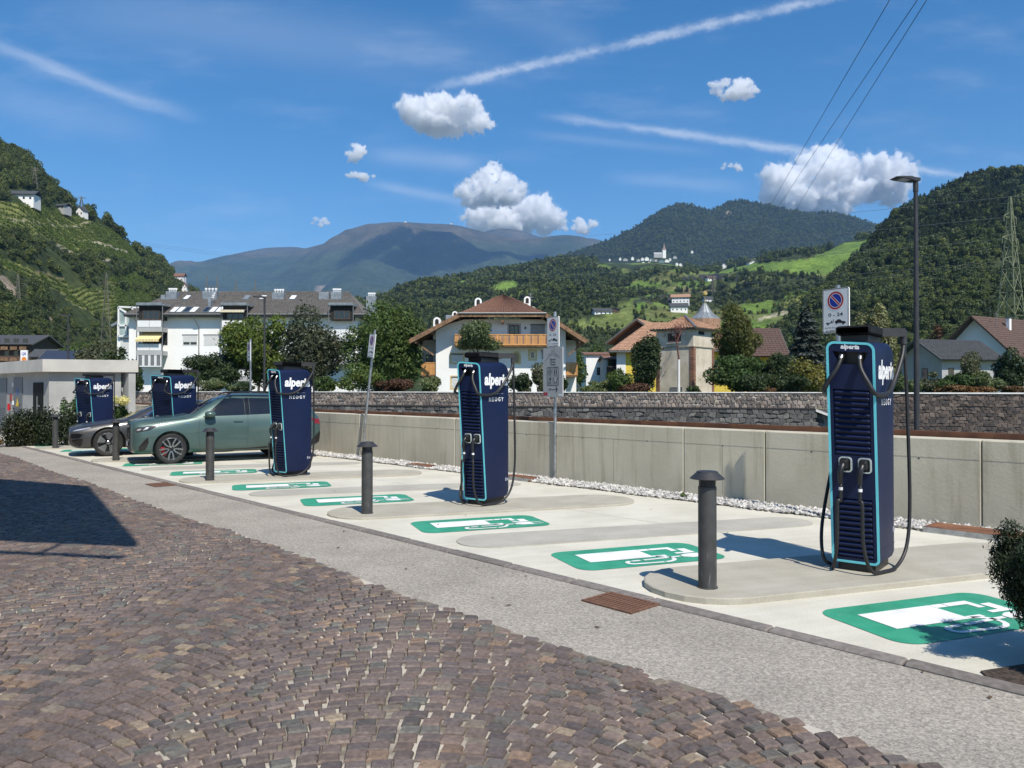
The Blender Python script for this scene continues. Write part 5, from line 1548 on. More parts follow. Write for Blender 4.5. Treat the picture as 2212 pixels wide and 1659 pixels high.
def car(name, label, cat, st, length, wheels, wr, paint, trimz):
    """st: stations along x (front at 0): (x, zbottom, zbelt, ztop, wbottom, wmax, wbelt, wtop)"""
    o = thing(name, label, cat)
    mb = MB(); rings = []
    for (x, zb, zt, ztop, wb, wm, wbe, wt) in st:
        h = zt - zb
        half = [(wb * .55, zb), (wb, zb + .01), (wm * .985, zb + h * .22), (wm, zb + h * .55), (wm * .985, zb + h * .82), (wbe, zt)]
        dz = ztop - zt
        half += [(wbe + (wt - wbe) * .45, zt + dz * .52), (wt * 1.02, zt + dz * .86), (wt * .80, ztop - dz * .02 - .004), (wt * .35, ztop)]
        ring = [(x, -y, z) for y, z in half] + [(x, y, z) for y, z in reversed(half)]
        rings.append(ring)
    mb.loft(rings, True, True, True)
    b = mb.build('body', paint, o)
    b.data.polygons.foreach_set('use_smooth', [True] * len(b.data.polygons))
    sub = b.modifiers.new('s', 'SUBSURF'); sub.levels = 2; sub.render_levels = 2
    dg = bpy.context.evaluated_depsgraph_get()
    me = bpy.data.meshes.new_from_object(b.evaluated_get(dg)); b.modifiers.clear(); b.data = me
    fixn(me)
    full = BVHTree.FromPolygons([v.co[:] for v in me.vertices], [tuple(p.vertices) for p in me.polygons])
    # wheel arches cut out of the body
    mb = MB()
    for wx in wheels:
        for sy in (-1, 1):
            ar = wr + .055
            mb.loft([[(wx + ar * math.cos(2 * math.pi * i / 28), sy * y, wr + ar * math.sin(2 * math.pi * i / 28)) for i in range(28)] for y in ((.52, 1.2) if sy > 0 else (1.2, .52))], True, True, True)
    cut = mb.build('cut', M_TRIM); fixn(cut.data)
    bo = b.modifiers.new('b', 'BOOLEAN'); bo.object = cut; bo.operation = 'DIFFERENCE'; bo.solver = 'EXACT'
    dg = bpy.context.evaluated_depsgraph_get(); dg.update()
    me2 = bpy.data.meshes.new_from_object(b.evaluated_get(dg)); b.modifiers.clear(); b.data = me2
    bpy.data.objects.remove(cut)
    me2.materials.clear(); me2.materials.append(paint)
    me2.polygons.foreach_set('material_index', [0] * len(me2.polygons))
    me2.polygons.foreach_set('use_smooth', [True] * len(me2.polygons)); me2.set_sharp_from_angle(angle=R(38))
    me2.update()

    def patch(nm, mat, poly, axis, parent=o, off=.004, step=.07, label=None, inset=None):
        """a piece of trim lying on the body: poly in (x,z) seen from the side axis '-y'/'+y', or in (y,z) seen from '-x'/'+x', or (x,y) from 'z'"""
        bm = bmesh.new()
        vs = [bm.verts.new((a, c, 0)) for a, c in poly]; bm.faces.new(vs)
        a0, a1 = min(p[0] for p in poly), max(p[0] for p in poly); c0, c1 = min(p[1] for p in poly), max(p[1] for p in poly)
        for k in range(1, int((a1 - a0) / step) + 1):
            bmesh.ops.bisect_plane(bm, geom=bm.verts[:] + bm.edges[:] + bm.faces[:], plane_co=(a0 + k * step, 0, 0), plane_no=(1, 0, 0))
        for k in range(1, int((c1 - c0) / step) + 1):
            bmesh.ops.bisect_plane(bm, geom=bm.verts[:] + bm.edges[:] + bm.faces[:], plane_co=(0, c0 + k * step, 0), plane_no=(0, 1, 0))
        bm.verts.index_update()
        V, ok = [], []
        for v in bm.verts:
            a, c = v.co.x, v.co.y
            if axis == '-y': org, d = Vector((a, -3, c)), Vector((0, 1, 0))
            elif axis == '+y': org, d = Vector((a, 3, c)), Vector((0, -1, 0))
            elif axis == '-x': org, d = Vector((-3, a, c)), Vector((1, 0, 0))
            elif axis == '+x': org, d = Vector((length + 3, a, c)), Vector((-1, 0, 0))
            else: org, d = Vector((a, c, 4)), Vector((0, 0, -1))
            hit, nrm, _, _ = full.ray_cast(org, d)
            if hit is None: V.append(None)
            else:
                if nrm.dot(d) > 0: nrm = -nrm
                V.append(hit + nrm * off)
        mb = MB(); F = [tuple(v.index for v in f.verts) for f in bm.faces]
        F = [f for f in F if all(V[i] is not None for i in f)]
        V = [p if p is not None else Vector((0, 0, 0)) for p in V]
        used = sorted({i for f in F for i in f}); mp = {q: i for i, q in enumerate(used)}
        bm.free()
        if not F: return None
        mb.add([V[i] for i in used], [tuple(mp[i] for i in f) for f in F])
        q = mb.build(nm, mat, parent, smooth=True)
        return q
    def both(nm, mat, poly, **kw):
        r = []
        for ax in ('-y', '+y'): r.append(patch(nm, mat, poly, ax, **kw))
        return r
    def line(nm, pts, w=.007, mat=M_TRIM, axes=('-y', '+y'), off=.002):
        for ax in axes:
            for a, b_ in zip(pts[:-1], pts[1:]):
                pass
            l, r_ = [], []
            for i, p in enumerate(pts):
                d = (Vector(pts[min(i + 1, len(pts) - 1)]) - Vector(pts[max(i - 1, 0)])).normalized(); nn = Vector((-d.y, d.x)) * w / 2
                l.append(tuple(Vector(p) + nn)); r_.append(tuple(Vector(p) - nn))
            patch(nm, mat, l + r_[::-1], ax, off=off)
    def wheel(wx, sy, spokes, rimkind):
        w = MB(); prof = [(wr * .70, -.10), (wr * .90, -.112), (wr * .985, -.085), (wr, -.05), (wr, .05), (wr * .985, .085), (wr * .90, .112), (wr * .70, .10)]
        rr = [[(r * math.cos(2 * math.pi * i / 40), y, r * math.sin(2 * math.pi * i / 40)) for i in range(40)] for r, y in prof]
        w.loft(rr, True)
        q = thing_part = w.build('wheel', M_TYRE, o, (wx, sy * (st_w - .125), wr), angle=40)
        yo = sy * .085
        m_ = MB(); R1 = wr * .715
        m_.loft([[(r * math.cos(2 * math.pi * i / 40), y * sy, r * math.sin(2 * math.pi * i / 40)) for i in range(40)] for r, y in ((R1, .10), (R1 * .96, .104), (R1 * .93, .07), (R1 * .90, -.06))])
        m_.build('rim', M_RIM, q, angle=40)
        m_ = MB(); m_.add([(R1 * .92 * math.cos(2 * math.pi * i / 30), sy * .02, R1 * .92 * math.sin(2 * math.pi * i / 30)) for i in range(30)], [tuple(range(30))])
        m_.build('brake_disc', M_RIMD, q)
        if rimkind == 'double':
            m_ = MB(); a0 = R(200)
            m_.loft([[(r * math.cos(a0 + R(-32 + 64 * i / 8)), sy * y, r * math.sin(a0 + R(-32 + 64 * i / 8))) for i in range(9)] for r, y in ((R1 * .55, .03), (R1 * .55, .06), (R1 * .88, .06), (R1 * .88, .03))], False)
            m_.build('brake_caliper', M_CAL, q)
        for k in range(spokes):
            a = 2 * math.pi * k / spokes + .3
            m_ = MB()
            def rot(x, y, z): return (x * math.cos(a) - z * math.sin(a), y, x * math.sin(a) + z * math.cos(a))
            if rimkind == 'double':
                for sgn in (-1, 1):
                    pts = [(.035, sgn * .022), (R1 * .50, sgn * .040), (R1 * .97, sgn * .105)]
                    for (p, q2, wd) in ((pts[0], pts[1], .030), (pts[1], pts[2], .034)):
                        m_.bar(rot(p[0], sy * .098, p[1]), rot(q2[0], sy * .106, q2[1]), wd, .018, up=(0, 1, 0))
                m_.build('spoke', M_RIM, q)
            else:
                m_.prism([(R1 * .28, -.035), (R1 * .97, -.13), (R1 * .99, .075), (R1 * .34, .03)], .014, lambda x, z, d: rot(x, sy * (.092 + d), z)); m_.build('spoke', M_RIM, q)
                m_ = MB(); m_.prism([(R1 * .36, .040), (R1 * .94, .060), (R1 * .95, .112), (R1 * .50, .070)], .006, lambda x, z, d: rot(x, sy * (.092 + d), z)); m_.build('spoke_inlay', M_RIMD, q)
        m_ = MB(); m_.lathe([(.0, .0), (.05, .0), (.05, .012), (.035, .02), (0, .02)], 16, cap=False)
        m_.v = [(x, sy * (.10 + z), y) for x, y, z in m_.v]; m_.build('hub', M_RIMD if rimkind == 'double' else M_RIM, q)
    st_w = max(s[5] for s in st)
    return o, patch, both, line, wheel

def place_car(o, front_wheel, wx, wy, heading):
    """front_wheel: ground point of the near front wheel (local x=wx, y=wy)"""
    a = math.atan2(-heading.y, -heading.x)                      # local +x points to the tail
    c, s = math.cos(a), math.sin(a)
    o.rotation_euler = (0, 0, a)
    o.location = (front_wheel.x - (c * wx - s * wy), front_wheel.y - (s * wx + c * wy), .004)

# the compact SUV (local -y is the flank turned to the camera)
ST_G = [(0.00, .33, .84, .94, .52, .66, .64, .54), (0.04, .25, .89, .985, .73, .81, .73, .60), (.20, .22, .92, 1.02, .81, .89, .79, .64), (.55, .22, .95, 1.05, .83, .915, .82, .66),
        (.95, .22, .985, 1.08, .84, .92, .85, .68), (1.28, .22, 1.01, 1.115, .84, .92, .87, .70), (1.42, .22, 1.03, 1.20, .84, .92, .875, .69), (1.75, .22, 1.045, 1.42, .84, .92, .87, .645),
        (2.10, .22, 1.05, 1.575, .84, .92, .865, .60), (2.55, .22, 1.06, 1.625, .84, .92, .86, .59), (3.10, .22, 1.08, 1.615, .84, .92, .855, .585), (3.65, .22, 1.10, 1.58, .84, .92, .85, .57),
        (4.05, .24, 1.12, 1.53, .83, .91, .83, .54), (4.22, .26, 1.12, 1.38, .82, .90, .81, .56), (4.38, .28, 1.05, 1.12, .80, .88, .79, .62), (4.47, .34, .96, 1.02, .72, .82, .74, .60), (4.50, .42, .90, .96, .60, .70, .64, .52)]
g_car, patch, both, line, wheel = car('parked_car', 'green grey compact SUV parked nose out between two chargers', 'car', ST_G, 4.5, (.86, 3.55), .35, M_CARG, .3)
for wx in (.86, 3.55):
    for sy in (-1, 1): wheel(wx, sy, 5, 'double')
both('window', M_GLASS, [(1.66, 1.075), (2.56, 1.095), (2.56, 1.485), (2.28, 1.50), (2.10, 1.46), (1.92, 1.34)])
both('window', M_GLASS, [(2.68, 1.10), (3.56, 1.125), (3.60, 1.17), (3.42, 1.44), (3.20, 1.485), (2.68, 1.495)])
both('quarter_window', M_GLASS, [(3.66, 1.135), (3.98, 1.155), (3.86, 1.31), (3.53, 1.43)])
both('pillar', M_GLOSS, [(2.565, 1.095), (2.675, 1.098), (2.675, 1.495), (2.565, 1.495)])
both('window_trim', M_GLOSS, [(1.56, 1.05), (1.62, 1.055), (2.30, 1.54), (3.2, 1.525), (3.42, 1.48), (3.42, 1.50), (3.2, 1.545), (2.28, 1.562), (2.18, 1.55)])
patch('windscreen', M_GLASS, [(-.70, 1.13), (.70, 1.13), (.53, 1.545), (-.53, 1.545)], '-x')
patch('rear_window', M_GLASS, [(-.58, 1.12), (.58, 1.12), (.46, 1.42), (-.46, 1.42)], '+x')
patch('roof_glass', M_GLASS, [(2.2, -.42), (3.4, -.42), (3.4, .42), (2.2, .42)], 'z')
both('sill_cladding', M_TRIM, [(1.30, .215), (3.12, .215), (3.10, .335), (2.6, .30), (1.32, .285)], off=.006)
for wx in (.86, 3.55):                                            # black arch lips
    for ax in ('-y', '+y'):
        a0 = [(wx + (.408) * math.cos(R(t)), .35 + .408 * math.sin(R(t))) for t in range(-14, 195, 8)]
        a1 = [(wx + (.432) * math.cos(R(t)), .35 + .432 * math.sin(R(t))) for t in range(194, -15, -8)]
        patch('arch_lip', M_CARG, a0 + a1, ax, off=.010)
line('door_gap', [(1.50, .36), (1.46, .70), (1.50, 1.04)]); line('door_gap', [(2.61, .34), (2.62, 1.09)]); line('door_gap', [(3.55, 1.10), (3.50, .92), (3.30, .62), (3.16, .40)])
line('bonnet_gap', [(.28, .90), (.7, .985), (1.2, 1.035), (1.46, 1.05)], .008)
for x in (2.28, 3.20):
    for sy in (-1, 1):
        mb = MB(); mb.bbox(x, x + .22, sy * .905 - .014, sy * .905 + .014, .935, .962, .006); mb.build('door_handle', M_CARG, g_car)
for sy in (-1, 1):
    mb = MB()
    rings = []
    for x, k in ((1.60, .55), (1.64, .9), (1.72, 1), (1.80, .92), (1.845, .6)):
        rings.append([(x, sy * (.99 + .105 * k * math.cos(t)), 1.115 + .075 * k * math.sin(t) + .01) for t in np.linspace(0, 2 * math.pi, 12, endpoint=False)])
    mb.loft(rings, True, True, True); mi = mb.build('mirror', M_CARG, g_car, angle=60)
    mb = MB(); mb.bar((1.70, sy * .84, 1.06), (1.71, sy * .99, 1.07), .09, .035); mb.build('mirror_foot', M_TRIM, mi)
    patch('headlight', M_LAMP, [(.05, .77), (.14, .735), (.40, .78), (.60, .90), (.42, .88), (.14, .845)], '-y' if sy < 0 else '+y', off=.006)
    patch('daylight', M_LED, [(.24, .775), (.33, .795), (.37, .84), (.31, .835)], '-y' if sy < 0 else '+y', off=.010, step=.03)
    patch('daylight', M_LED, [(.12, .775), (.19, .775), (.23, .815), (.15, .81)], '-y' if sy < 0 else '+y', off=.010, step=.03)
    patch('air_intake', M_GLOSS, [(.17, .31), (.30, .34), (.37, .50), (.36, .62), (.30, .58), (.16, .40)], '-y' if sy < 0 else '+y', off=.006)
    patch('rear_light', pm('rear_light_red', (.20, .012, .015), .15), [(4.30, .86), (4.46, .84), (4.46, .96), (4.2, .99)], '-y' if sy < 0 else '+y', off=.006)
    patch('rear_bumper', M_TRIM, [(4.14, .29), (4.44, .40), (4.47, .66), (4.36, .60), (4.16, .40)], '-y' if sy < 0 else '+y', off=.006)
for sy in (-1, 1):
    patch('grille', M_GLOSS, [(sy * .03, .54), (sy * .34, .52), (sy * .38, .70), (sy * .34, .89), (sy * .06, .91), (sy * .03, .85)][::sy], '-x', off=.008)
    for k in range(5):
        y = sy * (.075 + k * .055)
        patch('grille_bar', M_TRIM, [(y - .008, .53), (y + .008, .53), (y + .008, .88), (y - .008, .88)], '-x', off=.016)
patch('lower_grille', M_TRIM, [(-.62, .31), (.62, .31), (.56, .44), (-.56, .44)], '-x', off=.008)
patch('number_plate', M_PLATE, [(-.26, .405), (.26, .405), (.26, .51), (-.26, .51)], '-x', off=.030)
mb = MB()
for sy in (-1, 1):
    mb = MB(); mb.tube([(2.15, sy * .60, 1.555), (2.3, sy * .612, 1.632), (3.0, sy * .61, 1.652), (3.7, sy * .60, 1.615), (3.82, sy * .59, 1.575)], .014, 8); mb.build('roof_rail', M_GLOSS, g_car)
mb = MB(); mb.bbox(1.34, 3.1, -.70, .70, .30, .36, .03); mb.build('underbody', M_TRIM, g_car)
patch('badge', M_CHROME, [(1.17, .90), (1.25, .91), (1.24, .925), (1.18, .918)], '-y', off=.004, step=.03)
g_car.scale = (1.0, 1.0, 1.045)
place_car(g_car, G(370, 1003), .86, -.90, Vector((-.862, -.507, 0)))

# the low grey liftback
ST_A = [(0.00, .36, .66, .72, .45, .60, .56, .44), (.05, .26, .70, .77, .68, .80, .72, .54), (.25, .20, .76, .83, .82, .92, .82, .62), (.6, .20, .82, .885, .86, .955, .86, .68),
        (1.0, .20, .87, .935, .87, .96, .88, .70), (1.35, .20, .91, .985, .87, .96, .89, .71), (1.50, .20, .93, 1.05, .87, .96, .89, .70), (1.9, .20, .945, 1.28, .87, .96, .885, .64),
        (2.3, .20, .955, 1.45, .87, .96, .88, .58), (2.7, .20, .965, 1.525, .87, .96, .875, .565), (3.2, .20, .98, 1.51, .87, .96, .87, .55), (3.7, .20, 1.0, 1.42, .87, .955, .865, .54),
        (4.2, .22, 1.02, 1.24, .86, .95, .85, .55), (4.6, .25, 1.02, 1.10, .84, .92, .82, .58), (4.83, .32, .96, 1.03, .76, .86, .76, .56), (4.93, .42, .85, .92, .6, .70, .62, .48)]
a_car, patch, both, line, wheel = car('parked_car', 'dark grey low electric car with its nose towards the road, behind the green SUV', 'car', ST_A, 4.93, (.93, 3.88), .365, M_CARA, .3)
for wx in (.93, 3.88):
    for sy in (-1, 1): wheel(wx, sy, 5, 'aero')
both('window', M_GLASS, [(1.80, .985), (2.72, 1.0), (2.72, 1.40), (2.45, 1.40), (2.1, 1.24)])
both('window', M_GLASS, [(2.82, 1.0), (3.80, 1.03), (3.6, 1.30), (3.2, 1.40), (2.82, 1.41)])
patch('windscreen', M_GLASS, [(-.70, 1.0), (.70, 1.0), (.50, 1.44), (-.50, 1.44)], '-x')
patch('rear_window', M_GLASS, [(3.6, -.44), (4.45, -.48), (4.45, .48), (3.6, .44)], 'z')
both('chrome_trim', M_CHROME, [(1.66, .955), (1.72, .955), (2.42, 1.44), (3.2, 1.43), (3.2, 1.45), (2.40, 1.465)])
for sy in (-1, 1):
    ax = '-y' if sy < 0 else '+y'
    patch('headlight', M_LED, [(.10, .675), (.22, .69), (.52, .755), (.50, .775), (.20, .72)], ax, off=.006, step=.04)
    patch('main_headlight', M_GLOSS, [(.07, .50), (.26, .50), (.34, .60), (.20, .62), (.07, .60)], ax, off=.006)
    patch('air_intake', M_GLOSS, [(.10, .26), (.30, .28), (.34, .48), (.10, .47)], ax, off=.006)
    mb = MB(); rings = []
    for x, k in ((1.72, .55), (1.77, .9), (1.84, 1), (1.91, .8)):
        rings.append([(x, sy * (1.02 + .10 * k * math.cos(t)), 1.02 + .065 * k * math.sin(t)) for t in np.linspace(0, 2 * math.pi, 12, endpoint=False)])
    mb.loft(rings, True, True, True); mi = mb.build('mirror', M_CARA, a_car, angle=60)
    mb = MB(); mb.bar((1.80, sy * .86, .97), (1.82, sy * 1.0, .98), .08, .03); mb.build('mirror_foot', M_TRIM, mi)
patch('grille', M_GLOSS, [(-.70, .33), (.70, .33), (.76, .60), (.66, .67), (-.66, .67), (-.76, .60)], '-x', off=.008)
patch('grille_panel', M_CARA, [(-.42, .46), (.42, .46), (.48, .64), (-.48, .64)], '-x', off=.014)
patch('number_plate', M_PLATE, [(-.26, .47), (.26, .47), (.26, .575), (-.26, .575)], '-x', off=.022)
line('door_gap', [(1.62, .36), (1.58, .65), (1.64, .93)]); line('door_gap', [(2.77, .34), (2.77, .99)]); line('bonnet_gap', [(.3, .78), (.8, .86), (1.4, .94)], .007)
mb = MB(); mb.bbox(1.4, 3.4, -.74, .74, .27, .32, .03); mb.build('underbody', M_TRIM, a_car)
place_car(a_car, G(234, 986), .93, -.94, Vector((-.862, -.507, 0)))
# ---------------------------------------------------------------- buildings
M_PLAST = pm('white_render', (.82, .81, .785), .9, var=.03, scale=.6, bump=.004, bscale=9, col2=(.87, .865, .845))
M_PLASTG = pm('grey_render', (.40, .40, .40), .9, var=.04, scale=.6, bump=.004, bscale=9)
M_PLASTY = pm('yellow_render', (.70, .53, .08), .9, var=.04, scale=.6)
M_PLASTB = pm('weathered_render', (.52, .455, .35), .92, var=.08, scale=.9, bump=.012, bscale=6, col2=(.70, .625, .51))
M_SLATE = pm('brown_slate_roof', (.100, .093, .085), .85, var=.18, scale=3, bump=.01, bscale=20, col2=(.165, .150, .134), objrand=.1)
M_TILER = pm('red_clay_tile', (.17, .072, .046), .85, var=.25, scale=5, bump=.01, bscale=24, col2=(.25, .115, .075))
M_TILEB = pm('brown_clay_tile', (.155, .078, .052), .85, var=.2, scale=5, bump=.01, bscale=24, col2=(.215, .115, .078))
M_TILEO = pm('old_orange_tile', (.25, .135, .085), .88, var=.25, scale=6, bump=.012, bscale=24, col2=(.46, .28, .18))
M_TILEG = pm('grey_roof_sheet', (.055, .058, .063), .75, var=.12, scale=4, bump=.006, bscale=20)
M_TILEN = pm('dark_brown_tile', (.095, .058, .045), .85, var=.15, scale=5, bump=.01, bscale=24)
M_ZINCR = pm('zinc_sheet', (.26, .29, .31), .5, .4, var=.10, scale=2)
M_WOOD = pm('honey_larch', (.52, .245, .075), .65, var=.14, scale=3, bump=.002, bscale=30, col2=(.62, .32, .11), objrand=.12)
M_WOODD = pm('dark_timber', (.095, .058, .036), .75, var=.2, scale=4, bump=.003, bscale=30)
M_WOODM = pm('brown_timber', (.20, .115, .06), .75, var=.2, scale=4)
M_SHUT = pm('white_shutter', (.60, .60, .585), .6, var=.05, scale=6)
M_SHUTG = pm('grey_shutter', (.30, .305, .31), .6, var=.05, scale=6)
M_WFRAME = pm('white_frame', (.76, .76, .75), .5, var=.03)
M_WGLASS = pm('window_glass', (.018, .022, .026), .06, var=.1, spec=.7)
M_CURT = pm('grey_blind', (.17, .175, .18), .5, var=.08)
M_SHADE = pm('opening_shade', (.02, .019, .018), .9, var=.2)  # near-black stands for the shade inside openings
M_YTRIM = pm('yellow_trim', (.66, .52, .28), .85, var=.05)
M_AWN = pm('cream_awning', (.66, .50, .20), .8, var=.05)
M_AWNS = pm('cream_awning_pale', (.74, .64, .38), .8, var=.05)
M_AWNP = pm('pale_awning', (.62, .56, .50), .8, var=.06)
M_BRICK = pm('old_brick', (.20, .095, .06), .9, var=.25, scale=5, bump=.01, bscale=20, col2=(.29, .155, .10), objrand=.2)
M_PIPE = pm('rain_pipe', (.20, .20, .20), .5, .3, var=.05)
M_FASC = pm('grey_fascia', (.12, .115, .11), .7, var=.1)

class Frame:
    """local axes of a facade: a along it, d into the building, z up; positions in metres from an origin"""
    def __init__(s, org, ang):
        s.o = Vector(org); s.ang = ang
    def root(s, name, label, cat, group=None): return thing(name, label, cat, s.o, s.ang, group)
def wallbox(mb, a0, a1, d0, d1, z0, z1): mb.box(a0, a1, d0, d1, z0, z1)
def window(parent, a0, a1, z0, z1, d=0.0, kind='glass', frame=M_WFRAME, glass=M_WGLASS, mull=1, trim=None, name='window', fw=.07, proud=.03):
    """a window standing in the wall plane d (outside is -d)"""
    mb = MB()
    for (x0, x1, y0, y1) in ((a0, a1, z0, z0 + fw), (a0, a1, z1 - fw, z1), (a0, a0 + fw, z0 + fw, z1 - fw), (a1 - fw, a1, z0 + fw, z1 - fw)):
        mb.box(x0, x1, d - proud, d + .06, y0, y1)
    for k in range(1, mull + 1):
        x = a0 + (a1 - a0) * k / (mull + 1); mb.box(x - fw * .4, x + fw * .4, d - proud * .8, d + .05, z0 + fw, z1 - fw)
    w = mb.build(name, frame, parent)
    mb = MB(); mb.box(a0 + fw, a1 - fw, d - .004, d + .03, z0 + fw, z1 - fw); mb.build('pane', glass, w)
    if kind == 'shutter' or kind == 'half':
        zb = z0 + fw if kind == 'shutter' else z0 + (z1 - z0) * .33
        n = max(4, int((z1 - zb) / .12)); mb = MB()
        for k in range(n):
            y0 = zb + (z1 - zb - .03) * k / n; mb.box(a0 + fw * .6, a1 - fw * .6, d - proud - .012 - (.006 if k % 2 else 0), d - proud + .01, y0, y0 + (z1 - zb - .03) / n)
        mb.build('roller_shutter', M_SHUT if frame is M_WFRAME else M_SHUTG, w)
        mb = MB(); mb.box(a0 - .03, a1 + .03, d - proud - .05, d + .02, z1 - .02, z1 + .07); mb.build('shutter_box', M_FASC, w)
    if trim is not None:
        t = .16; mb = MB()
        for (x0, x1, y0, y1) in ((a0 - t, a1 + t, z1, z1 + t), (a0 - t, a1 + t, z0 - t, z0), (a0 - t, a0, z0, z1), (a1, a1 + t, z0, z1)):
            mb.box(x0, x1, d - .012, d + .02, y0, y1)
        mb.build('surround', trim, w)
    return w
def tiled(parent, quad, nu, nv, mat, name='roof_tiles', thick=.05, wave=.04, seed=0):
    """a roof plane with its courses of tiles as real relief; quad = eave left, eave right, ridge right, ridge left"""
    e0, e1, r1, r0 = [Vector(p) for p in quad]
    nrm = (e1 - e0).cross(r0 - e0)
    if nrm.length < 1e-6: nrm = (e1 - e0).cross(r1 - e0)
    nrm.normalize()
    if nrm.z < 0: nrm = -nrm
    mb = MB(); g = random.Random(seed)
    for j in range(nv):
        va, vb = j / nv, (j + 1) / nv
        for i in range(nu):
            ua, ub = i / nu, (i + 1) / nu
            def q(u, v, h): return e0.lerp(e1, u).lerp(r0.lerp(r1, u), v) + nrm * h
            h = g.uniform(0, thick * .3)
            um = (ua + ub) / 2
            lo, hi = thick + h, thick * .25
            mb.add([q(ua, va, lo * .6), q(um, va, lo + wave), q(ub, va, lo * .6), q(ub, vb, hi * .6), q(um, vb, hi + wave), q(ua, vb, hi * .6), q(ua, va, 0), q(um, va, 0), q(ub, va, 0)],
                   [(0, 1, 4, 5), (1, 2, 3, 4), (6, 7, 1, 0), (7, 8, 2, 1)])
    o = mb.build(name, mat, parent); o['kind'] = 'stuff'
    return o
def slab(mb, quad, t):
    q = [Vector(p) for p in quad]
    n = (q[1] - q[0]).cross(q[-1] - q[0]).normalized()
    if n.z < 0: n = -n
    m = len(q)
    mb.add([p for p in q] + [p - n * t for p in q], [tuple(range(m)), tuple(reversed(range(m, 2 * m)))] + [(i, m + i, m + (i + 1) % m, (i + 1) % m) for i in range(m)])

# ---- white apartment block -------------------------------------------------
YA = 97.0; kA = YA / FD
def ax(u): return (u - 278) * kA
def az(v): return Zat(v, YA) - .9
F = Frame((Xat(278, YA), YA, .9), R(0))
ap = F.root('apartment_block', 'long white apartment block with a brown slate roof and balcony towers', 'apartment building')
mb = MB(); mb.box(0, ax(772), 0, 11, 0, az(681)); mb.build('wall', M_PLAST, ap)
ez, rz = az(680), Zat(632, YA + 6) - .9
eL, eR, rL, rR = ax(274), ax(790), ax(326), ax(733)
tiled(ap, ((eL, -1.05, ez), (eR, -1.05, ez), (rR, 6, rz), (rL, 6, rz)), 118, 34, M_SLATE, 'slates', .06, .0)
mb = MB(); slab(mb, ((eL, -1.0, ez - .02), (eR, -1.0, ez - .02), (rR, 6, rz - .02), (rL, 6, rz - .02)), .25); slab(mb, ((eL, 12.6, ez), (rL, 6, rz), (rR, 6, rz), (eR, 12.6, ez)), .25)
slab(mb, ((eL, -1.0, ez - .02), (rL, 6, rz - .02), (eL, 12.6, ez)), .2); slab(mb, ((eR, -1.0, ez - .02), (eR, 12.6, ez), (rR, 6, rz - .02)), .2)
mb.box(eL + .1, eR - .1, -.95, 12.5, ez - .32, ez - .06)
rf = mb.build('roof', M_SLATE, ap)
mb = MB(); mb.tube([(eL, -1.1, ez - .04), (eR, -1.1, ez - .04)], .08, 8); mb.build('gutter', M_PIPE, ap)
mb = MB(); mb.box(rL, rR, 5.85, 6.15, rz - .02, rz + .14); mb.build('ridge_cap', M_SLATE, rf)
for u in (345, 452, 530, 650, 684):
    v = 645 if u % 2 else 640; k = (v - 632) / 48; mb = MB(); y = 6 - 7 * k; z = rz - (rz - ez) * k
    mb.bbox(ax(u) - .16, ax(u) + .16, y - .25, y + .2, z - .05, z + .28, .03); mb.build('roof_vent', M_SLATE, rf)
roofz = lambda v: (6 - 7.05 * (v - 632) / 48, rz - (rz - ez) * (v - 632) / 48)
def skylight(u0, u1, v0, v1, mat):
    (y0, z0), (y1, z1) = roofz(v1), roofz(v0); n = Vector((0, -(z1 - z0), (y1 - y0))).normalized()
    mb = MB()
    P4 = [Vector((ax(u0), y0, z0)), Vector((ax(u1), y0, z0)), Vector((ax(u1), y1, z1)), Vector((ax(u0), y1, z1))]
    mb.add(P4 + [p + n * .16 for p in P4], [(4, 5, 6, 7), (0, 1, 5, 4), (1, 2, 6, 5), (2, 3, 7, 6), (3, 0, 4, 7)]); fr = mb.build('skylight', M_ZINCR, ap)
    c = sum(P4, Vector()) / 4; mb = MB(); mb.add([c + (p - c) * .86 + n * .175 for p in P4], [(0, 1, 2, 3)]); mb.build('pane', mat, fr)
M_SKYG = pm('bright_blind', (.80, .80, .78), .35, var=.03)
for a, b in zip(((371, 383), (385, 397), (399, 411), (413, 426)), (1, 1, 0, 1)): skylight(*a, 667, 678.5, M_SKYG if b else M_WGLASS)
for a, b in zip(((440, 453), (455, 467), (469, 481)), (0, 1, 1)): skylight(*a, 667, 678.5, M_SKYG if b else M_WGLASS)
for a, b in zip(((369, 380), (503, 515), (540, 552), (607, 620)), (1, 0, 1, 1)): skylight(*a, 641, 650, M_SKYG if b else M_ZINCR)
def stack(u0, u1, vt, vb, caps=4, yy=3.6):
    q_ = (YA + yy) / YA; zt_ = Zat(vt - 1, YA + yy) - .9
    mb = MB(); mb.bbox(ax(u0), ax(u1), yy, yy + 1.3, az(vb) - 1.2, zt_, .03); c = mb.build('chimney', M_ZINCR, ap)
    if caps:
        for k in range(caps):
            x = ax(u0) + .28 + k * (ax(u1) - ax(u0) - .56) / max(1, caps - 1)
            mb = MB(); mb.lathe([(.09, 0), (.09, .22), (.17, .26), (.17, .44), (.10, .48)], 10, (x, yy + .6, zt_)); mb.build('chimney_pot', M_WFRAME, c)
stack(329, 353, 630, 648); stack(318, 328, 638, 648, 0); stack(411, 443, 630, 649); stack(567, 594, 632, 648); stack(672, 695, 632, 647, 0); stack(699, 723, 631, 648); stack(774, 796, 640, 660, 4, 5)
mb = MB(); mb.bbox(ax(440), ax(447), 1.2, 2.2, az(668), az(640), .02); mb.build('lift_shaft', M_ZINCR, ap)
mb = MB()
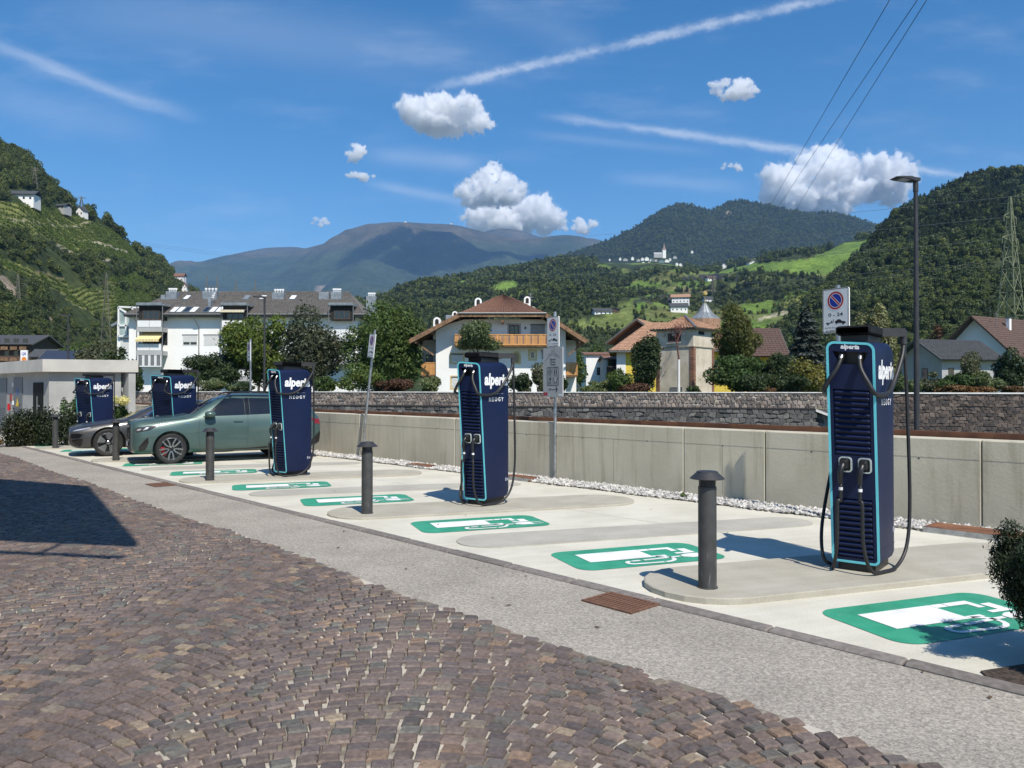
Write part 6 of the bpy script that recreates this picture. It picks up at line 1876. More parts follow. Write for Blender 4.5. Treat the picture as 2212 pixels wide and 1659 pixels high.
for k in range(5): mb.bar((ax(441 + k * 1.5), 1.9, az(653 - k * 5)), (ax(446 + k * 1.5), 1.9, az(648 - k * 5)), .12); mb.bar((ax(440 + k * 1.6), 1.9, az(653 - k * 4.6)), (ax(441.6 + k * 1.6), 1.9, az(648.4 - k * 4.6)), .12)
mb.build('roof_ladder', M_WFRAME, ap)
# balcony towers
def balcony(u0, u1, rows):
    x0, x1 = ax(u0), ax(u1); pr = 1.55
    tw = MB()
    for sx in (x0, x1): tw.tube([(sx, -pr, 0), (sx, -pr, az(661))], .055, 8)
    tw.build('balcony_post', M_PIPE, ap)
    mb = MB(); slab(mb, ((x0 - .05, -pr - .15, az(661)), (x1 + .05, -pr - .15, az(661)), (x1 + .05, .9, az(655)), (x0 - .05, .9, az(655))), .16); mb.box(x0, x1, -pr - .2, -pr - .1, az(662), az(657)); mb.build('balcony_roof', M_ZINCR, ap)
    mb = MB(); mb.box(x0 + .12, x1 - .12, -1.22, 2.6, az(693), az(662.5)); mb.build('balcony_shade', M_SHADE, ap)  # solid near-black block standing for the shaded depth of the balcony
    window(ap, x0 + .6, x1 - .5, az(692), az(673), -1.25, mull=2, fw=.07, frame=M_WOODD)
    for r in rows:
        if r[0] == 'rail':
            xm = (x0 + x1) / 2
            sl = MB(); sl.box(x0 + .02, x1 - .02, -pr - .05, .0, az(r[2]) - .55, az(r[2])); s_ = sl.build('balcony_slab', M_PLASTG, ap)
            for a, b in ((x0 + .12, xm - .02), (xm + .02, x1 - .12)):
                m_ = MB(); m_.bbox(a, b, -pr - .08, -pr - .03, az(r[2]) + .02, az(r[1]), .01); m_.build('balustrade_panel', M_WFRAME, s_)
            m_ = MB(); m_.tube([(x0, -pr - .05, az(r[1]) + .07), (x1, -pr - .05, az(r[1]) + .07)], .03, 6); m_.build('handrail', M_PIPE, s_)
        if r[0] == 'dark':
            m_ = MB(); m_.box(x0 + .05, x1 - .05, -.06, .02, az(r[2]), az(r[1])); m_.build('balcony_shade', M_SHADE, ap)  # near-black panel on the wall plane, painted shade of the balcony depth
        if r[0] == 'awn':
            n = 16
            for k in range(n):
                a, b = x0 + .1 + (x1 - x0 - .3) * k / n, x0 + .1 + (x1 - x0 - .3) * (k + 1) / n
                m_ = MB(); slab(m_, ((a, -pr - .55, az(r[2])), (b, -pr - .55, az(r[2])), (b, -.15, az(r[1])), (a, -.15, az(r[1]))), .02)
                m_.box(a, b, -pr - .58, -pr - .55, az(r[2]) - .30, az(r[2]))
                m_.build('awning_strip', r[3] if k % 2 else r[4], ap)
        if r[0] == 'glass':
            n = 4
            for k in range(n):
                a, b = x0 + .1 + (x1 - x0 - .2) * k / n, x0 + .1 + (x1 - x0 - .2) * (k + 1) / n
                window(ap, a + .02, b - .02, az(r[2]), az(r[1]), -pr, glass=M_CURT, mull=0, fw=.12)
balcony(307.5, 362.5, [('rail', 695, 709), ('dark', 714, 745), ('awn', 716, 735, M_AWN, M_AWNS), ('rail', 745, 759), ('glass', 766, 793)])
balcony(487, 543, [('rail', 695, 709), ('awn', 669, 673, M_AWNP, M_AWNS), ('dark', 714, 745), ('awn', 714, 720, M_AWN, M_AWNS), ('rail', 745, 759), ('dark', 764, 800), ('rail', 800, 814)])
balcony(716, 768, [('rail', 714, 730), ('dark', 732, 760), ('rail', 764, 778)])
for (u0, u1, v0, v1, kd) in ((394, 426.5, 723.6, 746.5, 'half'), (440, 475, 723.6, 746.5, 'shutter'), (395, 427, 775, 797, 'shutter'), (441, 476, 775, 797, 'half'), (590, 622, 724, 747, 'half'), (640, 672, 724, 747, 'shutter'), (590, 622, 775, 797, 'half'), (640, 672, 775, 797, 'glass')):
    window(ap, ax(u0), ax(u1), az(v1), az(v0), 0, kd, mull=1, fw=.1)
for u in (440 - 10, 302): 
    mb = MB(); x = ax(u); mb.tube([(x - .3, -1.05, ez - .1), (x - .3, -.9, ez - .5), (x, -.12, ez - 1.6), (x, -.1, 0)], .06, 8); mb.build('rain_pipe', M_PIPE, ap)
# stair wing with the glazed corner at its left end
mb = MB(); mb.box(ax(242), ax(277.5), 1.2, 9, 0, az(699)); mb.box(ax(236), ax(244), 4, 10, 0, az(694)); mb.build('wing', M_PLAST, ap)
mb = MB(); slab(mb, ((ax(225), 1.5, az(699)), (ax(243), 1.5, az(690)), (ax(246), 10, az(684)), (ax(228), 10, az(694))), .3); mb.build('wing_roof', M_ZINCR, ap)
mb = MB(); mb.box(ax(233), ax(241), 3.8, 9, 0, az(698)); mb.build('dark_cladding', M_WOODD, ap)
gx0, gx1 = ax(248), ax(279)
mb = MB()
A = (gx0, .9, az(725)); B = (gx1, .9, az(725)); C_ = (gx0, .9, az(661)); D = (gx0 + 3.9, .9, az(664)); E = (gx1 + .2, .9, az(688)); Fp = (gx0, .9, az(702)); Gp = (gx1, .9, az(702))
for p, q in ((A, C_), (A, B), (Fp, Gp), (C_, D), ((gx0, .9, az(663)), (gx1 + .6, .9, az(690))), ((gx0 + .95, .9, az(725)), (gx0 + .95, .9, az(677))), (B, E), ((gx0 + 1.6, .9, az(662)), (gx1 + .8, .9, az(683)))):
    mb.bar(p, q, .20, .2)
gl = mb.build('conservatory_frame', M_WFRAME, ap)
mb = MB(); mb.add([(gx0 + .1, 1.0, az(725)), (gx1, 1.0, az(725)), (gx1, 1.0, az(690)), (gx0 + .1, 1.0, az(664))], [(0, 1, 2, 3)]); mb.build('pane', pm('pale_glass', (.30, .38, .37), .08, var=.15, scale=.6), gl)
window(ap, ax(249), ax(276), az(772), az(731), 1.18, 'shutter', mull=1, fw=.12)
mb = MB(); mb.tube([(ax(234.5), 5, az(700)), (ax(234.5), 5, az(676))], .10, 8); mb.build('flue', M_PIPE, ap)

# ---- white chalet with the honey coloured balcony ---------------------------------
YC = 66.0; kC = YC / FD
u0c = 1085.7
def cx_(u): return (u - u0c) * kC
def cz_(v): return Zat(v, YC) - .9
ch = thing('chalet', 'big white chalet with a brown tiled half hipped roof and honey coloured wooden balcony', 'house', (Xat(u0c, YC), YC, .9), R(0))
wl, wr_ = cx_(941.6), cx_(1222)
ep = 1.5                                                       # the roof stands out in front of the wall
zE, zH, zP = cz_(738), cz_(681), Zat(637.9, YC + 4.2) - .9
xl, xr, hl, hr = cx_(889), cx_(1263), cx_(996), cx_(1176)
mb = MB()
prof = [(wl, 0), (wr_, 0), (wr_, zE + 1.2), (hr - .3, zH - .35), (hl + .3, zH - .35), (wl, zE + 1.2)]
mb.prism(prof, 13, lambda a, b, d: Vector((a, .0 + d, b))); mb.build('wall', M_PLAST, ch)
mb = MB(); mb.box(cx_(905), wl - .002, 2.5, 12, 0, zE + .3); mb.box(wr_ + .002, cx_(1250), 2.5, 12, 0, zE + .3); mb.build('side_wing', M_PLAST, ch)
back = 13.8
ztop = zP
xl2, xr2 = xl, xr
# main slopes run front to back, the half hip closes the front
Ls = ((hl, -ep, zH), (0, 4.2, zP), (0, back, zP), (xl, back, zE), (xl, -ep, zE))
Rs = ((hr, -ep, zH), (xr, -ep, zE), (xr, back, zE), (0, back, zP), (0, 4.2, zP))
mb = MB(); slab(mb, Ls, .16); slab(mb, Rs, .16); slab(mb, ((hl, -ep, zH), (hr, -ep, zH), (0, 4.2, zP)), .16); cr = mb.build('roof', M_TILEB, ch)
tiled(ch, ((hl - .1, -ep - .05, zH), (hr + .1, -ep - .05, zH), (0.01, 4.2, zP), (-.01, 4.2, zP)), 30, 16, M_TILEB, 'hip_tiles', .06, .05, 2)
tiled(ch, ((xr, -ep, zE), (xr, back, zE), (0, back, zP), (0, 4.2, zP)), 44, 26, M_TILER, 'roof_tiles', .06, .05, 3)
tiled(ch, ((xl, back, zE), (xl, -ep, zE), (0, 4.2, zP), (0, back, zP)), 44, 26, M_TILER, 'roof_tiles', .06, .05, 4)
tiled(ch, ((hr, -ep, zH), (xr, -ep, zE), (xr * .5, 2.2, (zE + zP) / 2), (.3, 4.2, zP - .05)), 10, 6, M_TILER, 'roof_tiles', .06, .05, 5)
tiled(ch, ((xl, -ep, zE), (hl, -ep, zH), (-.3, 4.2, zP - .05), (xl * .5, 2.2, (zE + zP) / 2)), 10, 6, M_TILEB, 'roof_tiles', .06, .05, 6)
for (p, q) in (((xl, -ep - .04, zE - .12), (hl, -ep - .04, zH - .12)), ((hr, -ep - .04, zH - .12), (xr, -ep - .04, zE - .12)), ((hl, -ep - .04, zH - .14), (hr, -ep - .04, zH - .14))):
    mb = MB(); mb.bar(p, q, .10, .30); mb.build('barge_board', M_WOODM, cr)
mb = MB(); mb.tube([(hl - .1, -ep - .12, zH + .02), (hr + .1, -ep - .12, zH + .02)], .08, 8); mb.build('gutter', M_PIPE, cr)
for (px, pz) in ((wl - .3, zE + .9), (wl + 2.0, zE + 2.2), (0, zH - .45), (wr_ - 2.0, zE + 2.2), (wr_ + .3, zE + .9), (xl + .5, zE + .1), (xr - .5, zE + .1)):
    mb = MB(); mb.box(px - .1, px + .1, -ep + .05, .6, pz - .32, pz - .08); mb.build('purlin', M_WOODM, cr)
for sx, xw in ((-1, wl), (1, wr_)):
    mb = MB(); mb.bar((xw + sx * 1.9, -.9, zE + .1), (xw + sx * .1, -.9, zE - 1.2), .14, .14); mb.build('brace', M_WOODM, cr)
for k in range(22):
    for sx in (-1, 1):
        x = 1.0 + k * (xr - 1.0) / 22; z = zP - (zP - zE) * x / (xr if sx > 0 else -xl) 
M_CHW = M_PLAST
def chim(u0, u1, v0, v1, yy):
    sc_ = (YC + yy) / YC
    x0, x1 = cx_(u0) * sc_, cx_(u1) * sc_; z0, z1 = Zat(v1, YC + yy) - .9, Zat(v0, YC + yy) - .9
    r = (x1 - x0) / 2; mb = MB(); n = 8
    pts = [(x0, z0 - .8), (x1, z0 - .8), (x1, z1 - r)] + [((x0 + x1) / 2 + r * math.cos(R(180 * i / n)), z1 - r + r * math.sin(R(180 * i / n))) for i in range(1, n)] + [(x0, z1 - r)]
    mb.prism(pts, .75, lambda a, b, d: Vector((a, yy + d, b))); c = mb.build('chimney', M_CHW, ch)
    m_ = MB(); q = r * .5; xm = (x0 + x1) / 2
    pts = [(xm - q, z1 - r - .35), (xm + q, z1 - r - .35), (xm + q, z1 - r)] + [(xm + q * math.cos(R(180 * i / n)), z1 - r + q * math.sin(R(180 * i / n))) for i in range(1, n)] + [(xm - q, z1 - r)]
    m_.add([(a, yy - .004, b) for a, b in pts], [tuple(range(len(pts)))]); m_.build('smoke_opening', M_SHADE, c)
chim(1024.5, 1039.6, 643, 668, 3.0); chim(1131, 1145, 640, 664, 3.0); chim(976, 988, 672, 688, 2.0); chim(935.5, 951.5, 685, 713, .5)
mb = MB(); mb.tube([(cx_(1148), 3.6, cz_(665)), (cx_(1148), 3.6, cz_(622))], .04, 6)
for v, w_ in ((624, 4), (631, 7), (638, 5)): mb.bar((cx_(1148 - w_), 3.6, cz_(v)), (cx_(1148 + w_), 3.6, cz_(v)), .05)
mb.build('aerial', M_PIPE, ch)
mb = MB(); mb.lathe([(0, 0), (.18, .02), (.30, .07), (.31, .08)], 14, cap=False); dsh = mb.build('satellite_dish', M_WFRAME, ch, (cx_(1153), 3.2, cz_(661))); dsh.rotation_euler = (R(75), 0, R(35))
for (u0, u1, v0) in ((947, 985, 663), (1165, 1195, 663)):
    mb = MB(); mb.bbox(cx_(u0), cx_(u1), 7, 9.5, cz_(700), cz_(v0), .04); mb.build('dormer', M_ZINCR, ch)
def balc(u0, u1, v0, v1, dep=1.25, label=None, ends=True):
    x0, x1, z0, z1 = cx_(u0), cx_(u1), cz_(v1), cz_(v0)
    mb = MB(); mb.box(x0, x1, -dep, .0, z0 - .10, z0 + .02); s_ = mb.build('balcony', M_WOODM, ch)
    n = max(4, int((x1 - x0) / .135)); w = (x1 - x0) / n
    me = None
    for k in range(n):
        narrow = (k % 9) in (2, 6)
        mb = MB(); mb.bbox(.012 if not narrow else .03, w - (.004 if not narrow else .05), -.02, .02, .10, z1 - z0 - .10, .004)
        if k % 9 == 8: mb = MB(); mb.bbox(.0, w, -.045, .045, 0, z1 - z0, .006)
        b = mb.build('board', M_WOOD, s_, (x0 + k * w, -dep, z0))
    for zz, hh in ((z1 - .04, .06), (z0 + .08, .07)):
        m_ = MB(); m_.box(x0, x1, -dep - .05, -dep + .05, zz - hh, zz + .03); m_.build('rail', M_WOOD, s_)
    for xe in (x0, x1):
        m_ = MB(); m_.box(xe - .03, xe + .03, -dep, 0, z0, z1); m_.build('end_panel', M_WOOD, s_)
balc(985, 1186, 724, 748)
mb = MB(); mb.box(cx_(1060), cx_(1186), -.015, .02, cz_(724), cz_(694)); 
def side_balc(u0, u1, v0, v1, yy):
    sc_ = (YC + yy) / YC
    x0, x1, z0, z1 = cx_(u0), cx_(u1), cz_(v1), cz_(v0)
    mb = MB(); mb.box(x0, x1, yy, yy + 5, z0 - .1, z0); s_ = mb.build('balcony', M_WOODM, ch)
    n = 9; w = (x1 - x0) / n
    for k in range(n):
        mb = MB(); mb.bbox(.005, w - .012, -.03, .03, .02, z1 - z0 - (.08 if k % 4 else .02), .004); mb.build('board', M_WOOD, s_, (x0 + k * w, yy, z0))
    m_ = MB(); m_.box(x0, x1, yy - .05, yy + .05, z1 - .06, z1 + .02); m_.build('rail', M_WOOD, s_)
    for xe in (x0, x1): m_ = MB(); m_.box(xe - .04, xe + .04, yy, yy + 4, z0, z1); m_.build('end_panel', M_WOODM, s_)
side_balc(909.6, 941, 782.8, 810, .25); side_balc(1223, 1248, 783, 811, .25)
window(ch, cx_(1100), cx_(1121.5), cz_(722), cz_(702.7), 0, trim=M_PLASTG, mull=1, fw=.07, frame=M_WOODD)
window(ch, cx_(1146), cx_(1177), cz_(724), cz_(702), 0, 'shutter', mull=1, frame=M_PLASTG)
window(ch, cx_(1030), cx_(1050), cz_(724), cz_(702), 0, trim=M_PLASTG, mull=1, frame=M_WOODD)
window(ch, cx_(1145), cx_(1156), cz_(775), cz_(759), 0, trim=M_YTRIM, mull=0)
window(ch, cx_(1170), cx_(1186), cz_(776), cz_(758), 0, 'shutter', mull=0, frame=M_PLASTG)
window(ch, cx_(976), cx_(1000), cz_(783), cz_(766), 0, 'shutter', trim=M_YTRIM, mull=1)
window(ch, cx_(976), cx_(1000), cz_(838), cz_(815), 0, 'shutter', trim=M_YTRIM, mull=1)
window(ch, cx_(1172), cx_(1186), cz_(800), cz_(786), 0, 'shutter', trim=M_YTRIM, mull=0)
window(ch, cx_(913), cx_(929), cz_(781), cz_(765), 2.5, 'shutter', mull=0, frame=M_WOODD)
window(ch, cx_(915), cx_(930), cz_(838), cz_(816), 2.5, mull=0, frame=M_WOODD)
mb = MB(); xm, w_, zb_, zt_ = cx_(1115), .24, cz_(783), cz_(769)
arch = lambda r, z1, zb2: [(xm - r, zb2), (xm + r, zb2), (xm + r, z1)] + [(xm + r * math.cos(R(18 * i)), z1 + r * math.sin(R(18 * i))) for i in range(1, 10)] + [(xm - r, z1)]
mb.prism(arch(w_ + .17, zt_, zb_ - .14), .05, lambda a, b, d: Vector((a, .02 - d, b))); aw = mb.build('arched_window', M_YTRIM, ch)
mb = MB(); mb.prism(arch(w_, zt_, zb_), .02, lambda a, b, d: Vector((a, -.032 - d, b))); mb.build('pane', M_WGLASS, aw)
mb = MB(); mb.box(cx_(1133), cx_(1137), -.03, .02, cz_(711), cz_(706)); mb.build('vent', M_FASC, ch)

# ---- old transformer tower -------------------------------------------------------
YT = 72.0; kT = YT / FD
tw = thing('old_tower', 'square weathered plaster tower with brick corners and an orange tiled roof', 'tower', (Xat(1498.3, YT), YT, .9), R(48))
# local: corner at the origin, +x runs right and away, +y runs left and away
S_ = 4.05; tz = lambda v: Zat(v, YT) - .9
z1 = tz(709); zb_ = tz(748)
mb = MB(); mb.box(.03, S_ - .03, .03, S_ - .03, 0, z1); mb.build('wall', M_PLASTB, tw)
mb = MB(); mb.box(-.05, S_ + .05, -.05, S_ + .05, zb_ - .05, zb_ + .05); mb.build('string_course', pm('old_moulding', (.36, .32, .25), .9, var=.1), tw)
g = random.Random(3); nb = 0
for cx0, cy0 in ((0, 0), (S_, 0), (0, S_)):
    z = .02; r = 0
    while z < zb_ - .12:
        lx, ly = (.42, .40) if r % 2 else (.40, .42)
        for part in range(1):
            mb = MB()
            x0, x1 = (-.02, lx) if cx0 == 0 else (S_ - lx, S_ + .02); y0, y1 = (-.02, ly) if cy0 == 0 else (S_ - ly, S_ + .02)
            mb.bbox(x0, x1, y0, y1, z, z + .145, .008); mb.build('brick', M_BRICK, tw)
        z += .16; r += 1
ov = .45; hp = tz(683)
c4_ = [(-ov, -ov, z1 + .02), (S_ + ov, -ov, z1 + .02), (S_ + ov, S_ + ov, z1 + .02), (-ov, S_ + ov, z1 + .02)]; pk = (S_ / 2, S_ / 2, hp + .25)
mb = MB()
for i in range(4): slab(mb, (c4_[i], c4_[(i + 1) % 4], pk), .12)
mb.box(-ov + .05, S_ + ov - .05, -ov + .05, S_ + ov - .05, z1 - .08, z1 + .0); rf = mb.build('roof', M_FASC, tw)
for i in range(4): tiled(tw, (c4_[i], c4_[(i + 1) % 4], pk, pk), 15, 9, M_TILEO, 'roof_tiles', .07, .06, i)
mb = MB(); mb.tube([Vector(c4_[0]) + Vector((0, 0, .06)), Vector(pk) + Vector((0, 0, .08))], .12, 8); mb.build('hip_cap', M_PIPE, rf)
mb = MB(); mb.box(-.004, .03, 1.35, 2.75, tz(735), tz(717)); mb.build('window', M_SHADE, tw)
for k in range(4):
    mb = MB(); mb.box(-.012, -.004, 1.38 + k * .36, 1.62 + k * .36, tz(734), tz(718)); mb.build('window_slat', M_WOODD, tw)
mb = MB(); mb.box(1.0, 2.1, -.006, .03, tz(721), tz(713.5)); mb.build('window', M_SHADE, tw)
for y in (.8, 1.9, 3.0):
    mb = MB(); mb.bbox(-.20, .0, y, y + .28, z1 - .62, z1 - .42, .02); mb.build('corbel', M_PLASTB, tw)
mb = MB()
for k in range(7): mb.tube([(-.12, 1.4 + k * .2, tz(738)), (-.10, 1.4 + k * .2, tz(732))], .045, 6)
mb.build('insulator', pm('porcelain_brown', (.10, .06, .045), .4), tw)
mb = MB(); mb.box(-.18, -.03, 1.3, 2.8, tz(739.5), tz(738.5)); mb.build('bracket', M_WFRAME, tw)
mb = MB(); mb.box(-.02, .03, 1.2, 2.5, .0, 1.2); mb.build('door', M_CURT, tw)
# white topped pole and bare creeper in front of it
pl = thing('bare_tree', 'thin bare red brown tree with a whitewashed stem against the tower wall', 'tree', (Xat(1466, YT - 1.5), YT - 1.5, 1.4), 0)
mb = MB(); mb.tube([(0, 0, 0), (.02, 0, tz(778) - .5)], [.14, .11], 8); mb.build('painted_stem', M_WFRAME, pl)
mb = MB(); g = random.Random(5)
def grow(p, d, L, r, n):
    q = p + d * L; mb.tube([p, (p + q) / 2 + Vector((g.uniform(-.08, .08), g.uniform(-.08, .08), 0)), q], [r, r * .8, r * .6], 6)
    if n:
        for k in range(3): grow(q, (d + Vector((g.uniform(-.9, .9), g.uniform(-.6, .6), g.uniform(-.2, .5)))).normalized(), L * g.uniform(.55, .8), r * .6, n - 1)
grow(Vector((.02, 0, tz(778) - .5)), Vector((-.12, 0, 1)).normalized(), 1.3, .09, 4)
mb.build('branches', pm('red_bark', (.13, .05, .04), .85), pl)

# ---- generic gabled houses ---------------------------------------------------------
def house(label, org, rot, L, W, hw, hr_, wall, roofm, over=.6, wins=(), name='house', tiles=True, group=None, chimney=None, nt=(26, 14), cat='house', barge=M_FASC, hip=0):
    """gable along local x: length L, width W (front wall is y=0), eaves height hw, ridge height hr_"""
    o = thing(name, label, cat, org, rot, group)
    mb = MB(); mb.prism([(0, 0), (W, 0), (W, hw), (W / 2, hr_ - .12), (0, hw)] if not hip else [(0, 0), (W, 0), (W, hw), (0, hw)], L, lambda a, b, d: Vector((d, a, b))); mb.build('wall', wall, o)
    s = (hr_ - hw) / (W / 2); e = hw - s * over
    A, B, C_, D = (-over, -over, e), (L + over, -over, e), (L + over - hip, W / 2, hr_), (-over + hip, W / 2, hr_)
    E, F_ = (L + over, W + over, e), (-over, W + over, e)
    mb = MB(); slab(mb, (A, B, C_, D), .14); slab(mb, (D, C_, E, F_), .14)
    if hip: slab(mb, (A, D, F_), .14); slab(mb, (B, E, C_), .14)
    rf = mb.build('roof', roofm, o)
    if tiles:
        tiled(o, (A, B, C_, D), nt[0], nt[1], roofm, 'roof_tiles', .05, .04); tiled(o, (E, F_, D, C_), nt[0], nt[1], roofm, 'roof_tiles', .05, .04)
    if hip:
        tiled(o, (F_, A, D, D), 18, nt[1], roofm, 'roof_tiles', .05, .04); mb = MB()
        for p_, q_ in ((A, B), (B, E), (E, F_), (F_, A)): mb.bar(Vector(p_) - Vector((0, 0, .1)), Vector(q_) - Vector((0, 0, .1)), .06, .22)
        mb.build('fascia', barge, rf)
    for xx in (() if hip else (-over - .03, L + over + .03)):
        mb = MB(); mb.bar((xx, -over, e - .08), (xx, W / 2, hr_ - .08), .06, .22); mb.bar((xx, W + over, e - .08), (xx, W / 2, hr_ - .08), .06, .22); mb.build('barge_board', barge, rf)
    for w in wins:
        if w[0] == 'f': window(o, w[1], w[2], w[3], w[4], 0, **(w[5] if len(w) > 5 else {}))
        else:                                                # gable wall at x=0
            mb = MB(); mb.box(-.03, .02, w[1], w[2], w[3], w[4]); q = mb.build('window', M_WFRAME if w[0] == 'g' else M_WOODD, o)
            mb = MB(); mb.box(-.036, -.031, w[1] + .08, w[2] - .08, w[3] + .08, w[4] - .08); mb.build('pane', M_WGLASS, q)
    if chimney:
        x, y, zt_ = chimney; mb = MB(); mb.bbox(x, x + .5, y, y + .5, hw, zt_, .03); c = mb.build('chimney', M_PLAST, rf)
        mb = MB(); mb.bbox(x - .08, x + .58, y - .08, y + .58, zt_ + .002, zt_ + .1, .02); mb.build('chimney_cap', M_FASC, c)
    return o, rf
def at(u, Y, z=.9): return Vector((Xat(u, Y), Y, z))
# yellow house behind the tower
yh, rf = house('yellow house with an old orange tiled hip roof behind the plaster tower', at(1334, 86), R(-8), 13, 9, 5.9, 8.8, M_PLASTY, M_TILEO, .9,
      [('f', 3.9, 5.3, 2.9, 4.6, dict(kind='half', mull=0, frame=M_PLAST)), ('f', 9.4, 10.9, 2.4, 4.2, dict(mull=1))], nt=(40, 18), barge=M_FASC, hip=4.5)
mb = MB(); mb.box(-.1, .9, -.06, .1, 0, 5.2); mb.build('corner_pilaster', M_PLAST, yh)
yh2, rf = house('upper orange tiled gable of the yellow house group, left behind the tower', at(1430, 93), R(62), 10, 5.6, 7.6, 9.6, M_WOODD, M_TILEO, 1.2, (), nt=(30, 16))
yh3, rf = house('yellow house wall with white windows right behind the willow', at(1572, 92), R(-4), 6.2, 8, 5.6, 8.6, M_PLASTY, M_TILEN, .9, [('f', 2.2, 3.6, 1.6, 3.6, dict(mull=1)), ('f', 4.2, 5.6, 1.6, 3.6, dict(mull=1))], nt=(20, 14))
wh, rf = house('white flat block with dark wooden balconies left of the yellow house', at(1266, 105), R(3), 3.2, 7, 5.9, 6.3, M_PLAST, M_TILEB, .3, [('f', 1.4, 2.3, 2.9, 4.1, dict(mull=0)), ('f', 1.4, 2.3, .9, 1.7, dict(mull=0))], tiles=False)
wb, rf = house('grey building with stacked brown balconies between white block and yellow house', at(1310, 98), R(0), 2.2, 7, 5.0, 5.5, M_PLASTG, M_TILEB, .3, (), tiles=False)
for k in range(2):
    mb = MB(); mb.box(-.1, 2.3, -1.0, -.02, .7 + 2.3 * k, .8 + 2.3 * k); q = mb.build('balcony', M_WOODD, wb); mb = MB(); mb.bbox(-.1, 2.3, -1.03, -.98, .82 + 2.3 * k, 1.6 + 2.3 * k, .01); mb.build('balustrade_panel', M_WOODD, q)
    mb = MB(); mb.box(.2, 2.0, -.02, .02, 1.7 + 2.3 * k, 2.7 + 2.3 * k); mb.build('window', M_WGLASS, wb)
pr, rf = house('long pale house with a red roof, low between the chalet and the yellow house', at(1250, 120), R(0), 7, 6, 5.4, 6.6, M_PLAST, M_TILER, .4, [('f', .6, 1.6, 3.2, 4.4, {}), ('f', 2.4, 3.4, 3.2, 4.4, {})], nt=(18, 8))
# church cone spire beyond the roofs
sp = thing('spire', 'grey sheet metal cone roof with a gilded tip rising behind the tower', 'spire', at(1523, 130, 0), 0)
kS = 130 / FD; zb0, zt0 = Zat(690, 130), Zat(655, 130)
mb = MB(); mb.lathe([(33 * kS, zb0), (16 * kS, (zb0 + zt0) / 2 - .3), (3 * kS, zt0)], 16); mb.build('cone', M_ZINCR, sp)
for k in range(12):
    a = 2 * math.pi * k / 12; mb = MB(); mb.tube([(33.3 * kS * math.cos(a), 33.3 * kS * math.sin(a), zb0), (16.3 * kS * math.cos(a), 16.3 * kS * math.sin(a), (zb0 + zt0) / 2 - .3), (3.2 * kS * math.cos(a), 3.2 * kS * math.sin(a), zt0)], .035, 5); mb.build('rib', M_PIPE, sp)
mb = MB(); mb.lathe([(.05, zt0), (.05, Zat(640, 130)), (.45, Zat(637, 130)), (.45, Zat(632, 130)), (.1, Zat(628, 130))], 10); mb.build('finial', pm('gilded_tip', (.62, .45, .16), .4, .6), sp)
mb = MB(); mb.lathe([(33 * kS, 0), (33 * kS, zb0 - .01)], 16); mb.build('wall', M_TILEO, sp)
# right hand houses
def rz_(v, Y): return Zat(v, Y) - .9
gh_, rf = house('low grey rendered house with a dark grey roof behind the street lamp', at(2035, 92), R(14), 7.8, 6.6, rz_(767, 92), rz_(733, 95), M_PLASTG, M_TILEG, .9,
      [('f', .9, 1.7, 1.4, 3.6, dict(mull=0, frame=M_WOODD, glass=M_WGLASS)), ('f', 6.2, 7.0, 1.2, 3.0, dict(mull=0, frame=M_WOODD)), ('d', 2.2, 3.2, 1.3, 3.6)], nt=(40, 16))
mb = MB(); mb.box(1.9, 3.6, -.012, .02, 1.0, 2.4); mb.build('white_base', M_PLAST, gh_)
mb = MB(); mb.tube([(3.4, -.9, 3.5), (3.4, -.12, 3.2), (3.1, -.1, .3)], .05, 6); mb.build('rain_pipe', M_FASC, gh_)
bh, rf = house('white house with a steep dark brown roof and chimney at the far right', at(2186, 100), R(30), 15, 9.0, rz_(752, 100), rz_(683, 104), M_PLAST, M_TILEN, 1.3, [('f', 1.5, 3.0, 2.6, 4.0, dict(mull=1)), ('f', 4.0, 5.6, 2.6, 4.0, dict(mull=1))], chimney=(4.6, 2.6, rz_(680, 100)), nt=(40, 18), barge=M_WOODD)
mb = MB(); mb.tube([(2.0, 3, rz_(700, 100)), (2.0, 3, rz_(668, 100))], .04, 6); mb.bar((1.4, 3, rz_(672, 100)), (2.6, 3, rz_(672, 100)), .05); mb.build('aerial', M_PIPE, bh)

# ---- things at the far left ------------------------------------------------------------
dk, rf = house('dark timber hotel with pale balcony rails at the far left edge', at(-60, 125), R(4), 9.0, 9, rz_(740, 125), rz_(722, 128), M_WOODD, M_TILEG, .7, (), tiles=False)
for k in range(2):
    z = rz_(752 + 24 * k, 125)
    mb = MB(); mb.box(0, 9.0, -.6, -.02, z - .4, z - .3); q = mb.build('balcony', M_WOODD, dk)
    for j in range(6):
        mb = MB(); mb.bbox(.4 + j * 1.45, 1.5 + j * 1.45, -.68, -.60, z - .3, z + .25, .01); mb.build('balustrade_panel', M_WOODM, q)
        window(dk, .6 + j * 1.45, 1.4 + j * 1.45, z + .5, z + 1.6, 0, mull=0, frame=M_WOODD)
dr, rf = house('low house with a dark blue roof behind the concrete kiosk', at(92, 110), R(10), 5.2, 5, rz_(774, 110), rz_(757, 112), M_WOODM, pm('blue_black_roof', (.028, .036, .06), .5, var=.1), .5, (), tiles=False)
dr2, rf = house('small dark roofed shed left of the blue roofed house', at(68, 118), R(6), 2.6, 4, rz_(768, 118), rz_(754, 120), M_WOODM, M_TILEG, .4, (), tiles=False)
YQ = 60
qs = thing('petrol_sign', 'white petrol station sign with blue lettering and an orange ball', 'sign', at(51, YQ, 0), R(6))
zq0, zq1 = Zat(786, YQ), Zat(756.5, YQ); wq = 14.5 * YQ / FD
mb = MB(); mb.bbox(-wq / 2, wq / 2, 0, .16, zq0, zq1, .02); bq = mb.build('panel', M_WFRAME, qs)
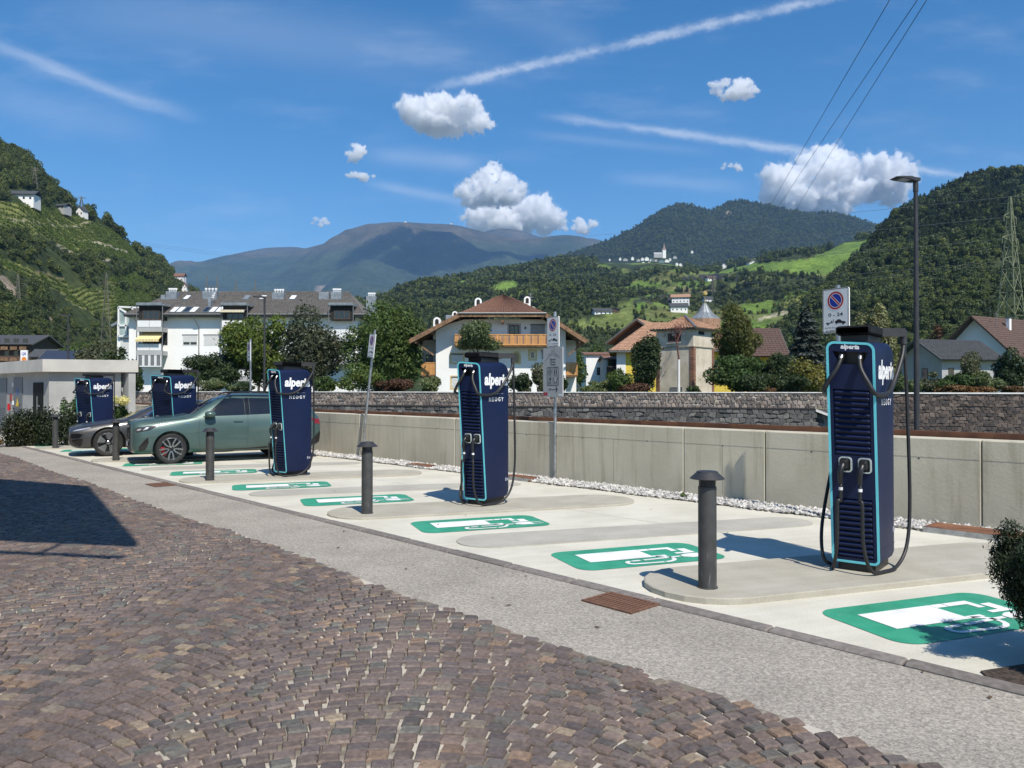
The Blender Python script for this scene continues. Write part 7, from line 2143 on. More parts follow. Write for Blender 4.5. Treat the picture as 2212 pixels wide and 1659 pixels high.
mb = MB(); mb.tube([(0, .08, 0), (0, .08, zq0)], .07, 8); mb.build('post', M_ZINC, qs)
mb = MB(); add_text(mb, 'Q8', lambda a, b: (a, -.006, zq1 - .30 + b), .30, .26, bold=.02); mb.build('lettering', M_SIGNB, bq)
mb = MB(); disc(mb, 0.02, zq0 + .36, 0, .18, -.006, 20); mb.build('ball', pm('orange_ball', (.70, .22, .03), .5), bq)

# ---- concrete kiosk with the flat roof ----------------------------------------------------
KA, KB = R(139), R(19)
ka, kb = Vector((math.cos(KA), math.sin(KA), 0)), Vector((math.cos(KB), math.sin(KB), 0))
kc = Vector((Xat(106, 27.3), 27.3, 0))                       # the near corner of the walls
ks = thing('transformer_kiosk', 'flat roofed pale concrete transformer kiosk with steel doors at the left', 'building', kc, 0)
def K(a, b, z): return ka * a + kb * b + Vector((0, 0, z))
M_KCON = pm('kiosk_concrete', (.33, .33, .32), .8, var=.06, scale=1.0, bump=.002, bscale=20, col2=(.43, .43, .415))
M_KLIGHT = pm('kiosk_roof_concrete', (.50, .485, .44), .8, var=.05, scale=1.2)
zr0, zr1 = 2.42, 2.86
mb = MB(); mb.box(0, 9, 0, 2.30, -.1, zr0, fn=K); mb.build('wall', M_KCON, ks)
mb = MB(); mb.box(-.30, 9.4, -.30, 2.75, zr0 + .002, zr1, fn=K); mb.build('roof', M_KLIGHT, ks)
mb = MB(); mb.box(-.25, .28, 2.45, 2.68, -.1, zr0, fn=K); mb.build('roof_pier', M_KCON, ks)
def kdoor(a0, a1, z1, mat, handle=True, louvre=False, name='door', labels=()):
    mb = MB(); mb.box(a0, a1, -.03, .02, .05, z1, fn=K); d = mb.build(name, mat, ks)
    if louvre:
        for k in range(10):
            z = .25 + k * .09
            mb = MB(); mb.box(a0 + .08, a1 - .08, -.045, -.031, z, z + .05, fn=K); mb.build('louvre', mat, d)
    for z in (.5, 1.2, 1.9):
        mb = MB(); mb.box(a0 - .03 if not louvre else a1 - .05, a0 + .05 if not louvre else a1 + .05, -.06, -.031, z, z + .16, fn=K)
        if louvre: mb.build('hinge', M_WFRAME, d)
    if handle:
        mb = MB(); mb.tube([K((a0 + a1) / 2 - .15, -.09, .35), K((a0 + a1) / 2 - .15, -.09, 1.55)], .02, 8); mb.tube([K((a0 + a1) / 2 - .15, -.09, 1.2), K((a0 + a1) / 2 - .38, -.09, 1.2)], .02, 8); mb.build('handle', M_STEEL, d)
    return d
M_KD = pm('kiosk_door_black', (.012, .012, .012), .7, var=.05, spec=.15); M_KG = pm('kiosk_door_grey', (.13, .14, .15), .5, var=.05)
kdoor(.55, 1.55, 2.05, M_KD)
d1 = kdoor(2.75, 3.75, 2.25, M_KG, False, True); kdoor(4.6, 5.7, 2.25, M_KG, False, True)
mb = MB(); mb.box(3.12, 3.38, -.034, -.0301, 1.6, 1.85, fn=K); mb.build('blue_notice', pm('faded_blue_notice', (.09, .12, .30), .6), d1)
mb = MB(); mb.add([K(3.05, -.036, 1.15), K(3.45, -.036, 1.15), K(3.25, -.036, 1.5)], [(0, 1, 2)]); mb.build('warning_triangle', pm('warning_yellow', (.70, .48, .03), .5), d1)
mb = MB(); mb.tube([K(4.1, -.08, .98), K(4.1, -.08, 1.25)], .05, 10); mb.build('fire_extinguisher', M_SIGNR, ks)
mb = MB(); mb.box(4.0, 4.2, -.03, .02, 1.35, 1.62, fn=K); mb.build('red_notice', pm('notice_red', (.30, .05, .04), .6), ks)

# ---- building at the left behind the camera: only its eave's shade falls into the picture ------
eh = 7.2; off = Vector((SUN_V.x / SUN_V.z * eh, SUN_V.y / SUN_V.z * eh, 0))
sh = [G(298, 1184), G(190, 1056), G(0, 1040)]
pA, pB, pC = [p + off for p in sh]
pD = G(0, 1172) + off
d1_ = (pD - pA).normalized()
pD2 = pA + d1_ * 22; pC2 = pC + (pC - pB).normalized() * 22
es = thing('town_house', 'tall plastered town house with a wide flat eave beside the cobbled road', 'house', (0, 0, 0), 0)
mb = MB(); mb.prism([(p.x, p.y) for p in (pA, pB, pC, pC2, pD2)], .35, lambda a, b, d: (a, b, eh + d)); mb.build('roof', M_TILEN, es)
mb = MB(); q0 = pA + Vector((.15, -.62, 0)); mb.tube([(q0.x, q0.y, eh + .1), (q0.x + d1_.x * 16, q0.y + d1_.y * 16, eh + .1)], .06, 8)
for k in range(6): p = q0 + d1_ * (1 + 2.6 * k); mb.bar((p.x, p.y, eh + .1), (p.x - .1, p.y + .7, eh + .12), .05)
mb.build('gutter', M_PIPE, es)
inn = lambda p: p + d1_ * 5.2 
w0, w1 = pA + d1_ * 5.6 + Vector((0, .5, 0)), pB + d1_ * 4.2
w2, w3 = pC2 + Vector((0, -1, 0)), pD2 + Vector((0, .6, 0))
mb = MB(); mb.prism([(p.x, p.y) for p in (w0, w1, w2, w3)], eh - .002, lambda a, b, d: (a, b, d)); mb.build('wall', M_PLASTB, es)
dd = (w1 - w0).normalized(); nn_ = Vector((dd.y, -dd.x, 0)); L_ = (w1 - w0).length
for k in range(max(1, int(L_ / 2.4))):
    for z in (1.0, 4.2):
        c = w0 + dd * (1.0 + k * 2.3) + nn_ * .012
        mb = MB(); mb.prism([(0, z), (1.0, z), (1.0, z + 1.5), (0, z + 1.5)], .05, lambda a, b, d: c + dd * a + nn_ * d + Vector((0, 0, b))); q = mb.build('window', M_WFRAME, es)
        mb = MB(); mb.prism([(.1, z + .1), (.9, z + .1), (.9, z + 1.4), (.1, z + 1.4)], .01, lambda a, b, d: c + dd * a + nn_ * (.052 + d) + Vector((0, 0, b))); mb.build('pane', M_WGLASS, q)
# ---------------------------------------------------------------- trees, bushes, hedges
M_BARK = pm('bark', (.085, .065, .048), .9, var=.25, scale=5, bump=.01, bscale=18)
def leaf(name, col, **k): return leafmat(name, col, **k)
LM = dict(
    yg=leaf('leaf_yellow_green', (.092, .138, .032), var=.45, trans=.3),
    mid=leaf('leaf_mid_green', (.072, .118, .034), var=.45, trans=.28),
    olive=leaf('leaf_grey_olive', (.088, .100, .058), var=.5, trans=.2),
    dark=leaf('leaf_dark_green', (.036, .058, .024), var=.5, trans=.2),
    yew=leaf('leaf_yew', (.022, .036, .016), var=.5, trans=.12),
    spruce=leaf('leaf_blue_spruce', (.075, .092, .082), var=.4, trans=.08),
    silver=leaf('leaf_silver', (.155, .175, .10), var=.4, trans=.25),
    willow=leaf('leaf_willow', (.125, .135, .040), var=.45, trans=.3),
    rust=leaf('leaf_rust', (.155, .085, .035), var=.4, trans=.2),
    red=leaf('leaf_red_brown', (.075, .042, .028), var=.4, trans=.15),
    pale=leaf('leaf_pale_green', (.115, .150, .070), var=.45, trans=.28),
)
def plant(name, label, cat, org, h, rx, ry, mat, n, size, nclump=14, br=.42, z0=0.0, trunk=.12, seed=0, group=None, outward=.75, asp=.5, limbs=5, updown=0.0, shell=.55, blobs=None, rot=0):
    """crown from z0 to h; a trunk with limbs when trunk > 0"""
    o = thing(name, label, cat, org, rot, group)
    cz = (z0 + h) / 2; rz = (h - z0) / 2
    B = blobs if blobs else blob_crown(nclump, rx, ry, rz, cz, br, seed)
    V, F = leaf_cards(B, n, size, seed + 1, outward, shell, asp, updown)
    V[:, 2] = np.maximum(V[:, 2], .01)
    link('crown' if trunk > .05 else 'foliage', np_mesh('crown', V, F, LM[mat]), o)
    g = random.Random(seed)
    mb = MB()
    if trunk > 0:
        mb.tube(catmull([(0, 0, -.1), (g.uniform(-.05, .05) * h * .2, 0, z0 * .6 + .05), (g.uniform(-.06, .06) * h, g.uniform(-.05, .05) * h, cz)], 4), [trunk * (1 - .06 * i) for i in range(9)], 9)
        for k in range(limbs):
            b = B[k % len(B)]
            s = Vector((0, 0, z0 * .7 + (cz - z0 * .7) * g.uniform(.1, .8)))
            e = Vector((b[0], b[1], b[2]))
            mb.tube([s, s.lerp(e, .5) + Vector((0, 0, -.06 * h * .5)), e], [trunk * .5, trunk * .35, trunk * .14], 6)
    else:
        for k in range(6):
            b = B[k % len(B)]; mb.tube([(b[0] * .3, b[1] * .3, 0), (b[0] * .7, b[1] * .7, b[2] * .6), (b[0], b[1], b[2])], [.03, .02, .01], 5)
    mb.build('trunk' if trunk > .05 else 'stems', M_BARK, o)
    return o
def px_tree(name, label, cat, u, Y, vt, wpx, mat, n, size, zb=1.4, vb=None, **k):
    kk = Y / FD; top = Zat(vt, Y) - zb
    z0 = max(0.0, Zat(vb, Y) - zb) if vb else 0.0
    return plant(name, label, cat, (Xat(u, Y), Y, zb), top, wpx * kk / 2, wpx * kk / 2, mat, n, size, z0=z0, **k)
T = 'garden trees beyond the river wall'; S = 'shrubs beyond the river wall'
px_tree('broadleaf_tree', 'loose yellow green tree just right of the second balcony tower', 'tree', 560, 74, 662, 165, 'yg', 13000, .34, vb=838, seed=1, trunk=.16, group=T, nclump=24, br=.32, outward=.5)
px_tree('broadleaf_tree', 'grey olive tree in the middle of the apartment front', 'tree', 664, 70, 660, 165, 'olive', 16000, .28, vb=836, seed=2, trunk=.16, group=T, nclump=24, br=.34, outward=.6)
px_tree('broadleaf_tree', 'dense round mid green tree between the apartment block and the chalet', 'tree', 815, 68, 652, 190, 'mid', 21000, .30, vb=836, seed=3, trunk=.2, group=T, nclump=22, br=.42)
px_tree('broadleaf_tree', 'feathery flat topped tree in front of the chalet balcony', 'tree', 1036, 60, 696, 120, 'pale', 6500, .20, vb=762, seed=4, trunk=.10, group=T, nclump=16, br=.36, zb=1.4)
px_tree('yew_bush', 'dark spreading yew in front of the apartment windows', 'shrub', 450, 72, 764, 140, 'dark', 9000, .26, vb=838, seed=5, trunk=.1, group=S, nclump=10, br=.45)
px_tree('broadleaf_tree', 'grey green tree behind the roof of the concrete kiosk', 'tree', 205, 62, 736, 112, 'olive', 7000, .26, vb=850, seed=6, trunk=.12, group=T, nclump=14, zb=.9)
px_tree('broadleaf_tree', 'thin sprawling dark tree against the left corner of the apartment block', 'tree', 262, 58, 748, 66, 'dark', 1600, .30, vb=835, seed=7, trunk=.08, group=T, nclump=9, br=.4, zb=.9)
px_tree('broadleaf_tree', 'mid green tree at the right corner of the chalet', 'tree', 1243, 76, 746, 44, 'mid', 3000, .26, vb=840, seed=8, trunk=.1, group=T)
px_tree('broadleaf_tree', 'tall dark leafy tree climbing the left side of the plaster tower', 'tree', 1396, 69, 700, 76, 'dark', 8500, .28, vb=846, seed=9, trunk=.12, group=T, nclump=16, br=.42)
px_tree('willow_tree', 'tall drooping yellow olive willow right of the plaster tower', 'tree', 1592, 66, 652, 112, 'willow', 14000, .30, vb=800, seed=10, trunk=.22, group=T, nclump=22, br=.36, updown=-1.5, asp=.32)
px_tree('broadleaf_tree', 'bright green low tree at the foot of the willow', 'tree', 1600, 60, 768, 130, 'mid', 7500, .24, vb=848, seed=11, trunk=.08, group=T, nclump=12)
px_tree('broadleaf_tree', 'dark green tree between the willow and the spruce', 'tree', 1682, 70, 745, 110, 'dark', 9000, .28, vb=848, seed=12, trunk=.12, group=T)
px_tree('broadleaf_tree', 'yellow olive bushy tree left of the nearest charger', 'tree', 1755, 64, 765, 92, 'willow', 5000, .26, vb=848, seed=13, trunk=.1, group=T)
px_tree('silver_tree', 'slender pale silver leaved tree right behind the nearest charger', 'tree', 1902, 66, 645, 92, 'silver', 8000, .28, vb=838, seed=14, trunk=.14, group=T, nclump=20, br=.34)
px_tree('broadleaf_tree', 'light green tree behind the ridge of the grey house', 'tree', 2088, 112, 694, 92, 'pale', 4500, .42, vb=770, seed=15, trunk=.14, group=T)
px_tree('broadleaf_tree', 'brownish thin tree left of the light green tree on the house ridge', 'tree', 2030, 118, 700, 50, 'red', 1600, .42, vb=770, seed=16, trunk=.12, group=T)
px_tree('broadleaf_tree', 'dark tree at the right picture edge beside the brown roofed house', 'tree', 2190, 72, 752, 70, 'dark', 4500, .28, vb=848, seed=17, trunk=.1, group=T)
px_tree('broadleaf_tree', 'tall thin stemmed bush in front of the grey house', 'tree', 2098, 66, 762, 70, 'olive', 4500, .24, vb=846, seed=18, trunk=.07, group=T, updown=1.2, asp=.35)
# spruce
def spruce(label, u, Y, vt, wpx, n, size, seed, mat='spruce'):
    h = Zat(vt, Y) - 1.4; o = thing('spruce_tree', label, 'tree', (Xat(u, Y), Y, 1.4), 0, T)
    V, F = conifer_cards(n, h, wpx * Y / FD / 2, size, seed, .03); link('crown', np_mesh('crown', V, F, LM[mat]), o)
    mb = MB(); mb.tube([(0, 0, -.1), (0, 0, h * .95)], [.2, .03], 8); mb.build('trunk', M_BARK, o)
spruce('grey blue spruce behind the low trees, left of the nearest no parking sign', 1742, 82, 657, 118, 9000, .55, 21)
# low shrubs along the top of the wall
g = random.Random(9)
sh = [(292, 60, 806, 40, 'mid', 'rounded green shrub at the left end above the river wall'), (395, 60, 800, 70, 'mid', 'loose green shrub under the dark yew'), (470, 60, 815, 80, 'pale', 'pale low shrub right of the dark yew'),
      (520, 62, 822, 60, 'dark', 'dark low shrub beside the far no parking sign'), (700, 60, 812, 50, 'mid', 'small round bush right of the charger at the car tail'), (775, 60, 790, 110, 'mid', 'broad green bush below the dense round tree'),
      (845, 60, 806, 90, 'red', 'brownish dry shrub left of the chalet'), (930, 60, 812, 44, 'pale', 'pale shrub at the left foot of the chalet'), (1128, 58, 800, 60, 'dark', 'dark shrub at the chalet wall right of the middle charger'),
      (1165, 58, 792, 50, 'olive', 'tall stemmed shrub before the chalet window'), (1215, 58, 800, 26, 'dark', 'dark slim shrub left of the chalet corner balcony'), (1290, 60, 816, 80, 'pale', 'bright green shrub between chalet and yellow house'),
      (1372, 60, 822, 80, 'red', 'rust brown mounded shrub before the plaster tower'), (1340, 60, 800, 50, 'mid', 'green shrub left of the rust brown mound'), (1655, 60, 808, 80, 'dark', 'dark shrub right of the bright green low tree'),
      (1720, 58, 812, 80, 'dark', 'very dark shrub under the yellow olive bushy tree'), (1660, 58, 836, 40, 'rust', 'low yellowish shrub on the wall top'), (1830, 58, 815, 80, 'mid', 'green shrub behind the nearest charger foot of its sign'),
      (1910, 58, 806, 60, 'mid', 'leafy shrub left of the street lamp'), (1955, 57, 800, 60, 'pale', 'light shrub at the street lamp pole'), (2010, 57, 800, 80, 'olive', 'olive shrub before the grey house gable'),
      (2065, 56, 806, 70, 'mid', 'green vine covered shrub right of the olive shrub'), (2125, 56, 806, 80, 'pale', 'pale vegetable patch bush before the brown roofed house'), (2060, 55, 832, 90, 'rust', 'orange flowering low hedge on the wall top'),
      (2110, 55, 834, 60, 'rust', 'second orange flowering low clump on the wall top'), (2195, 55, 834, 60, 'rust', 'orange flowering clump at the right picture edge'), (2175, 58, 800, 50, 'dark', 'dark bush at the right picture edge above the wall'), (1625, 58, 800, 70, 'dark', 'dark leafy shrub in front of the yellow wall right of the willow'), (1328, 64, 806, 50, 'mid', 'green shrub hiding the foot of the yellow house'), (1500, 58, 832, 30, 'dark', 'tiny dark shrub at the foot of the tower')]
for i, (u, Y, vt, w, m, l) in enumerate(sh):
    px_tree('shrub', l, 'shrub', u, Y, vt, w, m, int(900 + w * 26), .19, trunk=.0, seed=100 + i, group=S, nclump=9, br=.42, zb=1.45)
# more trees on the valley floor that close the gap in front of the hills
VF = 'trees on the valley floor'
for i, (u, Y, vt, w, m, l) in enumerate([(80, 150, 742, 90, 'olive', 'olive tree left behind the dark roofed shed'), (170, 170, 735, 100, 'mid', 'green tree left behind the far street lamp'),
        (845, 130, 700, 90, 'dark', 'dark tree behind the dense round tree'), (880, 150, 720, 70, 'mid', 'green tree left behind the chalet'), (1290, 160, 742, 60, 'mid', 'green tree behind the pale red roofed house'),
        (1640, 120, 742, 90, 'dark', 'dark tree behind the yellow house wall'), (1830, 120, 735, 110, 'dark', 'dark tree behind the nearest charger'), (1960, 130, 740, 90, 'dark', 'dark tree behind the grey house gable'), (2010, 140, 715, 70, 'mid', 'green tree behind the grey house'), (1720, 130, 715, 90, 'mid', 'green tree behind the spruce'), (1345, 130, 742, 60, 'dark', 'dark tree behind the yellow house')]):
    px_tree('broadleaf_tree', l, 'tree', u, Y, vt, w, m, 2600, .55, seed=200 + i, trunk=.14, group=VF, zb=.9, vb=850)
# the dark yew hedge by the road, the dry shrub at its foot, the plants round the kiosk
hd = thing('hedge', 'ragged dark yew hedge between the kiosk and the last charging bay', 'hedge', (0, 0, 0), 0)
p0, p1 = G(25, 958), G(158, 955)
p0 = Vector((-15.9, 24.3, 0)); p1 = Vector((-13.6, 25.1, 0))
B = []
for k in range(30):
    q = k / 29; c = p0.lerp(p1, q) + Vector((g.uniform(-.25, .25), g.uniform(-.25, .3), 0)); hh = g.uniform(.85, 1.22)
    B.append((c.x, c.y, hh * .5, .30, .30, hh * .55))
V, F = leaf_cards(B, 15000, .085, 5, .6, .6, .4, 1.6); V[:, 2] = np.maximum(V[:, 2], .01)
link('foliage', np_mesh('foliage', V, F, LM['yew']), hd)
mb = MB()
for b in B[::2]: mb.tube([(b[0], b[1], 0), (b[0] + .05, b[1], b[2] * 1.2)], [.03, .015], 6)
mb.build('stems', M_BARK, hd)
plant('dry_shrub', 'small rust brown dry shrub at the left end of the dark hedge', 'shrub', Vector((-16.1, 23.75, 0)), .62, .42, .3, 'rust', 2200, .07, trunk=0, seed=31)
plant('white_flower_shrub', 'thin leafy shrub growing up the wall behind the farthest charger', 'shrub', Vector((-14.6, 25.5, 0)), 1.95, .45, .4, 'mid', 1500, .10, trunk=0, seed=32, nclump=10, br=.35)
hy = plant('hydrangea', 'hydrangea with two pale yellow flower heads beside the grey car', 'shrub', Vector((Xat(262, 26.6), 26.6, 0)), 1.35, .42, .4, 'mid', 2200, .11, trunk=0, seed=33)
M_HYD = leafmat('hydrangea_petal', (.62, .60, .30), var=.15, trans=.2)
for dx, dz in ((-.10, 1.42), (.24, 1.40)):
    V, F = leaf_cards([(dx, -.3, dz, .16, .16, .14)], 400, .055, 41 + int(dx * 10), 1.0, .9, .9); link('flower_head', np_mesh('flower_head', V, F, M_HYD), hy)
# clipped yew at the right picture edge
yb = thing('yew_bush', 'dark clipped yew column cut by the right picture edge', 'shrub', (3.60, 4.78, 0), 0)
B = []
for k in range(190):
    z = .10 + .78 * g.random(); a = g.uniform(0, 6.283); rr = (.16 + .34 * min(1, z / .62)) * math.sqrt(g.random())
    B.append((rr * math.cos(a) * 1.05, rr * math.sin(a), z, .085, .085, .12))
for k in range(26):
    a = g.uniform(0, 6.283); q = g.random() ** .5; B.append((.46 * math.cos(a) * q, .42 * math.sin(a) * q, .90 + .07 * g.random(), .035, .035, .09))
V, F = leaf_cards(B, 140000, .030, 8, .5, .2, .28, 1.8); V[:, 2] *= .92
link('foliage', np_mesh('foliage', V, F, LM['yew']), yb)
mb = MB()
for k in range(7):
    a = k * .9; mb.tube([(.05 * math.cos(a), .05 * math.sin(a), 0), (.16 * math.cos(a), .16 * math.sin(a), .4), (.2 * math.cos(a), .2 * math.sin(a), .8)], [.018, .012, .005], 6)
mb.build('stems', M_BARK, yb)
# weeds in the kerb joint and in the gravel
def weed(label, p, h, n, seed):
    o = thing('weed', label, 'weed', p, 0, 'weeds in the joints')
    V, F = leaf_cards([(0, 0, h * .5, h * .7, h * .7, h * .5)], n, h * .6, seed, .3, .2, .35, 1.5); V[:, 2] = np.maximum(V[:, 2], 0)
    link('leaves', np_mesh('leaves', V, F, LM['mid']), o)
p = ST(-.3, KT - .13, 0); weed('small green weed tuft in the kerb joint near the clipped yew', p, .05, 60, 71)
p = ST(7.2, 10.5, .02); weed('small green weed in the gravel right of the tourist board', p, .09, 60, 72)
p = ST(-1.4, KT - .13, 0); weed('tiny weed in the kerb joint at the picture edge', p, .04, 40, 73)
# ---------------------------------------------------------------- hill houses, church, pylons, wires
M_FARW = M_PLAST
def tiny(label, u, v, Y, w, h, roofm=M_TILEB, wall=M_PLAST, rot=0, group='houses of the hill village', deep=None, wins=True, name='house', cat='house'):
    k = Y / FD; W, Hh = w * k, h * k; D = deep * k if deep else W * .8
    p = P(u, v, Y)
    o = thing(name, label, cat, p, rot, group)
    hw = Hh * .62
    mb = MB(); mb.prism([(0, -3), (W, -3), (W, hw), (W / 2, Hh * .97), (0, hw)] if W < D * 1.3 else [(0, -3), (W, -3), (W, hw), (0, hw)], D, lambda a, b, d: Vector((a - W / 2, d, b))); mb.build('wall', wall, o)
    mb = MB()
    if W < D * 1.3:
        ov = W * .1; s = (Hh - hw) / (W / 2)
        slab(mb, ((-W / 2 - ov, -ov, hw - s * ov), (0, -ov, Hh), (0, D + ov, Hh), (-W / 2 - ov, D + ov, hw - s * ov)), .25); slab(mb, ((0, -ov, Hh), (W / 2 + ov, -ov, hw - s * ov), (W / 2 + ov, D + ov, hw - s * ov), (0, D + ov, Hh)), .25)
    else:
        ov = D * .12
        slab(mb, ((-W / 2 - ov, -ov, hw - .3), (W / 2 + ov, -ov, hw - .3), (W / 2 + ov, D / 2, Hh), (-W / 2 - ov, D / 2, Hh)), .25); slab(mb, ((-W / 2 - ov, D / 2, Hh), (W / 2 + ov, D / 2, Hh), (W / 2 + ov, D + ov, hw - .3), (-W / 2 - ov, D + ov, hw - .3)), .25)
    mb.build('roof', roofm, o)
    if wins:
        n = max(2, int(W / 3.2)); fl = max(1, int(hw / 2.9))
        for i in range(n):
            for j in range(fl):
                mb = MB(); x = -W / 2 + (i + .5) * W / n; z = hw * (j + .35) / fl
                mb.box(x - .5, x + .5, -.06, .05, z, z + 1.2); mb.build('window', M_WGLASS, o)
    return o
g = random.Random(12)
# village: every house is singled out by its place in the row
vil = []
for i, (x, y, w, h, dsc) in enumerate([(160, 518, 12, 9, 'lowest house at the left end of the hill village'), (186, 478, 7, 6, 'single small house above the left end of the village'), (262, 474, 9, 9, 'white house, first of the upper village row'),
        (300, 478, 20, 9, 'long white house in the left of the upper village row'), (352, 472, 12, 11, 'tall white house left of the village middle'), (312, 518, 20, 10, 'pair of white gables in the lower left of the village'),
        (275, 520, 12, 7, 'small grey house beside the lower white gables'), (395, 482, 16, 8, 'grey walled house in the middle of the village row'), (425, 476, 14, 10, 'cream house in the middle of the village row'), (456, 476, 18, 13, 'largest white house left of the church'),
        (492, 482, 18, 9, 'dark roofed house just left of the church'), (522, 484, 16, 9, 'white house directly below the church nave'), (562, 492, 22, 9, 'long white house under the church tower'), (602, 488, 20, 10, 'white house right below the church tower'),
        (624, 478, 10, 9, 'small white house right of the church'), (660, 462, 16, 9, 'white house alone at the right end of the upper row'), (674, 516, 12, 12, 'white house left of the lower right pair'), (700, 518, 13, 10, 'white house right of the lower right pair'), (430, 500, 12, 6, 'small house below the cream house'), (470, 496, 12, 6, 'small house below the largest white house')]):
    u, v = cMp(x, y + 6); tiny(dsc, u, v, 1840 + (i % 3) * 6, w / 1.8433 / 1.8228 * 1.6, h / 1.8433 / 1.8228 * 1.7, M_TILEN if i % 3 else M_TILEG, M_PLAST if i % 4 != 3 else M_PLASTG)
u, v = cMp(580, 462); Y = 1836; k = Y / FD
chu = thing('church', 'village church with a tall pink grey spire on the hill', 'church', P(u, v, Y), 0)
hT = (462 - 400) / 1.8433 / 1.8228 * k; hS = (462 - 364) / 1.8433 / 1.8228 * k; wT = 24 / 1.8433 / 1.8228 * k / 2
mb = MB(); mb.box(-wT, wT, -wT, wT, -4, hT * .8); mb.build('tower', M_PLAST, chu)
mb = MB(); mb.lathe([(wT * 1.35, hT * .8), (wT * .75, hT), (.2, hS)], 8); mb.build('spire_roof', pm('pink_shingle', (.30, .20, .18), .8, var=.1), chu)
mb = MB(); mb.prism([(-wT, -3), (wT, -3), (wT, hT * .30), (0, hT * .5), (-wT, hT * .30)], wT * 5, lambda a, b, d: Vector((-wT * 1.2 - d, a, b))); mb.build('nave', M_PLASTG, chu)
RM = dict(g=M_TILEG, r=M_TILER, n=M_TILEN, o=M_TILEO, b=M_TILEB); WM = dict(w=M_PLAST, d=M_WOODD, p=M_PLAST, y=M_PLASTG)
def land_at(hill, u, v):
    d = (hill.U - u) ** 2 + (hill.V - v) ** 2; d[:, hill.nk:] = 1e9
    i, j = np.unravel_index(np.argmin(d), d.shape); return hill.Y[i, j]
for (l, u, v, w, h, rf_, wl_, hl_) in FAR:
    tiny(l, u, v, float(land_at(HL if hl_ == 'L' else HM3, u, v)), w, h, RM[rf_], WM[wl_], deep=w * .6 if w > 19 else None, rot=R((len(l) % 5 - 2) * 6), group='scattered houses on the valley slopes' if hl_ == 'M' else 'houses on the vineyard hill')
# summit huts
for lab, u, v in (('tiny white hut on the rounded summit of the bald mountain', 876, 480), ('tiny white hut on the right summit of the bald mountain', 975, 484)):
    tiny(lab, u, v, 8440, 5, 3.2, M_TILEG, M_PLAST, wins=False, group='summit huts')

# lattice pylons
M_PYL = pm('painted_lattice_steel', (.20, .22, .13), .7, .1, var=.15, scale=2)
M_PYLG = pm('grey_lattice_steel', (.13, .125, .09), .7, .1, var=.15, scale=2)
def pylon(label, p, h, w, mat, t=.10, arms=((.72, .30), (.80, .36), (.89, .28)), seg=7, rot=.35):
    o = thing('pylon', label, 'pylon', p, rot, 'lattice power pylons')
    mb = MB(); lv = [h * (1 - (1 - k / seg) ** 1.25) for k in range(seg + 1)]
    wd = lambda z: w * (1 - z / h) * .5 + .12
    for sx in (-1, 1):
        for sy in (-1, 1):
            m_ = MB(); m_.bar((sx * w / 2, sy * w / 2, -3), (sx * .12, sy * .12, h), t * 1.6, t * 1.6); m_.build('leg', mat, o)
    for a, b in zip(lv[:-1], lv[1:]):
        for ax_ in (0, 1):
            for s in (-1, 1):
                wa, wb2 = wd(a), wd(b)
                for d in (-1, 1):
                    p0 = (d * wa, s * wa, a) if ax_ == 0 else (s * wa, d * wa, a); p1 = (-d * wb2, s * wb2, b) if ax_ == 0 else (s * wb2, -d * wb2, b)
                    mb.bar(p0, p1, t * .8)
                p0 = (-wb2, s * wb2, b) if ax_ == 0 else (s * wb2, -wb2, b); p1 = (wb2, s * wb2, b) if ax_ == 0 else (s * wb2, wb2, b); mb.bar(p0, p1, t * .8)
    mb.build('bracing', mat, o)
    for f, aw in arms:
        z = h * f; m_ = MB()
        for s in (-1, 1):
            m_.bar((0, 0, z + h * .02), (s * w * aw * 2.2, 0, z), t); m_.bar((0, 0, z - h * .012), (s * w * aw * 2.2, 0, z), t)
            m_.tube([(s * w * aw * 2.2, 0, z), (s * w * aw * 2.2, 0, z - h * .03)], t * .6, 6)
        m_.build('cross_arm', mat, o)
    return o
Y = 150
zt = Zat(425, Y)
pylon('big green painted lattice pylon standing behind the brown roofed house', (Xat(2184, Y), Y, .9), zt - .9, 5.6, M_PYL, .11, ((.68, .20), (.79, .22), (.90, .17)), 9, .5)
pylon('grey lattice pylon at the foot of the vineyard hill, left of the lamp', (Xat(38, 240), 240, 6), Zat(592, 240) - 6, 4.4, M_PYLG, .075, ((.80, .28), (.9, .25)), 8)
pylon('grey lattice pylon in front of the lower vineyard, right of the far lamp', (Xat(229, 300), 300, 10), Zat(590, 300) - 10, 4.6, M_PYLG, .085, ((.80, .28), (.9, .25)), 8)
pylon('thin pylon on the skyline above the white hill house', (Xat(73, 480), 480, Zat(400, 480)), 480 * 40 / FD, 3.4, M_PYLG, .16, ((.8, .4), (.9, .3)), 5)
pylon('small pylon on the skyline of the hill shoulder', (Xat(174, 565), 565, Zat(446, 565)), 565 * 22 / FD, 3, M_PYLG, .16, ((.8, .5), (.92, .4)), 4)
for i, (u, vt, lab) in enumerate(((446, 594, 'leftmost'), (468, 594, 'second'), (509, 603, 'third'), (551, 603, 'rightmost'))):
    pylon('%s of four faint pylons beyond the apartment roof' % lab, (Xat(u, 900), 900, 10), Zat(vt, 900) - 10, 9, M_PYLG, .34, ((.8, .3), (.9, .25)), 6)
pylon('small pylon among the meadows below the hill village', (*P(cMp(935, 700)[0], cMp(935, 715)[1], 900)[:2], P(0, cMp(935, 715)[1], 900)[2]), 900 * 34 / FD, 5, M_PYLG, .3, ((.8, .5),), 5)
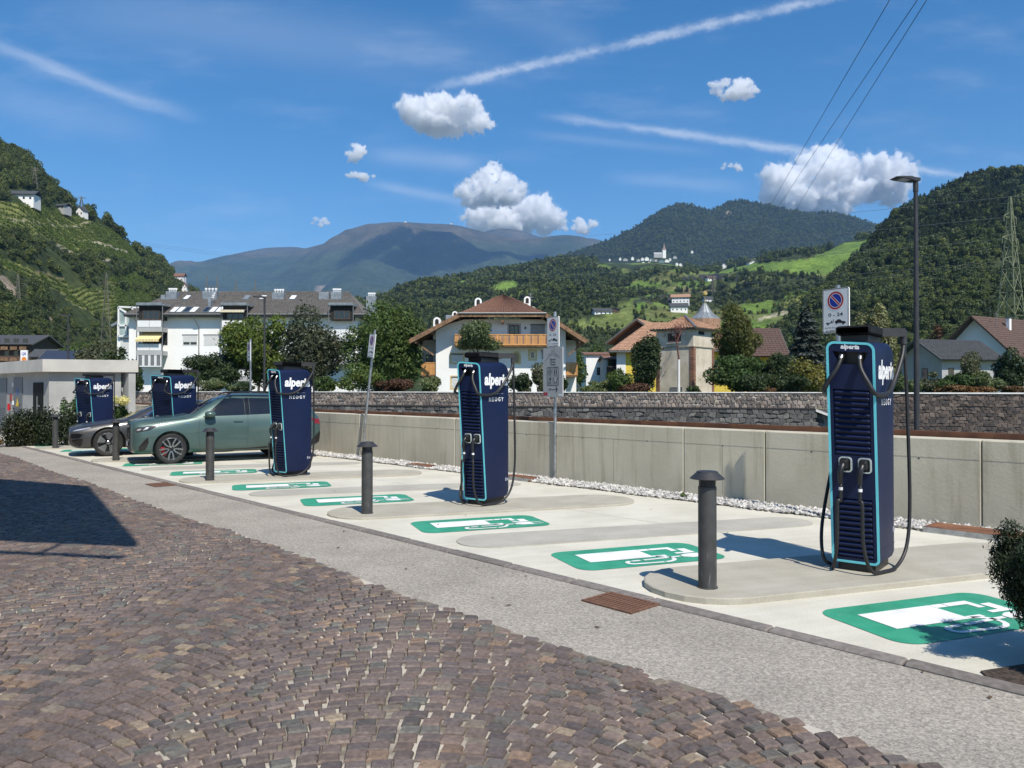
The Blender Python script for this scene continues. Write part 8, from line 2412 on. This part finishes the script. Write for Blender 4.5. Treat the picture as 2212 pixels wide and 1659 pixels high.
# wires
M_WIRE = pm('power_wire', (.03, .03, .032), .6, .2); M_WIREL = pm('bright_power_wire', (.36, .36, .36), .4, .6)
def wire(label, a, b, sag, r, mat, group):
    a, b = Vector(a), Vector(b); pts = []
    for k in range(41):
        q = k / 40; p = a.lerp(b, q); p.z -= sag * 4 * q * (1 - q); pts.append(p)
    mb = MB(); mb.tube(pts, r, 5); o = mb.build('power_line', mat)
    tag(o, label, 'wire', group)
W1 = 'dark wires crossing the upper right sky'
wire('leftmost of the three dark wires from the top right corner to the hill', P(1948, -45, 95), P(1585, 592, 880), -2, .05, M_WIRE, W1)
wire('middle of the three dark wires from the top right corner to the hill', P(2012, -45, 95), P(1592, 590, 880), -2, .05, M_WIRE, W1)
wire('rightmost of the three dark wires from the top right corner to the hill', P(2030, -45, 95), P(1640, 590, 880), -2, .05, M_WIRE, W1)
W2 = 'thin pale wires strung from the big pylon across the valley'
z3 = lambda f: .9 + (zt - .9) * f
top_p = Vector((Xat(2184, 150), 150, zt))
wire('earth wire from the tip of the big pylon to the left over the twin peaks', top_p, P(700, 520, 700), 6, .035, M_WIREL, W2)
for lab, f, dx, tgt in (('upper pale wire from the top arm of the big pylon', .89, -1.6, (380, 585)), ('second pale wire from the middle arm of the big pylon', .78, -2.1, (420, 612)), ('third pale wire from the low arm of the big pylon', .67, -2.0, (640, 640)), ('fourth pale wire from the low arm of the big pylon, hugging the hills', .665, 1.8, (900, 640))):
    wire(lab, top_p + Vector((dx, -1, z3(f) - zt)), P(tgt[0], tgt[1], 760), 7, .03, M_WIREL, W2)
wire('wire from the tip of the big pylon out of the picture to the right', top_p, (top_p.x + 60, 120, zt + 3), 1.5, .035, M_WIREL, W2)
for lab, v0, v1 in (('upper faint wire over the dip beside the vineyard hill', 522, 560), ('lower faint wire over the dip beside the vineyard hill', 527, 566)):
    wire(lab, P(290, v0, 640), P(700, v1, 1400), 4, .07, M_WIREL, 'faint wires in front of the bald mountain')
# ---------------------------------------------------------------- clouds and air
M_CLOUD = bpy.data.materials.new('cloud_droplets'); M_CLOUD.use_nodes = True
_t = NT(M_CLOUD.node_tree); _t.n.clear()
_o = _t.add('ShaderNodeOutputMaterial'); _v = _t.add('ShaderNodeVolumePrincipled')
_v.inputs['Color'].default_value = (1, 1, 1, 1); _v.inputs['Density'].default_value = .017
_t.l.new(_v.outputs[0], _o.inputs['Volume'])
M_WISP = M_CLOUD.copy(); M_WISP.name = 'cloud_wisp'
[q for q in M_WISP.node_tree.nodes if q.type == 'PRINCIPLED_VOLUME'][0].inputs['Density'].default_value = .0022
def cloud(label, u, v, Y, w, h, n, seed, depth=None, br=.30, flat=.55):
    g = random.Random(seed); 
    k = Y / FD
    W, Hh = w * k / 2 * 1.45, h * k / 2 * 1.32
    D = depth * k if depth else W * .7
    c = P(u, v, Y)
    bm = bmesh.new(); bmesh.ops.create_icosphere(bm, subdivisions=4, radius=1)
    sv = np.array([p.co[:] for p in bm.verts]); sf = np.array([[q.index for q in f.verts] for f in bm.faces]); bm.free()
    AV, AF, o = [], [], 0
    blobs = []
    for i in range(n):
        while True:
            x, y, z = g.uniform(-1, 1), g.uniform(-1, 1), g.uniform(-flat, 1)
            if x * x + y * y + z * z < 1: break
        r = br * g.uniform(.55, 1.25) * (1 - .35 * abs(x))
        zz = z * (1 - .45 * x * x)
        blobs.append((x * W * (1 - br), y * D * (1 - br), zz * Hh * (1 - br), r))
    for (bx, by, bz, r) in blobs:
        rr = r * (W * Hh * Hh) ** (1 / 3) * 1.35
        off = Vector((g.uniform(-50, 50), g.uniform(-50, 50), g.uniform(-50, 50)))
        d = np.array([noise.fractal(Vector(q) * 1.5 + off, .75, 2.2, 6) for q in sv])
        pv = sv * (1 + .40 * d)[:, None] * rr
        pv[:, 2] *= .85
        low = pv[:, 2] + bz < -flat * Hh * .9
        pv[low, 2] = (-flat * Hh * .9 - bz) + (pv[low, 2] + bz + flat * Hh * .9) * .3
        AV.append(pv + np.array([bx, by, bz])); AF.append(sf + o); o += len(sv)
    tmp = link('cloud_tmp', np_mesh('cloud_tmp', np.concatenate(AV), np.concatenate(AF), M_CLOUD))
    md = tmp.modifiers.new('r', 'REMESH'); md.mode = 'VOXEL'; md.voxel_size = max(Hh / 32, 1.3 * k)
    me0 = bpy.data.meshes.new_from_object(tmp.evaluated_get(bpy.context.evaluated_depsgraph_get()))
    bpy.data.objects.remove(tmp)
    V = np.array([q.co[:] for q in me0.vertices]); Nn = np.array([q.normal[:] for q in me0.vertices])
    F = np.array([t.vertices[:] for t in (me0.calc_loop_triangles() or me0.loop_triangles)])
    o2 = Vector((seed * 7.1, 2.3, 5.5))
    fr = np.array([noise.fractal(Vector(q) / (Hh * .34) + o2, .6, 2.1, 5) for q in V])
    V = V + Nn * (fr * Hh * .22 - Hh * .02)[:, None]
    me = np_mesh('cloud', V, F, M_CLOUD, smooth=True)
    ob = link('cloud', me, None, c)
    f2 = np.array([noise.fractal(Vector(q) / (Hh * .22) + o2 * 2, .5, 2.2, 6) for q in V])
    link('wisp', np_mesh('wisp', V + Nn * (np.clip(f2, -.3, .6) * Hh * .26 + Hh * .015)[:, None], F, M_WISP, smooth=True), ob)
    return tag(ob, label, 'cloud', 'cumulus clouds in the blue sky')
CY0 = 12500
cloud('long flat bottomed white cloud hanging alone above the bald mountain', 958, 256, CY0, 225, 78, 34, 1, 60)
cloud('upper puffy cloud with a raised tuft behind the bald mountain', 1068, 412, CY0 + 300, 150, 80, 22, 2, 70)
cloud('lower bright cloud bank resting on the ridge of the bald mountain', 1115, 470, CY0 + 1500, 190, 90, 26, 4, 70)
cloud('tall heaped cloud behind the twin peaked mountain, left mass', 1765, 414, CY0 + 1000, 205, 124, 46, 5, 110)
cloud('rounded cloud beside the street lamp head, right of the tall heap', 1900, 398, CY0 + 1800, 115, 105, 26, 6, 90)
cloud('small lone ragged cloud high above the twin peaks', 1578, 197, CY0, 92, 56, 15, 7, 40)
cloud('small round cloudlet left of the long flat cloud', 768, 332, CY0 + 500, 58, 40, 9, 8, 30)
cloud('thin low cloudlet just below the small round cloudlet', 790, 380, CY0 + 500, 90, 22, 9, 9, 25)
cloud('tiny torn cloud low above the left shoulder of the bald mountain', 692, 482, CY0 + 500, 44, 24, 8, 10, 20)
cloud('pale small cloud just right of the ridge cloud bank', 1255, 492, CY0 + 2500, 90, 34, 12, 11, 30)
cloud('faint scrap of cloud left of the tall heaped cloud', 1580, 362, CY0 + 500, 40, 26, 7, 12, 20)
# one more cloud overhead, outside the picture: the photograph shows its shade on the far mountain
q = Vector((-480, 7300, 1250)) + SUN_V * ((3700 - 1150) / SUN_V.z)
cl = cloud('broad cloud high overhead shading the flank of the bald mountain', 958, 256, CY0, 260, 60, 30, 21, 90)
cl.location = q

hz = MB(); hz.box(-9000, 9000, -150, 10900, -6, 2060)
hm = bpy.data.materials.new('air_haze'); hm.use_nodes = True
ht = NT(hm.node_tree); ht.n.clear()
ho = ht.add('ShaderNodeOutputMaterial'); hv = ht.add('ShaderNodeVolumePrincipled')
hv.inputs['Color'].default_value = (.34, .60, 1.0, 1)
hv.inputs['Density'].default_value = HAZE
hv.inputs['Anisotropy'].default_value = 0.0
ht.l.new(hv.outputs[0], ho.inputs['Volume'])
hob = hz.build('haze', hm)
tag(hob, 'thin blue summer haze filling the valley', 'haze', kind='stuff')
